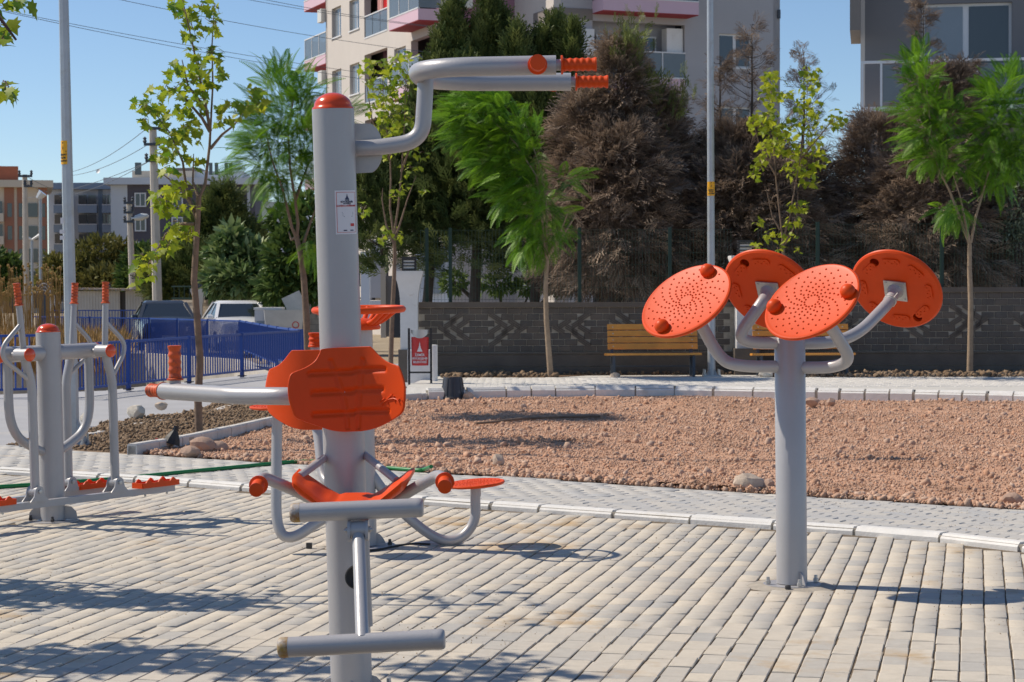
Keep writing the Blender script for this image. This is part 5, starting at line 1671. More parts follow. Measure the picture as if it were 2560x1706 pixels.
def sparse(t, tops):
    """bare leader with thin twiggy branches"""
    b = MB()
    parts = []
    for (u, vt, vb, r, Y) in tops:
        p, q = at(u, vt, Y) - t.location, at(u - 10, vb, Y) - t.location
        b.tube([q, (p + q) / 2 + Vector((0.04, 0, 0)), p], [0.035, 0.022, 0.004], 6)
        for k in range(46):
            h = random.random()
            a = random.uniform(0, 2 * PI)
            o = q.lerp(p, h)
            ln_ = r * (1 - h * 0.85) * random.uniform(0.5, 1.1)
            e = o + Vector((math.cos(a) * ln_, math.sin(a) * ln_, ln_ * random.uniform(0.35, 0.85)))
            m_ = (o + e) / 2 - Vector((0, 0, 0.06))
            b.tube([o, m_, e], [0.010, 0.006, 0.002], 4)
            for j in range(9):
                f = random.uniform(0.25, 1.0)
                c = m_.lerp(e, (f - 0.5) * 2) if f > 0.5 else o.lerp(m_, f * 2)
                d = (e - o).normalized() + Vector((random.gauss(0, 0.5), random.gauss(0, 0.5), random.gauss(0.0, 0.5)))
                parts.append(((c.x, c.y, c.z), (d.x, d.y, d.z)))
    b.build('bare_branches', M['bark_grey'], t, smooth=80, kind='stuff')
    P, D = np.array([p[0] for p in parts]), np.array([p[1] for p in parts])
    n = len(P)
    V, F, tt = scat(TD[0], P, frames(D, RNG.normal(0, 1, n)), 0.24 * RNG.uniform(0.5, 1.2, n), RNG.random(n) * 0.5)
    npmesh('sparse_sprays', V, F, M['dead'], t, tt, kind='stuff')
x = at(1890, 400, 36.8).x
conifer('dead brown conifer with a sparse twiggy top behind the yellow-leaved maple', (x, 36.8, 0), cones_px(36.8, x, [(1850, 330, 730, 1.35, 0.6, 0), (2000, 400, 720, 1.0, 0.55, 0.2), (1760, 360, 720, 0.9, 0.55, 0.1), (1860, 400, 740, 1.5, 0.45, -0.6)]), 7800, TD, M['dead'], 0.44, dr_el, gdd, M['bark_grey'], 0.10, 0.12,
        extra=lambda t: sparse(t, [(1880, 60, 460, 1.15, 36.8), (2010, 130, 460, 1.0, 37.0), (1800, 150, 460, 0.9, 36.9)]))
x = at(2330, 400, 37.0).x
conifer('dead brown conifer with a thin pointed top in front of the right-hand house', (x, 37.0, 0), cones_px(37.0, x, [(2370, 190, 730, 1.15, 0.7, 0), (2200, 310, 730, 1.05, 0.55, 0.2), (2490, 400, 720, 1.0, 0.5, 0), (2280, 400, 740, 1.5, 0.45, -0.6)]), 8200, TD, M['dead'], 0.44, dr_el, gdd, M['bark_grey'], 0.10, 0.12,
        extra=lambda t: sparse(t, [(2308, 10, 330, 0.85, 37.0), (2420, 150, 420, 0.9, 37.2)]))

# ------------------------------------------------------------------ bushes and far trees as lumpy leaf masses with a trunk
def leafy(name, label, lumps, n, leaf, mtl, cat='tree', group=None, ground=0.0, T=None, trunk_r=0.09, up=0.0, tb=0.0):
    """lumps: (u, v, ru, rv, Y) ellipsoids given where they stand"""
    cs = []
    for (u, v, ru, rv, Y) in lumps:
        c = at(u, v, Y)
        cs.append((c, ru * Y / FPX, rv * Y / FPX))
    bx = sum(c.x for c, _, _ in cs) / len(cs)
    by = sum(c.y for c, _, _ in cs) / len(cs)
    t = thing(name, label, cat, (bx, by, ground), group=group)
    o = Vector((bx, by, ground))
    w = np.array([a * b for _, a, b in cs])
    w = w / w.sum()
    tr = MB()
    top = max(cs, key=lambda c: c[0].z)[0] - o
    tr.tube([(0, 0, -0.2), (0.02, 0, top.z * 0.4), (top.x, top.y, top.z)], [trunk_r * 1.2, trunk_r, trunk_r * 0.3], 8)
    for c, a, b in cs:
        tr.tube([(0, 0, max(0.2, (c.z - o.z) * 0.35)), c - o], [trunk_r * 0.5, trunk_r * 0.15], 6)
    tr.build('trunk', M['bark_grey'], t, smooth=80)
    parts = []
    for (c, a, b), q in zip(cs, w):
        m = int(n * q)
        v = RNG.normal(size=(m, 3))
        v /= np.linalg.norm(v, axis=1, keepdims=True)
        lump = np.array([1 + 0.28 * mnoise.noise(Vector(x_) * 2.2 + c) + 0.2 * mnoise.noise(Vector(x_) * 5 + c) for x_ in v])[:, None]
        q_ = 1 - 0.42 * RNG.random((m, 1)) ** 1.7
        P = v * q_ * lump * (a, a * 0.9, b) + np.array((c - o)[:])
        D = v + RNG.normal(0, 0.6, (m, 3)) + (0, 0, up)
        parts.append(scat(T or TS, P, frames(D, RNG.normal(0, 1.0, m)), leaf * RNG.uniform(0.6, 1.3, m), np.clip(RNG.beta(1.3, 2, m) + tb, 0, 1)))
    V, F, tt = join(parts)
    npmesh('crown', V, F, mtl, t, tt, kind='stuff')
    return t
gft = 'trees and bushes beyond the canal'
leafy('olive_tree', 'grey-green olive tree cut by the right edge, behind the wall', [(2555, 500, 70, 90, 36.0), (2590, 420, 60, 70, 36.2), (2560, 600, 60, 60, 36.0), (2530, 560, 40, 60, 35.8)], 3000, 0.085, M['olive'], group='trees behind the boundary wall')
leafy('conifer_tree', 'dark green conifer seen behind the left maple and the concrete pole', [(552, 570, 42, 70, 76), (495, 650, 65, 55, 76), (600, 650, 60, 80, 76), (562, 505, 20, 30, 76), (430, 700, 55, 60, 75), (540, 700, 90, 70, 75), (515, 600, 32, 40, 76)], 7000, 0.62, M['conifer'], group=gft, ground=FAR0, T=TC[0], trunk_r=0.2, up=0.7)
leafy('broadleaf_tree', 'light green broad-leaved tree above the white car', [(570, 640, 42, 42, 64), (625, 655, 50, 45, 64), (555, 695, 40, 34, 63.5), (665, 685, 38, 46, 64), (605, 705, 60, 38, 63.5), (580, 595, 26, 24, 64)], 3400, 0.42, M['magnolia'], group=gft, ground=FAR0, trunk_r=0.15)
leafy('broadleaf_tree', 'green tree between the broad-leaved tree and the press post', [(730, 650, 60, 80, 60), (770, 560, 50, 60, 60), (800, 660, 60, 90, 60), (705, 560, 26, 34, 61), (710, 720, 60, 50, 60)], 5200, 0.34, M['bush'], group=gft, ground=FAR0, trunk_r=0.16, tb=0.1)
leafy('bush', 'big olive-brown bush behind the pale shed', [(255, 645, 75, 48, 90), (205, 690, 50, 50, 89), (305, 665, 45, 50, 90), (265, 715, 90, 45, 88)], 5200, 0.34, M['bush_olive'], 'bush', gft, FAR0, up=0.4)
leafy('bush', 'dark bush between the tall concrete pole and the thin concrete pole', [(355, 655, 40, 40, 84), (375, 690, 50, 50, 83), (335, 700, 40, 50, 84)], 3200, 0.34, M['bush'], 'bush', gft, FAR0, up=0.3)
leafy('bush', 'round dark green bush at the left edge under the brick-red flats', [(20, 690, 45, 48, 92), (-30, 680, 50, 60, 92)], 2600, 0.34, M['bush'], 'bush', gft, FAR0, tb=0.1, up=0.3)
leafy('bush', 'yellow-green bush at the foot of the street lamp with two arms', [(138, 680, 34, 40, 88), (165, 700, 30, 40, 88), (120, 710, 30, 24, 87)], 2200, 0.30, M['bush_olive'], 'bush', gft, FAR0, tb=0.25, up=0.3)
leafy('bush', 'low green shrubs behind the mesh fence left of the dark conifers', [(1135, 705, 30, 26, 39), (1240, 712, 40, 22, 38.6), (1330, 715, 50, 20, 38.6), (1400, 705, 30, 30, 38.4)], 1500, 0.14, M['bush'], 'bush', None, 0, tb=0.2)
leafy('bush', 'low green shrub seen through the gap left of the right-hand dead conifer', [(2075, 640, 40, 34, 39), (2040, 600, 26, 30, 39.2), (2110, 560, 26, 30, 39.3)], 1100, 0.13, M['bush'], 'bush', None, 0, tb=0.35)
leafy('bush', 'low green shrub behind the left-hand bench under the dead conifer', [(1480, 690, 40, 34, 38.6), (1560, 705, 30, 22, 38.7)], 700, 0.13, M['bush'], 'bush', None, 0, tb=0.15)
# dry weeds on the far bank
P, n = [], 5200
while len(P) < n:
    y = random.uniform(46, 74)
    x = random.uniform(-0.275 * y, -0.195 * y)
    fx = np.interp(y, [c[1] for c in FE[:4]], [c[0] for c in FE[:4]])
    if x < fx - 0.5:
        P.append((x, y, FAR0))
P = np.array(P)
D = RNG.normal(0, 0.28, (n, 3)) + (0, 0, 1)
sc3 = np.stack([RNG.uniform(0.5, 1.15, n), RNG.uniform(0.10, 0.26, n), RNG.uniform(0.2, 0.6, n)], 1)
V, F, tt = scat(TS, P, frames(D, RNG.random(n) * 6), sc3, RNG.random(n) * 0.7)
wd = npmesh('dry_weeds', V, F, M['straw'], None, tt, kind='stuff')
tag(wd, 'dry straw-coloured weeds on the far canal bank', 'weeds')
P = []
for k in range(240):
    v, u = random.uniform(660, 740), random.uniform(-10, 190)
    if v < 700 - 30 * mnoise.noise(Vector((u * 0.02, 0, 0))) and random.random() < 0.5:
        continue
    P.append(at(u, v, random.uniform(52, 62)))
b = MB()
for p in P:
    b.tube([(p.x + random.gauss(0, 0.1), p.y, FAR0), p], [0.012, 0.007], 4)
    r_ = random.uniform(0.02, 0.05)
    b.lathe(p, (random.gauss(0, 0.4), 0, 1), [(-r_, 0), (-r_ * 0.4, r_), (r_ * 0.6, r_ * 0.9), (r_, 0)], 6)
b.build('seed_heads', M['straw'], wd, smooth=0, kind='stuff')

# ------------------------------------------------------------------ boundary walls of relief blocks
def block_wall(name, label, p, q, z0, z1, th=0.18, cope=0.09, seed=1):
    """courses of relief panels between plain bands; the blocks are pieces of their own"""
    p, q = Vector((p[0], p[1], 0)), Vector((q[0], q[1], 0))
    d = (q - p).normalized()
    n = Vector((d.y, -d.x, 0))
    if n.y > 0:
        n = -n
    Lw = (q - p).length
    t = thing(name, label, 'wall', p + Vector((0, 0, z0)))
    H = z1 - z0
    o = Vector((0, 0, 0))
    MB().prism([(0, -0.2), (Lw, -0.2), (Lw, H - cope), (0, H - cope)], o - n * th, d, (0, 0, 1), n, th - 0.016).build('core', M['mortar'], t, smooth=0)
    b = MB()
    b.prism([(-0.01, 0), (Lw + 0.01, 0), (Lw + 0.01, cope * 0.75), (-0.01, cope)], Vector((0, 0, H - cope)) - n * (th + 0.03), d, (0, 0, 1), n, th + 0.075)
    b.build('coping', M['wall_dark'], t, smooth=0)
    # plinth bands
    zb = 0.0
    for k, (hh, pr) in enumerate(((0.13, 0.030), (0.20, 0.012), (0.035, 0.03))):
        MB().prism([(0, zb), (Lw, zb), (Lw, zb + hh - 0.008), (0, zb + hh - 0.008)], o - n * 0.02, d, (0, 0, 1), n, 0.02 + pr).build('plinth_band', M['wall_dark'], t, smooth=0)
        zb += hh
    ch = 0.098
    rows = int((H - cope - zb) / ch)
    ch = (H - cope - zb) / rows
    bw = 0.205
    meshes = []
    for k in range(4):
        w, h = bw - 0.007, ch - 0.007
        m_ = MB().add([(0, 0, 0), (w, 0, 0), (w, 0, h), (0, 0, h), (0.008, -0.012, 0.008), (w - 0.008, -0.012, 0.008), (w - 0.008, -0.012, h - 0.008), (0.008, -0.012, h - 0.008)],
                      [(0, 1, 5, 4), (1, 2, 6, 5), (2, 3, 7, 6), (3, 0, 4, 7), (4, 5, 6, 7)])
        ob = m_.build('brick', M['wall_dark'], None, smooth=0)
        a_ = ob.data.attributes.new('tint', 'FLOAT', 'POINT')
        a_.data.foreach_set('value', np.full(8, k / 3, dtype=np.float32))
        meshes.append(ob.data)
        bpy.data.objects.remove(ob)
    ang = math.atan2(d.y, d.x)
    cnt = 0
    rel = MB()
    per = 1.95
    rest = MB()
    for r in range(rows):
        z = zb + r * ch
        x = -(r % 2) * bw / 2
        while x < Lw - 0.05:
            xm = x + bw / 2
            # diamond shaped relief panels take the place of blocks
            ph = (xm % per) - per / 2
            zm = (r + 0.5) / rows
            in_d = abs(ph) / 0.80 + abs(zm - 0.52) / 0.52 < 1.0 and abs(ph) > 0.22
            if x >= -0.001 and x + bw <= Lw and not in_d:
                if cnt < 300:
                    ob = link('brick', meshes[random.randrange(4)], t)
                    ob.location = d * x + Vector((0, 0, z)) - n * 0.016 + n * random.uniform(-0.003, 0.003)
                    ob.rotation_euler.z = ang
                    cnt += 1
                else:
                    v0 = d * x + Vector((0, 0, z)) - n * 0.016
                    rest.prism([(0, 0), (bw - 0.007, 0), (bw - 0.007, ch - 0.007), (0, ch - 0.007)], v0, d, (0, 0, 1), n, 0.012 + random.uniform(0, 0.004))
            elif in_d and x >= 0 and x + bw <= Lw:
                sg = 1 if (ph > 0) == (zm > 0.52) else -1
                for k in range(3):
                    z2 = z + ch * (k + 0.5) / 3
                    dz = ch * 0.62 * -sg
                    rel.bar(d * (x + 0.004) + Vector((0, 0, z2 - dz)) - n * 0.006, d * (x + bw - 0.004) + Vector((0, 0, z2 + dz)) - n * 0.006, 0.026, ch / 3 * 0.72)
            x += bw
    rel.build('diamond_relief', M['wall_dark'], t, smooth=0, kind='stuff')
    if rest.v:
        rest.build('more_bricks', M['wall_dark'], t, smooth=0, kind='stuff')
    return t
YWL = 32.1
wl0, wl1 = at(1046, 900, YWL), at(1840, 900, YWL + 0.1)
w1 = block_wall('boundary_wall', 'lower stretch of dark relief block wall between the two white lantern pillars', wl0, wl1, WZ, at(1300, 755, YWL).z)
wr0, wr1 = at(1890, 900, YWL + 0.1), at(2900, 900, YWL - 0.3)
w2 = block_wall('boundary_wall', 'taller stretch of dark relief block wall right of the disc machine', wr0, wr1, WZ, at(2250, 717, YWL).z)

def pillar(name, label, u0, u1, vt, Y, hl=0.19, dark_base=True):
    a, c = at(u0, 900, Y), at(u1, 900, Y)
    w = (c.x - a.x) * 0.80
    x = (a.x + c.x) / 2
    zt = at((u0 + u1) / 2, vt, Y).z
    t = thing(name, label, 'pillar', (x, Y, WZ))
    H = zt - WZ
    zb = 0.42
    def sq(z, s):
        return [(-s, -s, z), (s, -s, z), (s, s, z), (-s, s, z)]
    b = MB()
    lv = [(zb, w * 0.40), (H * 0.60, w * 0.40), (H * 0.72, w * 0.405), (H * 0.80, w * 0.44), (H * 0.87, w * 0.50), (H * 0.93, w * 0.58), (H * 0.985, w * 0.66), (H, w * 0.66)]
    vs = []
    for z, s in lv:
        vs += sq(z, s)
    fs = [(0, 3, 2, 1)] + [(k * 4 + i, k * 4 + (i + 1) % 4, k * 4 + 4 + (i + 1) % 4, k * 4 + 4 + i) for k in range(len(lv) - 1) for i in range(4)] + [tuple(range(len(vs) - 4, len(vs)))]
    b.add(vs, fs).build('shaft', M['post_white'], t, smooth=25)
    MB().box((0, 0, zb / 2 - 0.05), (w * 0.98, w * 0.98, zb + 0.1)).build('plinth', M['wall_dark'], t, smooth=0)
    ln = MB().box((0, 0, H + 0.02), (hl * 1.12, hl * 1.12, 0.04))
    ln.box((0, 0, H + hl * 1.05), (hl * 1.12, hl * 1.12, 0.035))
    for sx in (-1, 1):
        for sy in (-1, 1):
            ln.box((sx * hl * 0.5, sy * hl * 0.5, H + hl * 0.55), (0.022, 0.022, hl * 1.0))
    for k in range(1, 4):
        for s_ in (-1, 1):
            ln.box((0, s_ * hl * 0.505, H + 0.03 + hl * 0.25 * k), (hl * 0.98, 0.012, 0.02))
            ln.box((s_ * hl * 0.505, 0, H + 0.03 + hl * 0.25 * k), (0.012, hl * 0.98, 0.02))
    ln = ln.build('lantern', M['black'], t, smooth=0)
    MB().box((0, 0, H + hl * 0.55), (hl * 0.86, hl * 0.86, hl * 0.9)).build('lantern_glass', M['lantern_glass'], ln, smooth=0)
    return t
pillar('lantern_pillar', 'white flared pillar with a black lantern at the left end of the dark wall', 990, 1058, 678, 31.9, 0.20)
pillar('lantern_pillar', 'white flared pillar with a black lantern half hidden behind the orange discs', 1826, 1900, 640, 31.9, 0.22)

# green mesh fence on the wall
def mesh_fence(name, label, p, q, z0, z1, posts):
    p, q = Vector((p[0], p[1], 0)), Vector((q[0], q[1], 0))
    t = thing(name, label, 'fence', p + Vector((0, 0, z0)))
    d = (q - p).normalized()
    Lw = (q - p).length
    H = z1 - z0
    for x in posts:
        MB().box(d * x * Lw + Vector((0, 0, H / 2)), (0.055, 0.055, H + 0.08)).build('fence_post', M['mesh_green'], t, smooth=0)
    b = MB()
    k = 0.0
    while k < Lw:
        b.tube([d * k, d * k + Vector((0, 0, H))], 0.0024, 3, cap=False)
        k += 0.055
    for z in np.linspace(0.05, H, 7):
        b.tube([Vector((0, 0, z)), d * Lw + Vector((0, 0, z))], 0.0028, 3, cap=False)
    b.build('wire_mesh', M['mesh_green'], t, smooth=0, kind='stuff')
mesh_fence('mesh_fence', 'green welded mesh fence on top of the lower dark wall', at(1052, 700, YWL + 0.12), at(1830, 700, YWL + 0.22), at(1300, 757, YWL).z, at(1300, 575, YWL).z, (0.02, 0.095, 0.51, 0.80))
mesh_fence('mesh_fence', 'green welded mesh fence on top of the taller dark wall at the right', at(1895, 700, YWL + 0.22), at(2900, 700, YWL - 0.18), at(2200, 719, YWL).z, at(2200, 560, YWL).z, (0.15, 0.46, 0.75))

# ------------------------------------------------------------------ benches
def bench(label, u0, u1, Y, slats=4):
    x0, x1 = at(u0, 886, Y).x, at(u1, 886, Y).x
    W = x1 - x0
    z0 = WZ + 0.003
    t = thing('park_bench', label, 'bench', ((x0 + x1) / 2, Y, z0), Matrix.Rotation(math.radians(1.5), 3, 'Z'), group='park benches along the wall')
    zs = at(u0, 884, Y).z - z0
    zb = at(u0, 813, Y + 0.4).z - z0
    for k in range(4):
        MB().box((0, 0.045 + k * 0.105, zs - 0.016 - 0.012 * k / 3), (W, 0.092, 0.032)).build('slat', M['wood'], t, smooth=0)
    n = 4
    hb = (zb - zs - 0.03) / n
    for k in range(n):
        y = 0.44 + 0.035 * k
        sl = MB().box((0.02, y, zs + 0.045 + hb * (k + 0.5)), (W * 0.955, 0.030, hb - 0.014), Matrix.Rotation(math.radians(-16), 3, 'X')).build('slat', M['wood'], t, smooth=0)
        for sx in (-1, 1):
            MB().lathe((sx * W * 0.42 + 0.02, y - 0.014, zs + 0.045 + hb * (k + 0.5)), (0, -1, 0), [(0, 0.010), (0.006, 0.009), (0.008, 0)], 8).build('bolt', M['steel'], sl)
    for sx in (-1, 1):
        x = sx * W * 0.42
        f = MB().bar((x, 0.06, 0), (x, 0.06, zs - 0.03), 0.045, 0.03, (0, 1, 0))
        f.bar((x, 0.05, zs - 0.045), (x, 0.44, zs - 0.055), 0.045, 0.03)
        f.bar((x, 0.30, zs - 0.2), (x, 0.44, zs - 0.05), 0.02, 0.02)
        f.build('leg', M['iron'], t, smooth=0)
        f = MB().bar((x, 0.43, 0), (x, 0.415, zs), 0.045, 0.03, (0, 1, 0))
        f.bar((x, 0.415, zs - 0.02), (x, 0.575, zb), 0.045, 0.03, (0, 1, 0))
        f.build('leg', M['iron'], t, smooth=0)
    MB().bar((-W * 0.42, 0.42, zs * 0.42), (W * 0.42, 0.42, zs * 0.42), 0.02, 0.02).build('stretcher', M['iron'], t, smooth=0)
bench('varnished slatted park bench standing left of the lamp post, before the dark wall', 1516, 1755, 30.95)
bench('varnished slatted park bench right of the lamp post, mostly hidden behind the disc machine', 1884, 2140, 30.95)

# ------------------------------------------------------------------ litter bin, pot, bollard
YB = 29.3
pL, pR = at(1023, 957, YB), at(1078, 957, YB)
t = thing('litter_bin', 'red municipal litter bin hung between two black posts beside the white pillar', 'litter bin', ((pL.x + pR.x) / 2, YB, WZ))
hw = (pR.x - pL.x) / 2
H = at(1050, 821, YB).z - WZ
for s_ in (-1, 1):
    MB().bar((s_ * hw, 0, -0.02), (s_ * hw, 0, H), 0.032, 0.03, (0, 1, 0)).build('post', M['black'], t, smooth=0)
MB().bar((-hw, 0, 0.16), (hw, 0, 0.16), 0.03, 0.025).build('cross_bar', M['black'], t, smooth=0)
zt, zb = H - 0.03, at(1050, 914, YB).z - WZ
r = hw * 0.80
bk = MB()
N = 28
top = [(r * math.cos(2 * PI * k / N), -r * math.sin(2 * PI * k / N) * 1.0) for k in range(N)]
bk.lathe((0, 0.02, zb), (0, 0, 1), [(0, 0), (0, r * 0.93), (0.02, r * 0.95), (zt - zb - 0.10, r), (zt - zb - 0.10, r * 0.93), (0.05, r * 0.85), (0.05, 0)], N)
bk = bk.build('bucket', M['red'], t, smooth=40)
hd = MB()
for k in range(13):
    a = PI + PI * k / 12
    f = abs(math.cos(a))
    hd.v += [Vector((r * 1.03 * math.cos(a), 0.02 + r * 1.03 * math.sin(a), zt)), Vector((r * 1.03 * math.cos(a), 0.02 + r * 1.03 * math.sin(a), zt - 0.03 - 0.085 * (1 - f ** 2.2)))]
hd.f = [(2 * k, 2 * k + 2, 2 * k + 3, 2 * k + 1) for k in range(12)]
hd.lathe((0, 0.02, zt), (0, 0, 1), [(0, 0), (0, r * 1.03), (0.006, r * 1.03), (0.006, 0)], N)
hd.build('hood', M['steel'], t, smooth=40)
def on_bin(o):
    for vv in o.data.vertices:
        a = vv.co.x / r
        vv.co = Vector((math.sin(a) * (r + 0.002 + vv.co.z), 0.02 - math.cos(a) * (r + 0.002 + vv.co.z), vv.co.y))
hb = zt - zb
e = emblem(0.075, 0.15, M['label'], bk, (0, zb + hb * 0.40, 0), (1, 0, 0), (0, 1, 0), (0, 0, 1))
on_bin(e)
for s_, z in (('İZMİR', 0.30), ('BÜYÜKŞEHİR', 0.20), ('BELEDİYESİ', 0.10)):
    on_bin(text(s_, 0.050 if s_ == 'İZMİR' else 0.042, M['label'], bk, Matrix.Translation((0, zb + hb * z, 0)), bold=0.001))
p = G(1132, 999)
t = thing('plant_pot', 'black plastic plant pot standing upside down at the corner of the far kerb', 'plant pot', (p.x, p.y, 0.0))
hp = at(1132, 942, p.y).z
MB().lathe((0, 0, 0), (0, 0, 1), [(0, 0.176), (0.035, 0.178), (0.045, 0.168), (0.05, 0.166), (hp - 0.012, 0.132), (hp, 0.128), (hp, 0.110), (hp - 0.006, 0.0)], 28).build('body', M['pot'], t, smooth=40)
b = MB()
for k in range(9):
    a = 2 * PI * k / 9
    b.bar((0.172 * math.cos(a), 0.172 * math.sin(a), 0.05), (0.134 * math.cos(a), 0.134 * math.sin(a), hp - 0.02), 0.014, 0.006)
b.build('ribs', M['pot'], t, smooth=0)
b = MB()
for k in range(10):
    a = random.random() * 6.28
    q = random.uniform(0.02, 0.11)
    b.lathe((q * math.cos(a), q * math.sin(a), hp - 0.006), (0, 0, 1), [(0, 0.03), (0.008, 0.022), (0.012, 0)], 7)
b.build('dried_mud', M['soil'], t, smooth=60)
p0 = at(1086, 956, 30.0)
t = thing('bollard', 'short pale round bollard right behind the red litter bin', 'bollard', (p0.x, 30.0, WZ))
MB().lathe((0, 0, -0.02), (0, 0, 1), [(0, 0.05), (at(1086, 860, 30.0).z - WZ, 0.05), (at(1086, 860, 30.0).z - WZ + 0.006, 0.042), (at(1086, 860, 30.0).z - WZ + 0.006, 0)], 16).build('body', M['post_white'], t, smooth=40)
pg = at(1056, 930, 31.2)
MB().box((pg.x, 30.5, 0.36), (0.38, 0.25, 0.5)).build('meter_box', M['post_white'], None, smooth=0)
tag(bpy.data.objects['meter_box'], 'low white box at the foot of the pillar behind the litter bin', 'utility box')

# ------------------------------------------------------------------ lamp posts
def lamp_post(label, foot, top_pt, r0, r1, sign_v, Yp, n=8, plate=True, sign_w=0.14, sign_h=0.5):
    t = thing('lamp_post', label, 'lamp post', foot, group=None)
    inv = MW[t.name]
    tp = inv @ top_pt
    MB().tube([(0, 0, 0), tp * 0.5, tp], [r0, (r0 + r1) / 2, r1], n).build('pole', M['galv'], t, smooth=20 if n == 8 else 60)
    MB().tube([tp - Vector((0, 0, 0.1)), tp + Vector((0.0, 0, 0.6)), tp + Vector((0.9, 0, 0.95))], r1 * 0.8, 10).build('lamp_arm', M['galv'], t)
    MB().box(tp + Vector((1.15, 0, 0.97)), (0.6, 0.24, 0.09)).build('lamp_head', M['steel'], t, smooth=0)
    if plate:
        bp = MB().box((0, 0, 0.012), (r0 * 4.4, r0 * 4.4, 0.024)).build('base_plate', M['galv'], t, smooth=0)
        for sx in (-1, 1):
            for sy in (-1, 1):
                MB().lathe((sx * r0 * 1.8, sy * r0 * 1.8, 0.024), (0, 0, 1), [(0, 0.022), (0.022, 0.022), (0.022, 0.012), (0.09, 0.012), (0.09, 0)], 8).build('anchor_bolt', M['steel'], bp, smooth=20)
        for k in range(4):
            a = PI / 4 + k * PI / 2
            d = Vector((math.cos(a), math.sin(a), 0))
            MB().prism([(0, 0), (0.12, 0), (0.0, 0.26)], d * r0 * 0.85 + Vector((0, 0, 0.022)), d * (1.0 if n == 8 else 0.5), Vector((0, 0, 1.0 if n == 8 else 0.4)), Vector((-d.y, d.x, 0)), 0.010).build('gusset', M['galv'], t, smooth=0)
    # wrapped danger plate
    zs0, zs1 = sign_v
    f = zs0 / tp.z
    rr = r0 + (r1 - r0) * f + 0.004
    cx = tp * f
    b = MB()
    N_ = 10
    a0, a1 = sign_w
    for k in range(N_ + 1):
        a = a0 + (a1 - a0) * k / N_
        b.v += [Vector((cx.x + math.sin(a) * rr, cx.y - math.cos(a) * rr, zs0)), Vector((cx.x + math.sin(a) * rr, cx.y - math.cos(a) * rr, zs1))]
    b.f = [(2 * k, 2 * k + 2, 2 * k + 3, 2 * k + 1) for k in range(N_)]
    s = b.build('danger_sign', M['yellow'], t, smooth=60)
    am = (a0 + a1) / 2
    def wrap(o):
        for vv in o.data.vertices:
            a = am + vv.co.x / rr
            vv.co = Vector((cx.x + math.sin(a) * (rr + 0.0015 + vv.co.z), cx.y - math.cos(a) * (rr + 0.0015 + vv.co.z), vv.co.y))
        return o
    h = zs1 - zs0
    w = min((a1 - a0) * rr * 0.8, h * 0.42)
    tri = MB()
    A, B, C_ = Vector((-w / 2, zs0 + h * 0.52)), Vector((w / 2, zs0 + h * 0.52)), Vector((0, zs0 + h * 0.94))
    for p_, q_ in ((A, B), (B, C_), (C_, A)):
        d_ = (q_ - p_).normalized()
        n_ = Vector((-d_.y, d_.x)) * w * 0.05
        tri.add([(p_.x - n_.x, p_.y - n_.y, 0), (q_.x - n_.x, q_.y - n_.y, 0), (q_.x + n_.x, q_.y + n_.y, 0), (p_.x + n_.x, p_.y + n_.y, 0)], [(0, 1, 2, 3)])
    bolt = [(0.02, 0.82), (-0.10, 0.66), (-0.01, 0.66), (-0.03, 0.56), (0.10, 0.71), (0.01, 0.71)]
    tri.add([(x * w, zs0 + h * y, 0) for x, y in bolt], [(0, 1, 2, 3, 4, 5)])
    wrap(tri.build('warning_triangle', M['black'], s, smooth=0))
    for body, y, sz in (('DİKKAT', 0.40, 0.11), ('ÖLÜM', 0.27, 0.11), ('TEHLİKESİ', 0.14, 0.085)):
        wrap(text(body, h * sz * (w / (h * 0.42)) * 1.15, M['black'], s, Matrix.Translation((0, zs0 + h * y, 0)), bold=0.001))
    return t
f1 = G(183, 1116)
tp1 = at(147, -560, f1.y)
l1 = lamp_post('grey octagonal lamp post at the left with a yellow danger plate, beside the soil bed', f1, tp1, 0.066, 0.040, (at(155, 412, f1.y).z, at(155, 353, f1.y).z), f1.y, 8, True, (-1.35, 0.25))
i1 = MW[l1.name]
st_ = MB()
for v0, v1, w in ((560, 545, 0.03), (585, 575, 0.045), (600, 590, 0.04)):
    z0, z1 = (i1 @ at(160, v0, f1.y)).z, (i1 @ at(160, v1, f1.y)).z
    c = (i1 @ at(158, v0, f1.y))
    st_.box((c.x, c.y - 0.0535, (z0 + z1) / 2), (w, 0.002, z1 - z0))
st_.build('old_sticker', M['label'], l1, smooth=0)
f2 = at(1779, 946, 31.2)
l2 = lamp_post('thin round grey lamp post between the two benches with a yellow danger plate', (f2.x, 31.2, WZ), at(1774, -300, 31.2), 0.063, 0.045, (at(1776, 490, 31.2).z - WZ, at(1776, 455, 31.2).z - WZ), 31.2, 16, True, (-1.2, 1.2))

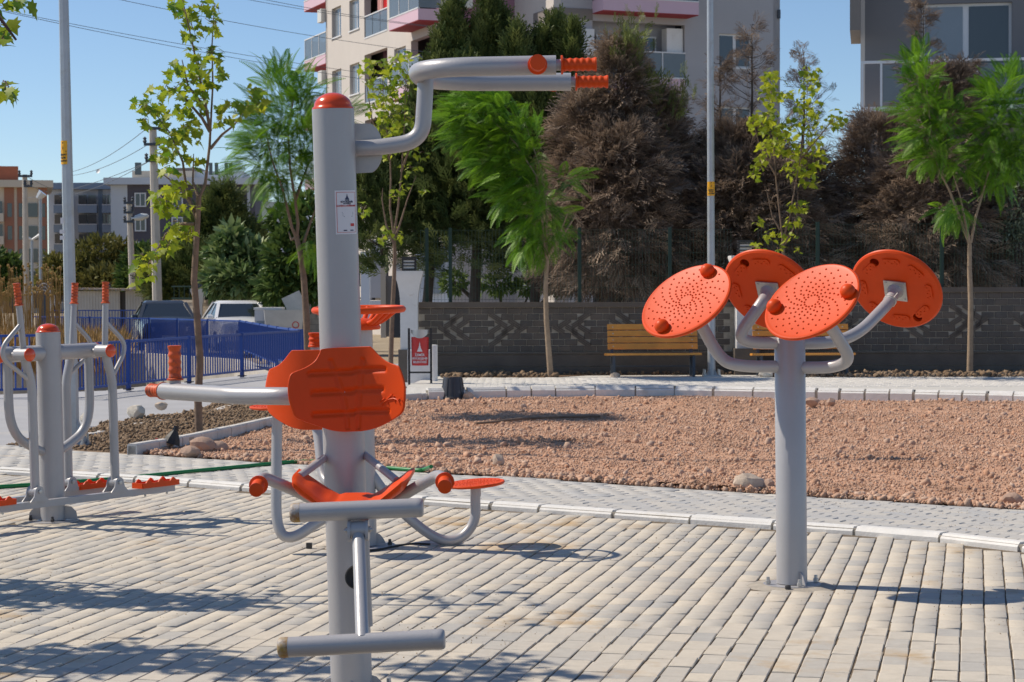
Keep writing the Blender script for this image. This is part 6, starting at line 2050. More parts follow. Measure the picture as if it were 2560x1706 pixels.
# ------------------------------------------------------------------ blue canal railings
def railing(name, label, pts, zt, posts, bars=True, gap=0.105, panel=None, z0=0.0, foot=True, group=None, far=False):
    t = thing(name, label, 'railing', pts[0], group=group)
    o = Vector(pts[0])
    for (p, q) in zip(pts[:-1], pts[1:]):
        p, q = Vector(p) - o, Vector(q) - o
        Lw = Vector((q.x - p.x, q.y - p.y)).length
        d = (q - p) / Lw
        hp, hq = zt(p + o), zt(q + o)
        def P(x, z):
            b_ = p + d * x
            return Vector((b_.x, b_.y, z - o.z))
        n = max(1, round(Lw / posts))
        for k in range(n):
            a, e = Lw * k / n + 0.05, Lw * (k + 1) / n - 0.05
            ha, he = hp + (hq - hp) * a / Lw, hp + (hq - hp) * e / Lw
            MB().bar(P(a, ha - 0.02), P(e, he - 0.02), 0.042, 0.038).build('top_rail', M['blue'], t, smooth=0)
            MB().bar(P(a, z0 + o.z + 0.09), P(e, z0 + o.z + 0.09), 0.038, 0.034).build('bottom_rail', M['blue'], t, smooth=0)
            m_ = int((e - a) / gap)
            if far:
                b = MB()
                for j in range(1, m_):
                    x = a + (e - a) * j / m_
                    hh = ha + (he - ha) * j / m_
                    b.bar(P(x, z0 + o.z + 0.10), P(x, hh - 0.03), 0.022, 0.020, (0, 1, 0))
                b.build('balusters', M['blue'], t, smooth=0, kind='stuff')
            else:
                mh = None
                for j in range(1, m_):
                    x = a + (e - a) * j / m_
                    hh = ha + (he - ha) * j / m_
                    h_ = hh - 0.03 - (z0 + o.z + 0.10)
                    if mh is None:
                        tmp = MB().box((0, 0, 0.5), (0.019, 0.019, 1.0)).build('baluster', M['blue'], None, smooth=0)
                        mh = tmp.data
                        bpy.data.objects.remove(tmp)
                    ob = link('baluster', mh, t)
                    ob.location = P(x, z0 + o.z + 0.10)
                    ob.scale = (1, 1, h_)
                    ob.rotation_euler.z = math.atan2(d.y, d.x)
            for x in ((a - 0.03, e + 0.03) if not far else (a - 0.03,)):
                hh = hp + (hq - hp) * x / Lw
                ps = MB().bar(P(x, z0 + o.z - 0.02), P(x, hh + 0.01), 0.055, 0.055, (0, 1, 0)).build('post', M['blue'], t, smooth=0)
                if foot:
                    MB().box(P(x, z0 + o.z + 0.006), (0.13, 0.13, 0.014)).build('foot_plate', M['dark_bolt'], ps, smooth=0)
    return t
a0_, a1_, a2_, a3_ = G(-40, 992), G(100, 987), G(302, 976), G(602, 941)
a4_ = G(751, 925)
railing('railing', 'taller blue baluster railing at the left edge behind the walking machine', [a0_, a1_], lambda p: at(20, 836, a0_.y + 0.4).z, 1.6, group='blue railings round the canal')
ztop_ = at(302, 852, a2_.y).z
sA = a2_ + (a2_ - a3_) * 0.42
railing('railing', 'near blue baluster railing running along the road from left to the canal corner', [sA, a3_ + (a4_ - a3_) * 0.02, a4_], lambda p: ztop_ - 0.0, 2.15, group='blue railings round the canal')
fe = [Vector((C0.x + 0.03, C0.y + 0.2, -0.03)), Vector((FE[0][0], FE[0][1], -0.12)), Vector((FE[1][0], FE[1][1], FAR0)), Vector((FE[2][0], FE[2][1], FAR0)), Vector((-14.6, 61.0, FAR0))]
zf = {0: ztop_, 1: at(740, 817, fe[1].y).z, 2: at(640, 801, fe[2].y).z, 3: at(380, 795, fe[3].y).z, 4: at(120, 790, fe[4].y).z}
for k, lb in ((0, 'blue baluster railing across the end of the canal at its right corner'), (1, 'blue baluster railing on the far bank in front of the white car'), (2, 'blue baluster railing on the far bank in front of the dark car'), (3, 'blue railing on the far bank beside the dry weeds')):
    p, q = fe[k], fe[k + 1]
    Lk = Vector((q.x - p.x, q.y - p.y)).length
    railing('railing', lb, [p, q], (lambda pp, p=p, q=q, k=k, Lk=Lk: zf[k] + (zf[k + 1] - zf[k]) * min(1, Vector((pp.x - p.x, pp.y - p.y)).length / Lk)), 2.4, far=True, gap=0.075, foot=False, group='blue railings round the canal')
g0, g1 = at(130, 800, 70), at(372, 800, 70)
railing('railing', 'distant blue railing in front of the pale sheet-metal shed', [Vector((g0.x, 70, FAR0)), Vector((g1.x, 70, FAR0))], lambda p: at(250, 775, 70).z, 2.4, far=True, gap=0.10, foot=False, group='blue railings round the canal')

# ------------------------------------------------------------------ concrete poles, street lamps and wires
def conc_pole(label, u, vt, vb, Y, w, arms, top_dz=0.0, lamp=None):
    a = at(u[0], vt, Y)
    f = at(u[1], vb, Y)
    t = thing('utility_pole', label, 'utility pole', (f.x, Y, FAR0))
    inv = MW[t.name]
    tp = inv @ a
    MB().tube([(0, 0, -0.1), tp * 0.5, tp], [w * 0.62, w * 0.54, w * 0.44], 8).build('pole', M['pole_conc'], t, smooth=20)
    for (v, du0, du1) in arms:
        c = inv @ at(u[0], v, Y)
        s = Y / FPX
        ar = MB().bar(c + Vector((du0 * s, -w * 0.5, 0)), c + Vector((du1 * s, -w * 0.5, 0)), 0.09, 0.09).build('cross_arm', M['iron'], t, smooth=0)
        for e in (du0 + 2, du1 - 2):
            MB().lathe(c + Vector((e * s, -w * 0.5, 0.04)), (0, 0, 1), [(0, 0.04), (0.06, 0.07), (0.12, 0.04), (0.16, 0.07), (0.22, 0)], 8).build('insulator', M['iron'], ar)
    if lamp:
        v, du = lamp
        c = inv @ at(u[0], v, Y)
        e = c + Vector((du * Y / FPX, -0.1, 0.25))
        MB().tube([c, (c + e) / 2 + Vector((0, 0, 0.1)), e], 0.03, 6).build('lamp_arm', M['galv'], t)
        MB().lathe(e, Vector((1 if du > 0 else -1, 0, 0.18)), [(-0.35, 0), (-0.3, 0.07), (0.1, 0.15), (0.35, 0.08), (0.4, 0)], 10).build('lamp_head', M['lamp_glass'], t)
conc_pole('slim concrete utility pole with a T arm in front of the brick-red flats', (62, 66), 437, 700, 84, 0.24, ((441, -14, 20), (466, 0, 20)), lamp=None)
conc_pole('short concrete utility pole with three arms in front of the slate flats', (323, 336), 508, 790, 80, 0.24, ((508, -12, 12), (532, -12, 12), (555, -12, 14)), lamp=(560, 26))
conc_pole('thick concrete utility pole with three arms beside the left maple', (382, 396), 318, 800, 66, 0.28, ((322, -20, 22), (362, -20, 20), (403, -16, 26)))
p = at(101, 720, 82)
t = thing('street_lamp', 'thin grey street lamp leaning over the concrete pole at far left', 'street lamp', (p.x, 82, FAR0))
i_ = MW[t.name]
MB().tube([(0, 0, 0), i_ @ at(101, 500, 82), i_ @ at(100, 497, 82), i_ @ at(97, 492, 82)], 0.07, 8).build('pole', M['galv'], t)
MB().tube([i_ @ at(95, 497, 82), i_ @ at(107, 482, 82)], [0.12, 0.2], 8).build('lamp_head', M['lamp_glass'], t)
p = at(80, 720, 86)
t = thing('street_lamp', 'low street lamp with two drooping arms below the brick-red flats', 'street lamp', (p.x, 86, FAR0))
i_ = MW[t.name]
MB().tube([(0, 0, 0), i_ @ at(80, 602, 86)], 0.06, 8).build('pole', M['galv'], t)
for du, dv in ((-22, -11), (22, -13)):
    MB().tube([i_ @ at(80, 600, 86), i_ @ at(80 + du * 0.6, 598 + dv * 0.5, 86), i_ @ at(80 + du, 600 + dv, 86)], [0.05, 0.06, 0.10], 6).build('lamp_arm', M['white'], t)
def wire(name, label, pts, r, Ys):
    P = [at(u, v, Y) for (u, v), Y in zip(pts, Ys)]
    n = 24
    out = []
    if len(P) == 2:
        for k in range(n + 1):
            f = k / n
            out.append(P[0].lerp(P[1], f) - Vector((0, 0, 4 * f * (1 - f) * (P[1] - P[0]).length * 0.008)))
    else:
        out = P
    tag(MB().tube(out, r, 4).build(name, M['wire'], None, smooth=80), label, 'cable')
wr = 0.009
wire('overhead_cable', 'upper cable of the pair crossing the left sky behind the lamp post', [(-60, 12), (1080, 205)], wr, (52, 66))
wire('overhead_cable', 'lower cable of the pair crossing the left sky behind the lamp post', [(-60, 14), (1080, 222)], wr, (50, 66))
wire('overhead_cable', 'single cable running from the top edge over the left maple', [(200, -22), (1080, 132)], wr, (52, 66))
wire('overhead_cable', 'lower cable at the top edge in front of the pale flats', [(520, -20), (1120, 72)], wr, (56, 66))
wire('overhead_cable', 'uppermost cable at the top edge in front of the pale flats', [(560, -22), (1120, 70)], wr, (55, 66))
for k, (a, c) in enumerate((((66, 441), (140, 476)), ((70, 462), (130, 482)), ((366, 322), (180, 430)), ((366, 364), (170, 440)), ((372, 404), (150, 492)), ((372, 404), (60, 496)))):
    wire('overhead_cable', ('far cable sloping from the T arm pole, upper', 'far cable sloping from the T arm pole, lower', 'far cable from the top arm of the thick pole', 'far cable from the middle arm of the thick pole',
                            'far cable from the low arm of the thick pole to the shed side', 'far cable from the low arm of the thick pole to the slim pole')[k], [a, c], 0.011, (66 if k > 1 else 84, 90))

# ------------------------------------------------------------------ cars, bins, far garden wall
def car(label, x, y, yaw, paint, zg):
    t = thing('parked_car', label, 'car', (x, y, zg), Matrix.Rotation(yaw, 3, 'Z'), group='parked cars beyond the canal')
    # local: length along -y (front at -y), width x
    st = [(-2.15, 0.50, 0.70, 0.70), (-2.05, 0.32, 0.84, 0.80), (-1.60, 0.24, 0.94, 0.86), (-0.95, 0.22, 1.00, 0.89), (0.4, 0.22, 1.0, 0.90), (1.4, 0.22, 1.02, 0.89), (1.95, 0.28, 0.96, 0.84), (2.15, 0.45, 0.84, 0.76)]
    vs = []
    for (yy, zl, zh, w) in st:
        vs += [(-w, yy, zl), (-w * 1.0, yy, (zl + zh) / 2 + 0.05), (-w * 0.93, yy, zh - 0.05), (-w * 0.80, yy, zh), (0, yy, zh + 0.02), (w * 0.80, yy, zh), (w * 0.93, yy, zh - 0.05), (w, yy, (zl + zh) / 2 + 0.05), (w, yy, zl)]
    k = 9
    fs = [(i * k + j, i * k + j + 1, (i + 1) * k + j + 1, (i + 1) * k + j) for i in range(len(st) - 1) for j in range(k - 1)]
    fs += [(i * k + k - 1, i * k, (i + 1) * k, (i + 1) * k + k - 1) for i in range(len(st) - 1)]
    fs += [tuple(range(k)), tuple(range((len(st) - 1) * k, len(st) * k))]
    MB().add(vs, fs).build('body', paint, t, smooth=35)
    lo = [(-0.98, 0.94, 0.80), (1.72, 0.96, 0.80)]
    hi = [(-0.18, 1.42, 0.60), (0.95, 1.42, 0.60)]
    cab = [(-0.80, -0.98, 0.98), (0.80, -0.98, 0.98), (0.82, 1.72, 0.98), (-0.82, 1.72, 0.98), (-0.60, -0.15, 1.40), (0.60, -0.15, 1.40), (0.60, 0.95, 1.42), (-0.60, 0.95, 1.42)]
    MB().add(cab, [(0, 1, 5, 4), (1, 2, 6, 5), (2, 3, 7, 6), (3, 0, 4, 7)]).build('window', M['car_glass'], t, smooth=0)
    MB().add([(-0.61, -0.16, 1.395), (0.61, -0.16, 1.395), (0.61, 0.97, 1.415), (-0.61, 0.97, 1.415), (-0.54, -0.02, 1.48), (0.54, -0.02, 1.48), (0.54, 0.85, 1.49), (-0.54, 0.85, 1.49)],
             [(0, 1, 5, 4), (1, 2, 6, 5), (2, 3, 7, 6), (3, 0, 4, 7), (4, 5, 6, 7)]).build('roof', paint, t, smooth=50)
    pb = MB()
    for s_ in (-1, 1):
        pb.bar((s_ * 0.805, -0.99, 0.93), (s_ * 0.605, -0.16, 1.405), 0.10, 0.07)
        pb.bar((s_ * 0.825, 1.73, 0.95), (s_ * 0.605, 0.96, 1.42), 0.09, 0.05)
        pb.bar((s_ * 0.82, 0.45, 0.95), (s_ * 0.605, 0.45, 1.41), 0.08, 0.04)
    pb.build('roof_pillar', paint, t, smooth=0)
    for s_ in (-1, 1):
        MB().lathe((s_ * 0.97, -0.70, 1.0), (s_, 0, 0), [(-0.12, 0.05), (-0.08, 0.085), (0.05, 0.08), (0.08, 0)], 10).build('wing_mirror', paint if s_ < 0 else M['black'], t)
        MB().box((s_ * 0.60, -2.06, 0.66), (0.34, 0.12, 0.13), Matrix.Rotation(s_ * 0.35, 3, 'Z')).build('headlight', M['lamp_glass'], t, smooth=0)
        for yy in (-1.32, 1.30):
            w_ = MB().lathe((s_ * 0.72, yy, 0.31), (s_, 0, 0), [(0, 0.30), (0.17, 0.31), (0.19, 0.27), (0.19, 0.20)], 20).build('wheel', M['rubber'], t)
            MB().lathe((s_ * 0.72, yy, 0.31), (s_, 0, 0), [(0.16, 0.21), (0.18, 0.19), (0.15, 0.05), (0.17, 0)], 14).build('rim', M['steel'], w_)
    MB().box((0, -2.15, 0.58), (0.75, 0.06, 0.11)).build('grille', M['black'], t, smooth=0)
    MB().box((0, -2.16, 0.42), (0.50, 0.04, 0.11)).build('number_plate', M['white'], t, smooth=0)
yw = 60.0
p = at(596, 790, yw)
car('white saloon car parked beyond the blue railing, facing the camera', p.x, yw, math.radians(16), M['car_white'], at(596, 754, yw).z - 1.46)
p = at(420, 790, yw + 1)
car('dark graphite car parked beyond the blue railing, left of the white car', p.x - 0.1, yw + 1, math.radians(14), M['car_dark'], at(420, 754, yw + 1).z - 1.46)
p = at(700, 790, 56.5)
t = thing('waste_container', 'steel waste container with its lid standing open, right of the white car', 'waste container', (p.x, 56.5, FAR0), Matrix.Rotation(math.radians(8), 3, 'Z'))
zc = at(700, 775, 56.5).z - FAR0
MB().add([(-0.35, -0.5, 0.15), (0.55, -0.5, 0.15), (0.55, 0.5, 0.15), (-0.35, 0.5, 0.15), (-0.45, -0.58, zc), (0.65, -0.58, zc), (0.65, 0.58, zc), (-0.45, 0.58, zc)],
         [(0, 1, 5, 4), (1, 2, 6, 5), (2, 3, 7, 6), (3, 0, 4, 7), (0, 3, 2, 1)]).build('body', M['bin_steel'], t, smooth=0)
MB().box((0.42, 0.35, zc + 0.18), (0.55, 0.04, 0.55), Matrix.Rotation(math.radians(-25), 3, 'Y')).build('lid', M['bin_steel'], t, smooth=0)
MB().lathe((0.42, -0.56, zc - 0.42), (0, -1, 0), [(0, 0.10), (0.01, 0.10), (0.01, 0.075), (0.0, 0.075)], 16).build('red_ring', M['red'], t)
t = thing('recycling_bin', 'low pale recycling bin between the white car and the steel container', 'recycling bin', (at(678, 790, 57.5).x, 57.5, FAR0))
zc = at(678, 774, 57.5).z - FAR0
MB().box((-0.05, 0, zc / 2), (0.75, 0.8, zc)).build('body', M['far_white'], t, smooth=0)
for k in (-1, 1):
    MB().box((k * 0.18 - 0.05, -0.405, zc * 0.62), (0.28, 0.012, zc * 0.3)).build('blue_panel', M['far_blue'], t, smooth=0)
MB().box((-0.05, 0, zc + 0.03), (0.8, 0.85, 0.06)).build('lid', M['white'], t, smooth=0)
# beige garden wall with white pillars and green railing
YG = 66.0
pA, pB = at(430, 800, YG + 1), at(905, 800, YG - 3)
zt = at(620, 757, YG).z
t = thing('garden_wall', 'beige block garden wall with green railings behind the parked cars', 'wall', (pA.x, pA.y, FAR0))
d = Vector((pB.x - pA.x, pB.y - pA.y, 0))
Lw = d.length
d.normalize()
n = Vector((d.y, -d.x, 0))
MB().prism([(0, 0), (Lw, 0), (Lw, zt - FAR0), (0, zt - FAR0)], (0, 0, 0), d, (0, 0, 1), -n, 0.2).build('core', M['mortar'], t, smooth=0)
MB().prism([(0, 0), (Lw, 0), (Lw, 0.09), (0, 0.09)], Vector((0, 0, zt - FAR0 + 0.002)) + n * 0.04, d, (0, 0, 1), -n, 0.28).build('coping', M['wall_beige'], t, smooth=0)
b = MB()
ch = (zt - FAR0) / 9
for r_ in range(9):
    x = (r_ % 2) * 0.2
    while x < Lw - 0.4:
        b.prism([(x, r_ * ch), (x + 0.385, r_ * ch), (x + 0.385, r_ * ch + ch * 0.92), (x, r_ * ch + ch * 0.92)], (0, 0, 0), d, (0, 0, 1), n, 0.012 + 0.004 * random.random())
        x += 0.40
b.build('bricks', M['wall_beige'], t, smooth=0, kind='stuff')
b = MB()
zr = at(620, 712, YG).z - FAR0
x = 0.1
while x < Lw:
    b.tube([d * x + Vector((0, 0, zt - FAR0)), d * x + Vector((0, 0, zr))], 0.018, 4)
    x += 0.22
for z in (zt - FAR0 + 0.15, zr - 0.05):
    b.bar(Vector((0, 0, z)), d * Lw + Vector((0, 0, z)), 0.04, 0.04)
b.build('green_railing', M['mesh_green'], t, smooth=0, kind='stuff')
for k, u in enumerate((500, 573, 648, 752)):
    c = at(u, 800, YG + 0.3)
    x = c.x - pA.x
    tp = thing('wall_pillar', ('pale pillar of the garden wall behind the left maple trunk', 'pale pillar of the garden wall above the white car roof', 'white flared pillar of the garden wall left of the steel container', 'white flared pillar of the garden wall beside the bare jacaranda trunk')[k], 'pillar',
               (c.x, c.y - 0.25 - 0.6 * 0, FAR0), group='pillars of the far garden wall')
    H = at(u, 722, YG).z - FAR0
    lv = [(0, 0.13), (H * 0.7, 0.13), (H * 0.85, 0.17), (H * 0.96, 0.24), (H, 0.24)]
    vs = []
    for z, s in lv:
        vs += [(-s, -s, z), (s, -s, z), (s, s, z), (-s, s, z)]
    MB().add(vs, [(kk * 4 + i, kk * 4 + (i + 1) % 4, kk * 4 + 4 + (i + 1) % 4, kk * 4 + 4 + i) for kk in range(4) for i in range(4)] + [(16, 17, 18, 19)]).build('shaft', M['post_white'], tp, smooth=25)
    MB().box((0, 0, H + 0.17), (0.22, 0.22, 0.30)).build('lantern', M['iron'], tp, smooth=0)
# entrance seen between the press post and the white pillar
YE = 52.0
t = thing('gate_house', 'pale entrance porch seen between the press post and the white pillar', 'porch', (at(930, 800, YE).x, YE, FAR0))
i_ = MW[t.name]
def pbox(u0, u1, v0, v1, Y, dep, m, nm, par):
    a, c = i_ @ at(u0, v1, Y), i_ @ at(u1, v0, Y)
    return MB().box(((a.x + c.x) / 2, a.y + dep / 2, (a.z + c.z) / 2), (abs(c.x - a.x), dep, abs(c.z - a.z))).build(nm, m, par, smooth=0)
pbox(903, 923, 630, 870, YE, 0.4, M['far_white'], 'porch_column', t)
pbox(923, 952, 600, 745, YE + 2, 0.3, M['stucco_grey'], 'wall_panel', t)
pbox(900, 955, 752, 772, YE + 0.6, 0.3, M['far_white'], 'low_wall', t)
pbox(952, 964, 668, 845, YE - 4, 0.3, M['stucco_tan'], 'gate_post', t)
pbox(964, 986, 690, 842, YE - 3.9, 0.3, M['band_dark'], 'gate_leaf', t)
pbox(984, 1000, 700, 845, YE - 4.1, 0.1, M['black'], 'gate_leaf', t)
pbox(990, 1000, 660, 760, YE + 1, 0.3, M['stucco_grey'], 'wall_panel', t)
# ground floor of the flats glimpsed through the mesh
t = thing('shed', 'long pale sheet-metal shed behind the far blue railing', 'shed', (at(275, 800, 78).x, 78, FAR0))
i_ = MW[t.name]
zt = at(275, 728, 78).z - FAR0
x0, x1 = (i_ @ at(192, 800, 78)).x, (i_ @ at(358, 800, 78)).x
n = 46
b = MB()
for k in range(n):
    xa = x0 + (x1 - x0) * k / n
    xb = x0 + (x1 - x0) * (k + 1) / n
    if 0.64 < k / n < 0.72:
        continue
    b.box(((xa + xb) / 2, 0.02 * (k % 2), zt / 2), ((xb - xa) * 0.98, 0.04, zt))
b.build('sheet_wall', M['shed'], t, smooth=0)
MB().box(((x0 + x1) / 2, 1.5, zt / 2), (x1 - x0 - 0.1, 2.6, zt - 0.05)).build('dark_inside', M['hollow'], t, smooth=0)
MB().box(((x0 + x1) / 2, 1.3, zt + 0.06), (x1 - x0 + 0.3, 3.2, 0.08), Matrix.Rotation(0.02, 3, 'Y')).build('roof', M['rust'], t, smooth=0)
t = thing('sign_board', 'dark upright board with a white arched emblem standing among the dry weeds', 'sign board', (at(110, 740, 72).x, 72, FAR0))
i_ = MW[t.name]
a, c = i_ @ at(90, 735, 72), i_ @ at(129, 706, 72)
sb = MB().box((0, 0.05, (a.z + c.z) / 2 + 0.0), (c.x - a.x, 0.08, c.z - a.z)).build('board', M['iron'], t, smooth=0)
MB().box((0, 0.05, a.z / 2), (0.4, 0.07, a.z)).build('stand', M['iron'], t, smooth=0)
b = MB()
for r_ in (0.23, 0.15, 0.07):
    b.tube([(math.cos(q) * r_, 0.0, a.z + 0.04 + 1.45 * r_ * math.sin(q)) for q in np.linspace(0, PI, 14)], 0.016, 5)
b.build('emblem', M['white'], t)

# ------------------------------------------------------------------ hose, cable, twig, small litter
def lying(name, label, cat, pts, r, m, n=10, z=None):
    P = []
    for i, (u, v) in enumerate(pts):
        zz = z[i] if z else 0.0
        P.append(G(u, v, zz) + Vector((0, 0, r)))
    o = MB().tube(rounded(P, 0.6, 5), r, n).build(name, m, None, smooth=80)
    return tag(o, label, cat)
lying('hose', 'long green hose lying across the path behind the machines', 'hose', [(-20, 1224), (90, 1217), (200, 1209), (330, 1199), (460, 1185), (600, 1172), (700, 1162), (790, 1156), (900, 1168), (985, 1176), (1050, 1182), (1062, 1178), (1078, 1172)], 0.0165, M['green_hose'], z=[0] * 11 + [0.01, 0.075])
lying('cable', 'thin dark cable end on the pavers beside the twister base', 'cable', [(905, 1379), (930, 1380), (965, 1374), (1000, 1366), (1040, 1362), (1075, 1364)], 0.007, M['rubber'], 6)
lying('twig', 'thin dry branch lying on the gravel in the shade', 'twig', [(1190, 1062), (1240, 1058), (1300, 1050), (1360, 1047), (1500, 1044)], 0.014, M['bark'], 6, z=[0.03] * 5)
b = MB().box((0, 0, 0.016), (0.034, 0.03, 0.032)).build('bolt_cap', M['dark_bolt'], None, smooth=0)
b.location = G(773, 1371)
tag(b, 'loose black cap lying on the pavers left of the press post', 'cap')
p = G(428, 1110, 0.05)
t = thing('broken_pot', 'crumpled black plastic pot lying on the soil by the bed kerb', 'broken pot', p)
MB().lathe((0, 0, 0), (0.3, 0.1, 1), [(0, 0.09), (0.06, 0.07), (0.13, 0.03), (0.18, 0.025)], 7).build('crumpled_side', M['rubber'], t, smooth=0)
MB().box((-0.11, 0, 0.02), (0.10, 0.03, 0.03), Matrix.Rotation(0.5, 3, 'Y')).build('red_shard', M['red'], t, smooth=0)

# ------------------------------------------------------------------ buildings
class Face:
    """a facade: origin, direction along it, outward normal, in the local frame of its building"""
    def __init__(s, root, o, d, z0):
        s.root, s.d = root, Vector((d[0], d[1], 0)).normalized()
        s.o = Vector((o[0], o[1], 0))
        s.n = Vector((s.d.y, -s.d.x, 0))
        s.base = root.location.copy()
    def t(s, u):
        k = (u - CX) / FPX
        return (k * s.o.y - s.o.x) / (s.d.x - k * s.d.y)
    def box(s, name, m, u0, u1, z0, z1, o0, o1, parent=None, raw=False):
        a, c = (u0, u1) if raw else (s.t(u0), s.t(u1))
        a, c = min(a, c), max(a, c)
        p = s.o + s.d * ((a + c) / 2) + s.n * ((o0 + o1) / 2) + Vector((0, 0, (z0 + z1) / 2))
        rot = Matrix((s.d, -s.n, Vector((0, 0, 1)))).transposed()
        return MB().box(p - s.base, (c - a, abs(o1 - o0), z1 - z0), rot).build(name, m, parent or s.root, smooth=0)
    def window(s, u0, u1, z0, z1, depth=0.12, pane='pane', mull=(0.5,), sill=True, dark=0.0, raw=False):
        a, c = (u0, u1) if raw else (s.t(u0), s.t(u1))
        a, c = min(a, c), max(a, c)
        w = s.box('window', M['frame_white'], a, c, z0, z1, -depth - 0.06, -depth, raw=True)
        fr = 0.07
        cuts = [0.0] + list(mull) + [1.0]
        for p, q in zip(cuts[:-1], cuts[1:]):
            s.box('pane', M[pane if (p < 0.4 or pane == 'pane') else 'pane'], a + (c - a) * p + fr, a + (c - a) * q - fr, z0 + fr, z1 - fr, -depth - 0.02, -depth + 0.012, parent=w, raw=True)
        if sill:
            s.box('sill', M['frame_white'], a - 0.06, c + 0.06, z0 - 0.06, z0 + 0.0, -depth, 0.05, parent=w, raw=True)
        return w
def wall_with_holes(face, m, a, c, z0, z1, holes, th=0.3, name='wall'):
    """wall slab a..c x z0..z1 with rectangular openings (a0,a1,zz0,zz1) cut out"""
    xs = sorted({a, c} | {x for h in holes for x in h[:2] if a < x < c})
    zs = sorted({z0, z1} | {z for h in holes for z in h[2:] if z0 < z < z1})
    rot = Matrix((face.d, -face.n, Vector((0, 0, 1)))).transposed()
    b = MB()
    for x0, x1 in zip(xs[:-1], xs[1:]):
        run = None
        for k, (q0, q1) in enumerate(zip(zs[:-1], zs[1:])):
            inside = any(h[0] - 1e-6 <= x0 and x1 <= h[1] + 1e-6 and h[2] - 1e-6 <= q0 and q1 <= h[3] + 1e-6 for h in holes)
            if not inside:
                p = face.o + face.d * ((x0 + x1) / 2) + face.n * (-th / 2) + Vector((0, 0, (q0 + q1) / 2)) - face.base
                b.box(p, (x1 - x0, th, q1 - q0), rot)
    return b.build(name, m, face.root, smooth=0)
A_ = Vector((0.372, -0.928)).normalized()
B_ = Vector((0.928, 0.372)).normalized()
C1 = Vector((1.62, 76.0))
P1 = C1 - A_ * 3.95
L1 = P1 - B_ * 3.08
L0 = L1 - A_ * 15.8
Rr = C1 + B_ * 9.75
root = thing('apartment_block', 'tall pale apartment block with pink balconies and loggias behind the conifers', 'building', (C1.x, C1.y, FAR0))
FZ = [0.63, 3.48, 6.33, 9.18, 12.03, 14.88, 17.73]
ZT = 20.6
Z0 = FAR0
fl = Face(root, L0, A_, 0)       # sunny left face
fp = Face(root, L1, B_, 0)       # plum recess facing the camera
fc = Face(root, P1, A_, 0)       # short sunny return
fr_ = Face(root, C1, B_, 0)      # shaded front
def solid(pts, m, name, z0, z1):
    b = MB()
    n = len(pts)
    vs = [(p.x - root.location.x, p.y - root.location.y, z0 - root.location.z) for p in pts] + [(p.x - root.location.x, p.y - root.location.y, z1 - root.location.z) for p in pts]
    b.add(vs, [tuple(range(n)), tuple(range(n, 2 * n))] + [(i, (i + 1) % n, n + (i + 1) % n, n + i) for i in range(n)])
    return b.build(name, m, root, smooth=0)
for f in (fl, fp, fc, fr_):
    f.base = Vector((root.location.x, root.location.y, root.location.z))
inn = 0.9
solid([L0 + B_ * inn + A_ * 0.2, L1 + B_ * inn - A_ * inn, P1 + B_ * inn - A_ * inn, C1 + B_ * inn - A_ * inn, Rr - A_ * inn - B_ * 0.31, Rr - A_ * 16 - B_ * 0.31, L0 + B_ * 8], M['hollow'], 'interior', Z0, ZT - 0.3)
bk = Face(root, Rr, -A_, 0)
bk.base = fl.base
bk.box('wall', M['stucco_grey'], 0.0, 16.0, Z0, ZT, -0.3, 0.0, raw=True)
rb = Face(root, L0 + B_ * 8.5, -B_, 0)
rb.base = fl.base
rb.box('wall', M['stucco'], 0.0, 8.5, Z0, ZT, -0.3, 0.0, raw=True)
rf = Face(root, Rr - A_ * 16, -B_, 0)
rf.base = fl.base
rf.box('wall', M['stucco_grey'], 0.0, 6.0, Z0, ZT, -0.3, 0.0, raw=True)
solid([L0, L1, P1, C1, Rr, Rr - A_ * 16, L0 + B_ * 8.5], M['stucco_tan'], 'roof', ZT, ZT + 0.3)
# left face
holes = []
lt = fl.t
w1, w2, lg, w3, bc = (lt(834), lt(857)), (lt(878), lt(902)), (lt(915), lt(972)), (lt(989), lt(1018)), (lt(1031), lt(1102))
for k, z in enumerate(FZ):
    holes += [(*w1, z + 1.0, z + 2.35), (*w2, z + 1.0, z + 2.35), (*w3, z + 1.0, z + 2.35), (*lg, z + 0.40, z + 2.55), (*bc, z + 0.05, z + 2.45)]
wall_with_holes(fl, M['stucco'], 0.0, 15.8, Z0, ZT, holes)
for k, z in enumerate(FZ[2:], 2):
    fl.window(*w1, z + 1.0, z + 2.35, 0.16, 'pane_blue', raw=True)
    fl.window(*w2, z + 1.0, z + 2.35, 0.14, 'pane_blue', raw=True)
    fl.window(*w3, z + 1.0, z + 2.35, 0.14, 'pane_blue', raw=True)
    fl.box('spandrel', M['stucco_tan'], lg[0], lg[1], z - 0.30, z + 0.398, -0.10, -0.02, raw=True)
    fl.box('loggia_back', M['plum'], lg[0], lg[1], z + 0.0, z + 2.8, -0.90, -0.86, raw=True)
    for j in range(3):
        ww = (lg[1] - lg[0]) / 3
        fl.box('balcony_glass', M['rail_glass'], lg[0] + ww * j + 0.03, lg[0] + ww * (j + 1) - 0.03, z + 0.42, z + 1.35, -0.05, -0.03, raw=True)
    fl.box('balcony_rail', M['frame_white'], lg[0], lg[1], z + 1.35, z + 1.40, -0.07, 0.0, raw=True)
    fl.box('balcony_rail', M['frame_white'], lg[0], lg[1], z + 0.40, z + 0.46, -0.07, 0.02, raw=True)
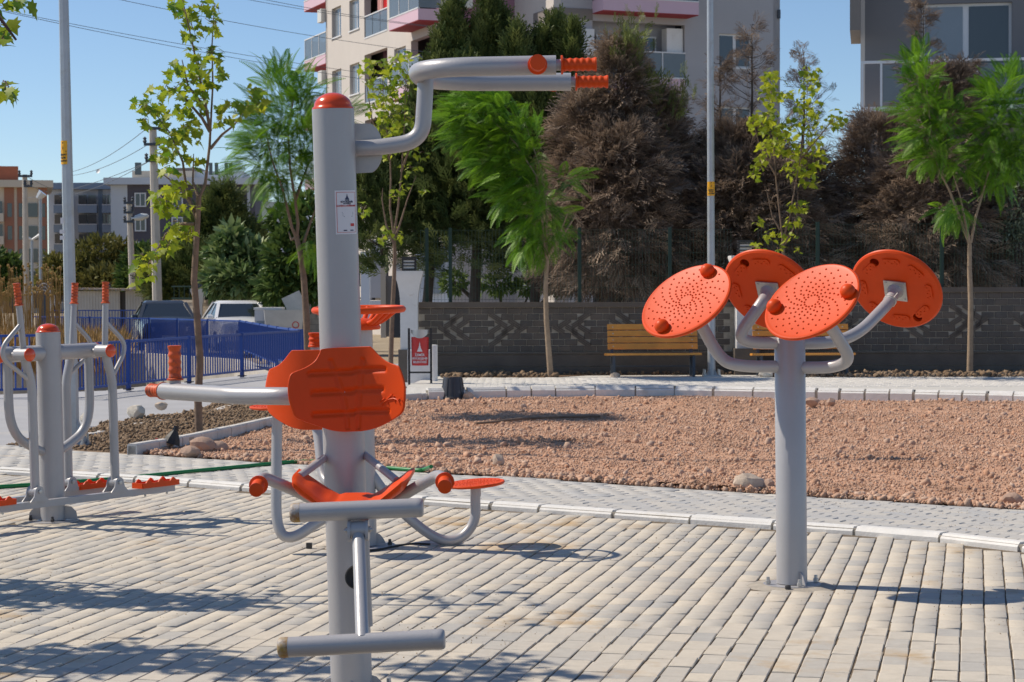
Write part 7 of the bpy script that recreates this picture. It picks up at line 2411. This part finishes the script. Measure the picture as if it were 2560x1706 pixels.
def balcony(f, a, c, z, out, n, soff='soffit_red', side='pink', ph=0.42, gh=1.0, name='balcony', raw=True, back=0.0):
    s = f.box(name, M[side], a, c, z - 0.02, z + ph, back, out, raw=True)
    f.box('soffit', M[soff], a + 0.01, c - 0.01, z - 0.05, z - 0.022, back, out - 0.01, parent=s, raw=True)
    ww = (c - a) / n
    for j in range(n):
        f.box('balcony_glass', M['rail_glass'], a + ww * j + 0.03, a + ww * (j + 1) - 0.03, z + ph + 0.04, z + ph + gh, out - 0.05, out - 0.03, parent=s, raw=True)
        f.box('rail_post', M['frame_white'], a + ww * j - 0.02, a + ww * j + 0.02, z + ph, z + ph + gh, out - 0.06, out - 0.02, parent=s, raw=True)
    f.box('balcony_rail', M['frame_white'], a, c, z + ph + gh, z + ph + gh + 0.05, out - 0.07, out - 0.01, parent=s, raw=True)
    f.box('balcony_rail', M['frame_white'], a, c, z + ph, z + ph + 0.05, out - 0.07, out + 0.015, parent=s, raw=True)
    for e in (a, c):
        f.box('balcony_glass', M['rail_glass'], e - 0.02, e + 0.0, z + ph + 0.04, z + ph + gh, back, out - 0.05, parent=s, raw=True)
    return s
for z in FZ[2:]:
    balcony(fl, bc[0], bc[1] + 0.2, z, 0.95, 3)
    fl.box('loggia_back', M['plum'], bc[0], bc[1], z + 0.0, z + 2.6, -0.90, -0.86, raw=True)
    balcony(fl, -3.6, -0.02, z, 0.02, 3, back=-3.0)
    ac = fl.box('air_unit', M['ac'], -0.65, -0.02, z - 0.95, z - 0.35, -0.02, 0.22, raw=True)
# plum recess
wall_with_holes(fp, M['plum'], 0.0, 3.08, 6.0, ZT, [])
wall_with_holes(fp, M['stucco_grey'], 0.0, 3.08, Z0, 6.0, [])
for z in FZ[2:]:
    fp.box('floor_band', M['soffit_red'], 0.0, 3.08, z - 0.32, z - 0.12, 0.0, 0.05, raw=True)
def ac_unit(f, a, c, z0, z1):
    s = f.box('air_unit', M['ac'], a, c, z0, z1, 0.12, 0.42, raw=True)
    ctr = f.o + f.d * (a + (c - a) * 0.42) + f.n * 0.421 + Vector((0, 0, (z0 + z1) / 2)) - f.base
    MB().lathe(ctr, f.n, [(0, 0.24), (0.012, 0.24), (0.012, 0.21), (0.002, 0.20), (0.004, 0.05), (0.012, 0.04), (0.012, 0)], 20).build('fan_grille', M['iron'], s)
ac_unit(fp, 0.35, 1.15, at(1140, 24, 79).z, at(1140, -14, 79).z)
# short sunny return and shaded front
wall_with_holes(fc, M['stucco'], 0.0, 3.95, Z0, ZT, [])
pb0, pb1 = fr_.t(1483), fr_.t(1713)
hl_ = []
for z in FZ:
    hl_.append((pb0, pb1, z + 0.02, z + 2.55))
    hl_.append((fr_.t(1798), fr_.t(1880), z + 1.0, z + 2.3))
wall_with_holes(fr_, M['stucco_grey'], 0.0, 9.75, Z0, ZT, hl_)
zb_ = at(1400, 46, 76).z
for f, a, c in ((fc, 2.0, 3.95 + 0.032), (fr_, -0.0, fr_.t(1483))):
    f.box('brown_band', M['band_dark'], a, c, zb_, zb_ + 0.42, 0.0, 0.03, raw=True)
for k, z in enumerate(FZ[2:], 2):
    fr_.box('loggia_back', M['stucco_grey'], pb0, pb1, z, z + 2.75, -0.88, -0.84, raw=True)
    fr_.window(fr_.t(1512), fr_.t(1662), z + 0.15, z + 2.15, 0.72, 'pane_blue', (0.5,), False, raw=True)
    s = balcony(fr_, pb0, pb1 if k != 4 else pb1 + 0.1, z, 1.0 if k > 3 else 0.08, 4, ph=0.45, gh=0.98)
    if k <= 3:
        pass
    fr_.window(fr_.t(1798), fr_.t(1880), z + 1.0, z + 2.3, 0.10, 'pane', (0.5,), True, raw=True)
z = FZ[3]
bx_ = fr_.box('boiler_box', M['white'], fr_.t(1671), fr_.t(1711), z + 1.25, z + 2.42, -0.55, -0.10, raw=True)
fr_.box('drain_pipe', M['frame_white'], fr_.t(1459), fr_.t(1482), z - 3.0, z + 2.2, 0.02, 0.22, raw=True)
fr_.box('ceiling_light', M['white'], fr_.t(1590), fr_.t(1602), FZ[4] - 0.14, FZ[4] - 0.055, 0.30, 0.46, raw=True)
fr_.box('wall_bracket', M['iron'], fr_.t(1942) + 0.02, fr_.t(1942) + 0.12, at(1940, 42, 79).z, at(1940, 20, 79).z, -0.2, 0.1, raw=True)
# laundry in the loggia: things that hang there
def cloth(name, label, cat, m, f, a, c, z0, z1, out):
    n = 14
    b = MB()
    for k in range(n + 1):
        x = a + (c - a) * k / n
        o = out + 0.04 * math.sin(k * 1.9)
        for zz in (z0 + 0.04 * math.sin(k * 0.9), z1):
            p = f.o + f.d * x + f.n * o + Vector((0, 0, zz))
            b.v.append(p)
    b.f = [(2 * k, 2 * k + 2, 2 * k + 3, 2 * k + 1) for k in range(n)]
    tag(b.build(name, m, None, smooth=60), label, cat)
cloth('hanging_cloth', 'bright red cloth hanging in the loggia of the pale flats', 'cloth', M['cloth_red'], fl, lt(955), lt(971), FZ[4] + 0.6, FZ[4] + 2.45, -0.16)
cloth('hanging_cloth', 'pale pink cloth hanging beside the bright red one in the loggia', 'cloth', M['cloth_pink'], fl, lt(938), lt(953), FZ[4] + 0.7, FZ[4] + 2.2, -0.2)

# right-hand house
YH = 48.0
hx0 = at(2162, 300, YH).x
t = thing('house', 'grey rendered house with a balcony at the right edge, partly behind dead conifers', 'building', (hx0, YH, FAR0))
H0 = Vector((hx0, YH))
HD = Vector((0.984, -0.178)).normalized()
HS = Vector((HD.y, -HD.x))
hf = Face(t, H0, HD, 0)
hf.base = Vector(t.location)
hs = Face(t, H0 - HS * 9.0, HS, 0)
hs.base = Vector(t.location)
zsl = at(2300, 268, 46.6).z
wz0, wz1 = zsl + 0.05, at(2400, 14, YH).z
u0, u1 = hf.t(2304), hf.t(2528)
ztop = at(2300, -160, YH).z
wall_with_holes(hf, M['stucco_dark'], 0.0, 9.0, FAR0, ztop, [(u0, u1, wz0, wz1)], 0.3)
hf.box('interior', M['hollow'], u0 - 0.2, u1 + 0.2, wz0 - 0.2, wz1 + 0.2, -0.9, -0.8, raw=True)
hf.window(u0, u1, wz0, wz1, 0.14, 'pane_blue', (0.49,), False, raw=True)
hs.box('wall', M['stucco'], 0.0, 8.99, FAR0, ztop, -0.3, 0.0, raw=True)
hs.window(7.9, 8.5, zsl + 0.3, zsl + 2.4, 0.1, 'pane', (), False, raw=True) if False else None
hs.box('corner_trim', M['stucco'], 8.55, 9.0, zsl, ztop, 0.0, 0.10, raw=True)
rfz = at(2140, 58, 45.5).z
hf.box('roof', M['band_dark'], -0.45, 9.5, ztop, ztop + 0.3, -9.5, 0.6, raw=True)
hs.box('fascia', M['band_dark'], 7.6, 10.3, rfz, ztop + 0.2, 0.101, 0.34, raw=True)
sl = hf.box('balcony', M['frame_white'], -0.08, 9.0, zsl - 0.10, zsl, 0.0, 1.45, raw=True)
hf.box('balcony_base', M['stucco_dark'], 0.0, 8.9, zsl - 0.40, zsl - 0.102, 0.0, 1.35, parent=sl, raw=True)
zr = at(2300, 156, 46.6).z
hf.box('balcony_rail', M['frame_white'], -0.08, 9.0, zr - 0.03, zr + 0.03, 1.38, 1.44, parent=sl, raw=True)
hf.box('balcony_rail', M['frame_white'], 2.4, 4.0, zr - 0.28, zr - 0.22, 0.5, 0.56, parent=sl, raw=True)
for x in (-0.05, 0.38, 2.55, 4.6, 6.8):
    hf.box('rail_post', M['frame_white'], x - 0.025, x + 0.025, zsl, zr - 0.031, 1.385, 1.435, parent=sl, raw=True)
for x0, x1 in ((0.42, 2.5), (2.6, 4.55), (4.65, 6.75)):
    hf.box('balcony_glass', M['rail_glass'], x0, x1, zsl + 0.1, zr - 0.08, 1.40, 1.415, parent=sl, raw=True)

# pale ground-floor front behind the trees, seen through gaps
# far flats at the left
def far_block(label, u0, u1, vt, Y, yaw, depth, m, floors, cols, accents, roof=None, base=FAR0, gap_top=0.4):
    """cols: list of (f0, f1, kind) along the front; accents: (f0, f1, material) vertical strips"""
    a, c = at(u0, 600, Y), at(u1, 600, Y + math.tan(yaw) * 0)
    t = thing('apartment_block', label, 'building', (a.x, Y, base), group='flats far behind the canal')
    d = Vector((math.cos(yaw), math.sin(yaw)))
    f = Face(t, Vector((a.x, Y)), d, 0)
    f.base = Vector(t.location)
    Lw = f.t(u1)
    zt = at((u0 + u1) / 2, vt, Y).z
    n = Vector((d.y, -d.x))
    p = [Vector((0, 0)), d * Lw, d * Lw - n * depth, -n * depth]
    b = MB()
    vs = [(q.x, q.y, 0) for q in p] + [(q.x, q.y, zt - base) for q in p]
    b.add(vs, [(0, 1, 2, 3), (4, 5, 6, 7)] + [(i, (i + 1) % 4, 4 + (i + 1) % 4, 4 + i) for i in range(4)])
    b.build('wall', M[m], t, smooth=0)
    for (f0, f1, mm) in accents:
        f.box('wall_strip', M[mm], f0 * Lw, f1 * Lw, base, zt - 0.02, 0.0, 0.08, raw=True)
    fh = (zt - base - gap_top) / floors
    for k in range(floors):
        z = base + k * fh
        if at(0, 760, Y).z > z + fh:
            continue
        for (f0, f1, kd) in cols:
            x0, x1 = f0 * Lw, f1 * Lw
            if kd == 'w':
                w = f.box('window', M['frame_white'], x0, x1, z + fh * 0.28, z + fh * 0.86, 0.08, 0.15, raw=True)
                f.box('pane', M['pane'], x0 + 0.12, (x0 + x1) / 2 - 0.05, z + fh * 0.33, z + fh * 0.81, 0.10, 0.165, parent=w, raw=True)
                f.box('pane', M['pane'], (x0 + x1) / 2 + 0.05, x1 - 0.12, z + fh * 0.33, z + fh * 0.81, 0.10, 0.165, parent=w, raw=True)
            elif kd == 'd':
                f.box('window', M['pane'], x0, x1, z + fh * 0.22, z + fh * 0.82, 0.05, 0.12, raw=True)
            elif kd == 'b':
                s = f.box('balcony', M['far_cream'], x0, x1, z, z + fh * 0.36, 0.08, 1.2, raw=True)
                f.box('pane', M['pane'], x0 + 0.1, x1 - 0.1, z + fh * 0.37, z + fh * 0.9, 0.05, 0.13, parent=s, raw=True)
            elif kd == 'g':
                s = f.box('balcony', M['far_blue'], x0, x1, z, z + fh * 0.40, 0.08, 0.8, raw=True)
                m_ = max(2, int((x1 - x0) / 1.3))
                for j in range(m_):
                    ww = (x1 - x0) / m_
                    f.box('pane', M['pane'], x0 + ww * j + 0.08, x0 + ww * (j + 1) - 0.08, z + fh * 0.44, z + fh * 0.92, 0.4, 0.75, parent=s, raw=True)
                f.box('ledge', M['far_white'], x0, x1, z + fh * 0.40, z + fh * 0.44, 0.08, 0.84, parent=s, raw=True)
    if roof:
        f.box('roof', M[roof], -0.5, Lw + 0.5, zt, zt + 0.6, -depth - 0.5, 0.9, raw=True)
    return t, f, Lw, zt
t, f, Lw, zt = far_block('brick-red and cream flats with balconies at the left edge', -70, 121, 468, 170, math.radians(14), 12, 'far_cream', 5,
                         [(0.30, 0.42, 'b'), (0.47, 0.53, 'd'), (0.62, 0.68, 'd'), (0.74, 0.87, 'd'), (0.91, 0.97, 'd')], [(0.43, 0.56, 'far_orange'), (0.60, 0.70, 'far_orange'), (0.885, 1.0, 'far_orange'), (0.0, 0.10, 'far_orange')], 'far_cream', gap_top=1.0)
f.box('roof', M['roof_red'], -1, Lw * 0.62, zt + 0.6, zt + 1.9, -10, -1.5, raw=True)
t, f, Lw, zt = far_block('blue-grey flats with rows of glazed balconies between two other blocks', 122, 282, 474, 190, math.radians(4), 12, 'far_white', 6,
                         [(0.10, 0.36, 'g'), (0.48, 0.78, 'g'), (0.86, 1.0, 'g')], [(0.79, 0.855, 'far_blue')], 'far_blue')
t, f, Lw, zt = far_block('slate and white flats with framed windows and a set-back top floor', 278, 640, 462, 178, math.radians(2), 14, 'far_grey', 5,
                         [(0.165, 0.245, 'w'), (0.42, 0.50, 'w'), (0.74, 0.76, 'd'), (0.80, 0.93, 'g')], [(0.0, 0.115, 'far_white'), (0.70, 0.73, 'far_white'), (0.945, 0.965, 'far_white')], 'far_white')
s0 = f.box('top_floor', M['far_cream'], Lw * 0.125, Lw * 0.56, zt + 0.6, at(400, 424, 178).z, -9, -2, raw=True)
f.box('pane', M['pane'], Lw * 0.145, Lw * 0.19, zt + 1.0, zt + 2.1, -2.0, -1.95, parent=s0, raw=True)
f.box('roof', M['band_dark'], Lw * 0.36, Lw * 0.60, at(480, 424, 178).z, at(480, 416, 178).z, -9, -2.2, raw=True)
s0 = f.box('top_floor', M['far_white'], Lw * 0.56, Lw * 0.90, zt + 0.6, at(560, 424, 178).z, -9, -2.4, raw=True)
for q in (0.66, 0.70, 0.77, 0.80):
    f.box('pane', M['pane'], Lw * q, Lw * (q + 0.025), zt + 1.0, zt + 2.1, -2.4, -2.35, parent=s0, raw=True)
s0 = f.box('roof_house', M['far_blue'], -Lw * 0.06, Lw * 0.125, zt + 0.6, at(290, 440, 178).z, -9, -3, raw=True)
MB().lathe(f.o + f.d * (-Lw * 0.03) - f.n * -4 + Vector((0, 0, at(260, 436, 178).z)) - f.base, (-0.4, -0.8, 0.4), [(0, 0), (0.02, 0.12), (0.06, 0.20), (0.07, 0.21)], 14).build('dish_aerial', M['white'], s0)
t, f, Lw, zt = far_block('distant white block between the slate flats and the jacaranda', 636, 700, 530, 230, 0.0, 12, 'far_white', 4, [(0.3, 0.45, 'd'), (0.6, 0.75, 'd')], [], None)
t, f, Lw, zt = far_block('pale block glimpsed above the green tree left of the press post', 655, 745, 505, 150, 0.0, 10, 'far_white', 5, [(0.2, 0.4, 'd'), (0.6, 0.8, 'd')], [], None)
# low white ground-floor walls behind the trees
t = thing('garden_building', 'low pale ground-floor front glimpsed through the mesh fence and trees', 'building', (at(1500, 800, 52).x, 52, FAR0))
i_ = MW[t.name]
pbox(1040, 1122, 618, 760, 52, 0.4, M['far_white'], 'wall', t)
pbox(1062, 1110, 640, 735, 51.8, 0.1, M['pane_blue'], 'window', t)
pbox(1840, 2160, 600, 800, 54, 0.4, M['stucco'], 'wall', t)
pbox(1640, 1840, 640, 800, 55, 0.4, M['stucco_grey'], 'wall', t)
pbox(1930, 1990, 630, 720, 53.8, 0.1, M['pane'], 'window', t)
pbox(2050, 2110, 630, 720, 53.8, 0.1, M['pane'], 'window', t)

for o in list(SC.objects):
    if o.type == 'MESH' and o.parent is None and 'category' not in o and 'kind' not in o:
        print('UNTAGGED', o.name)
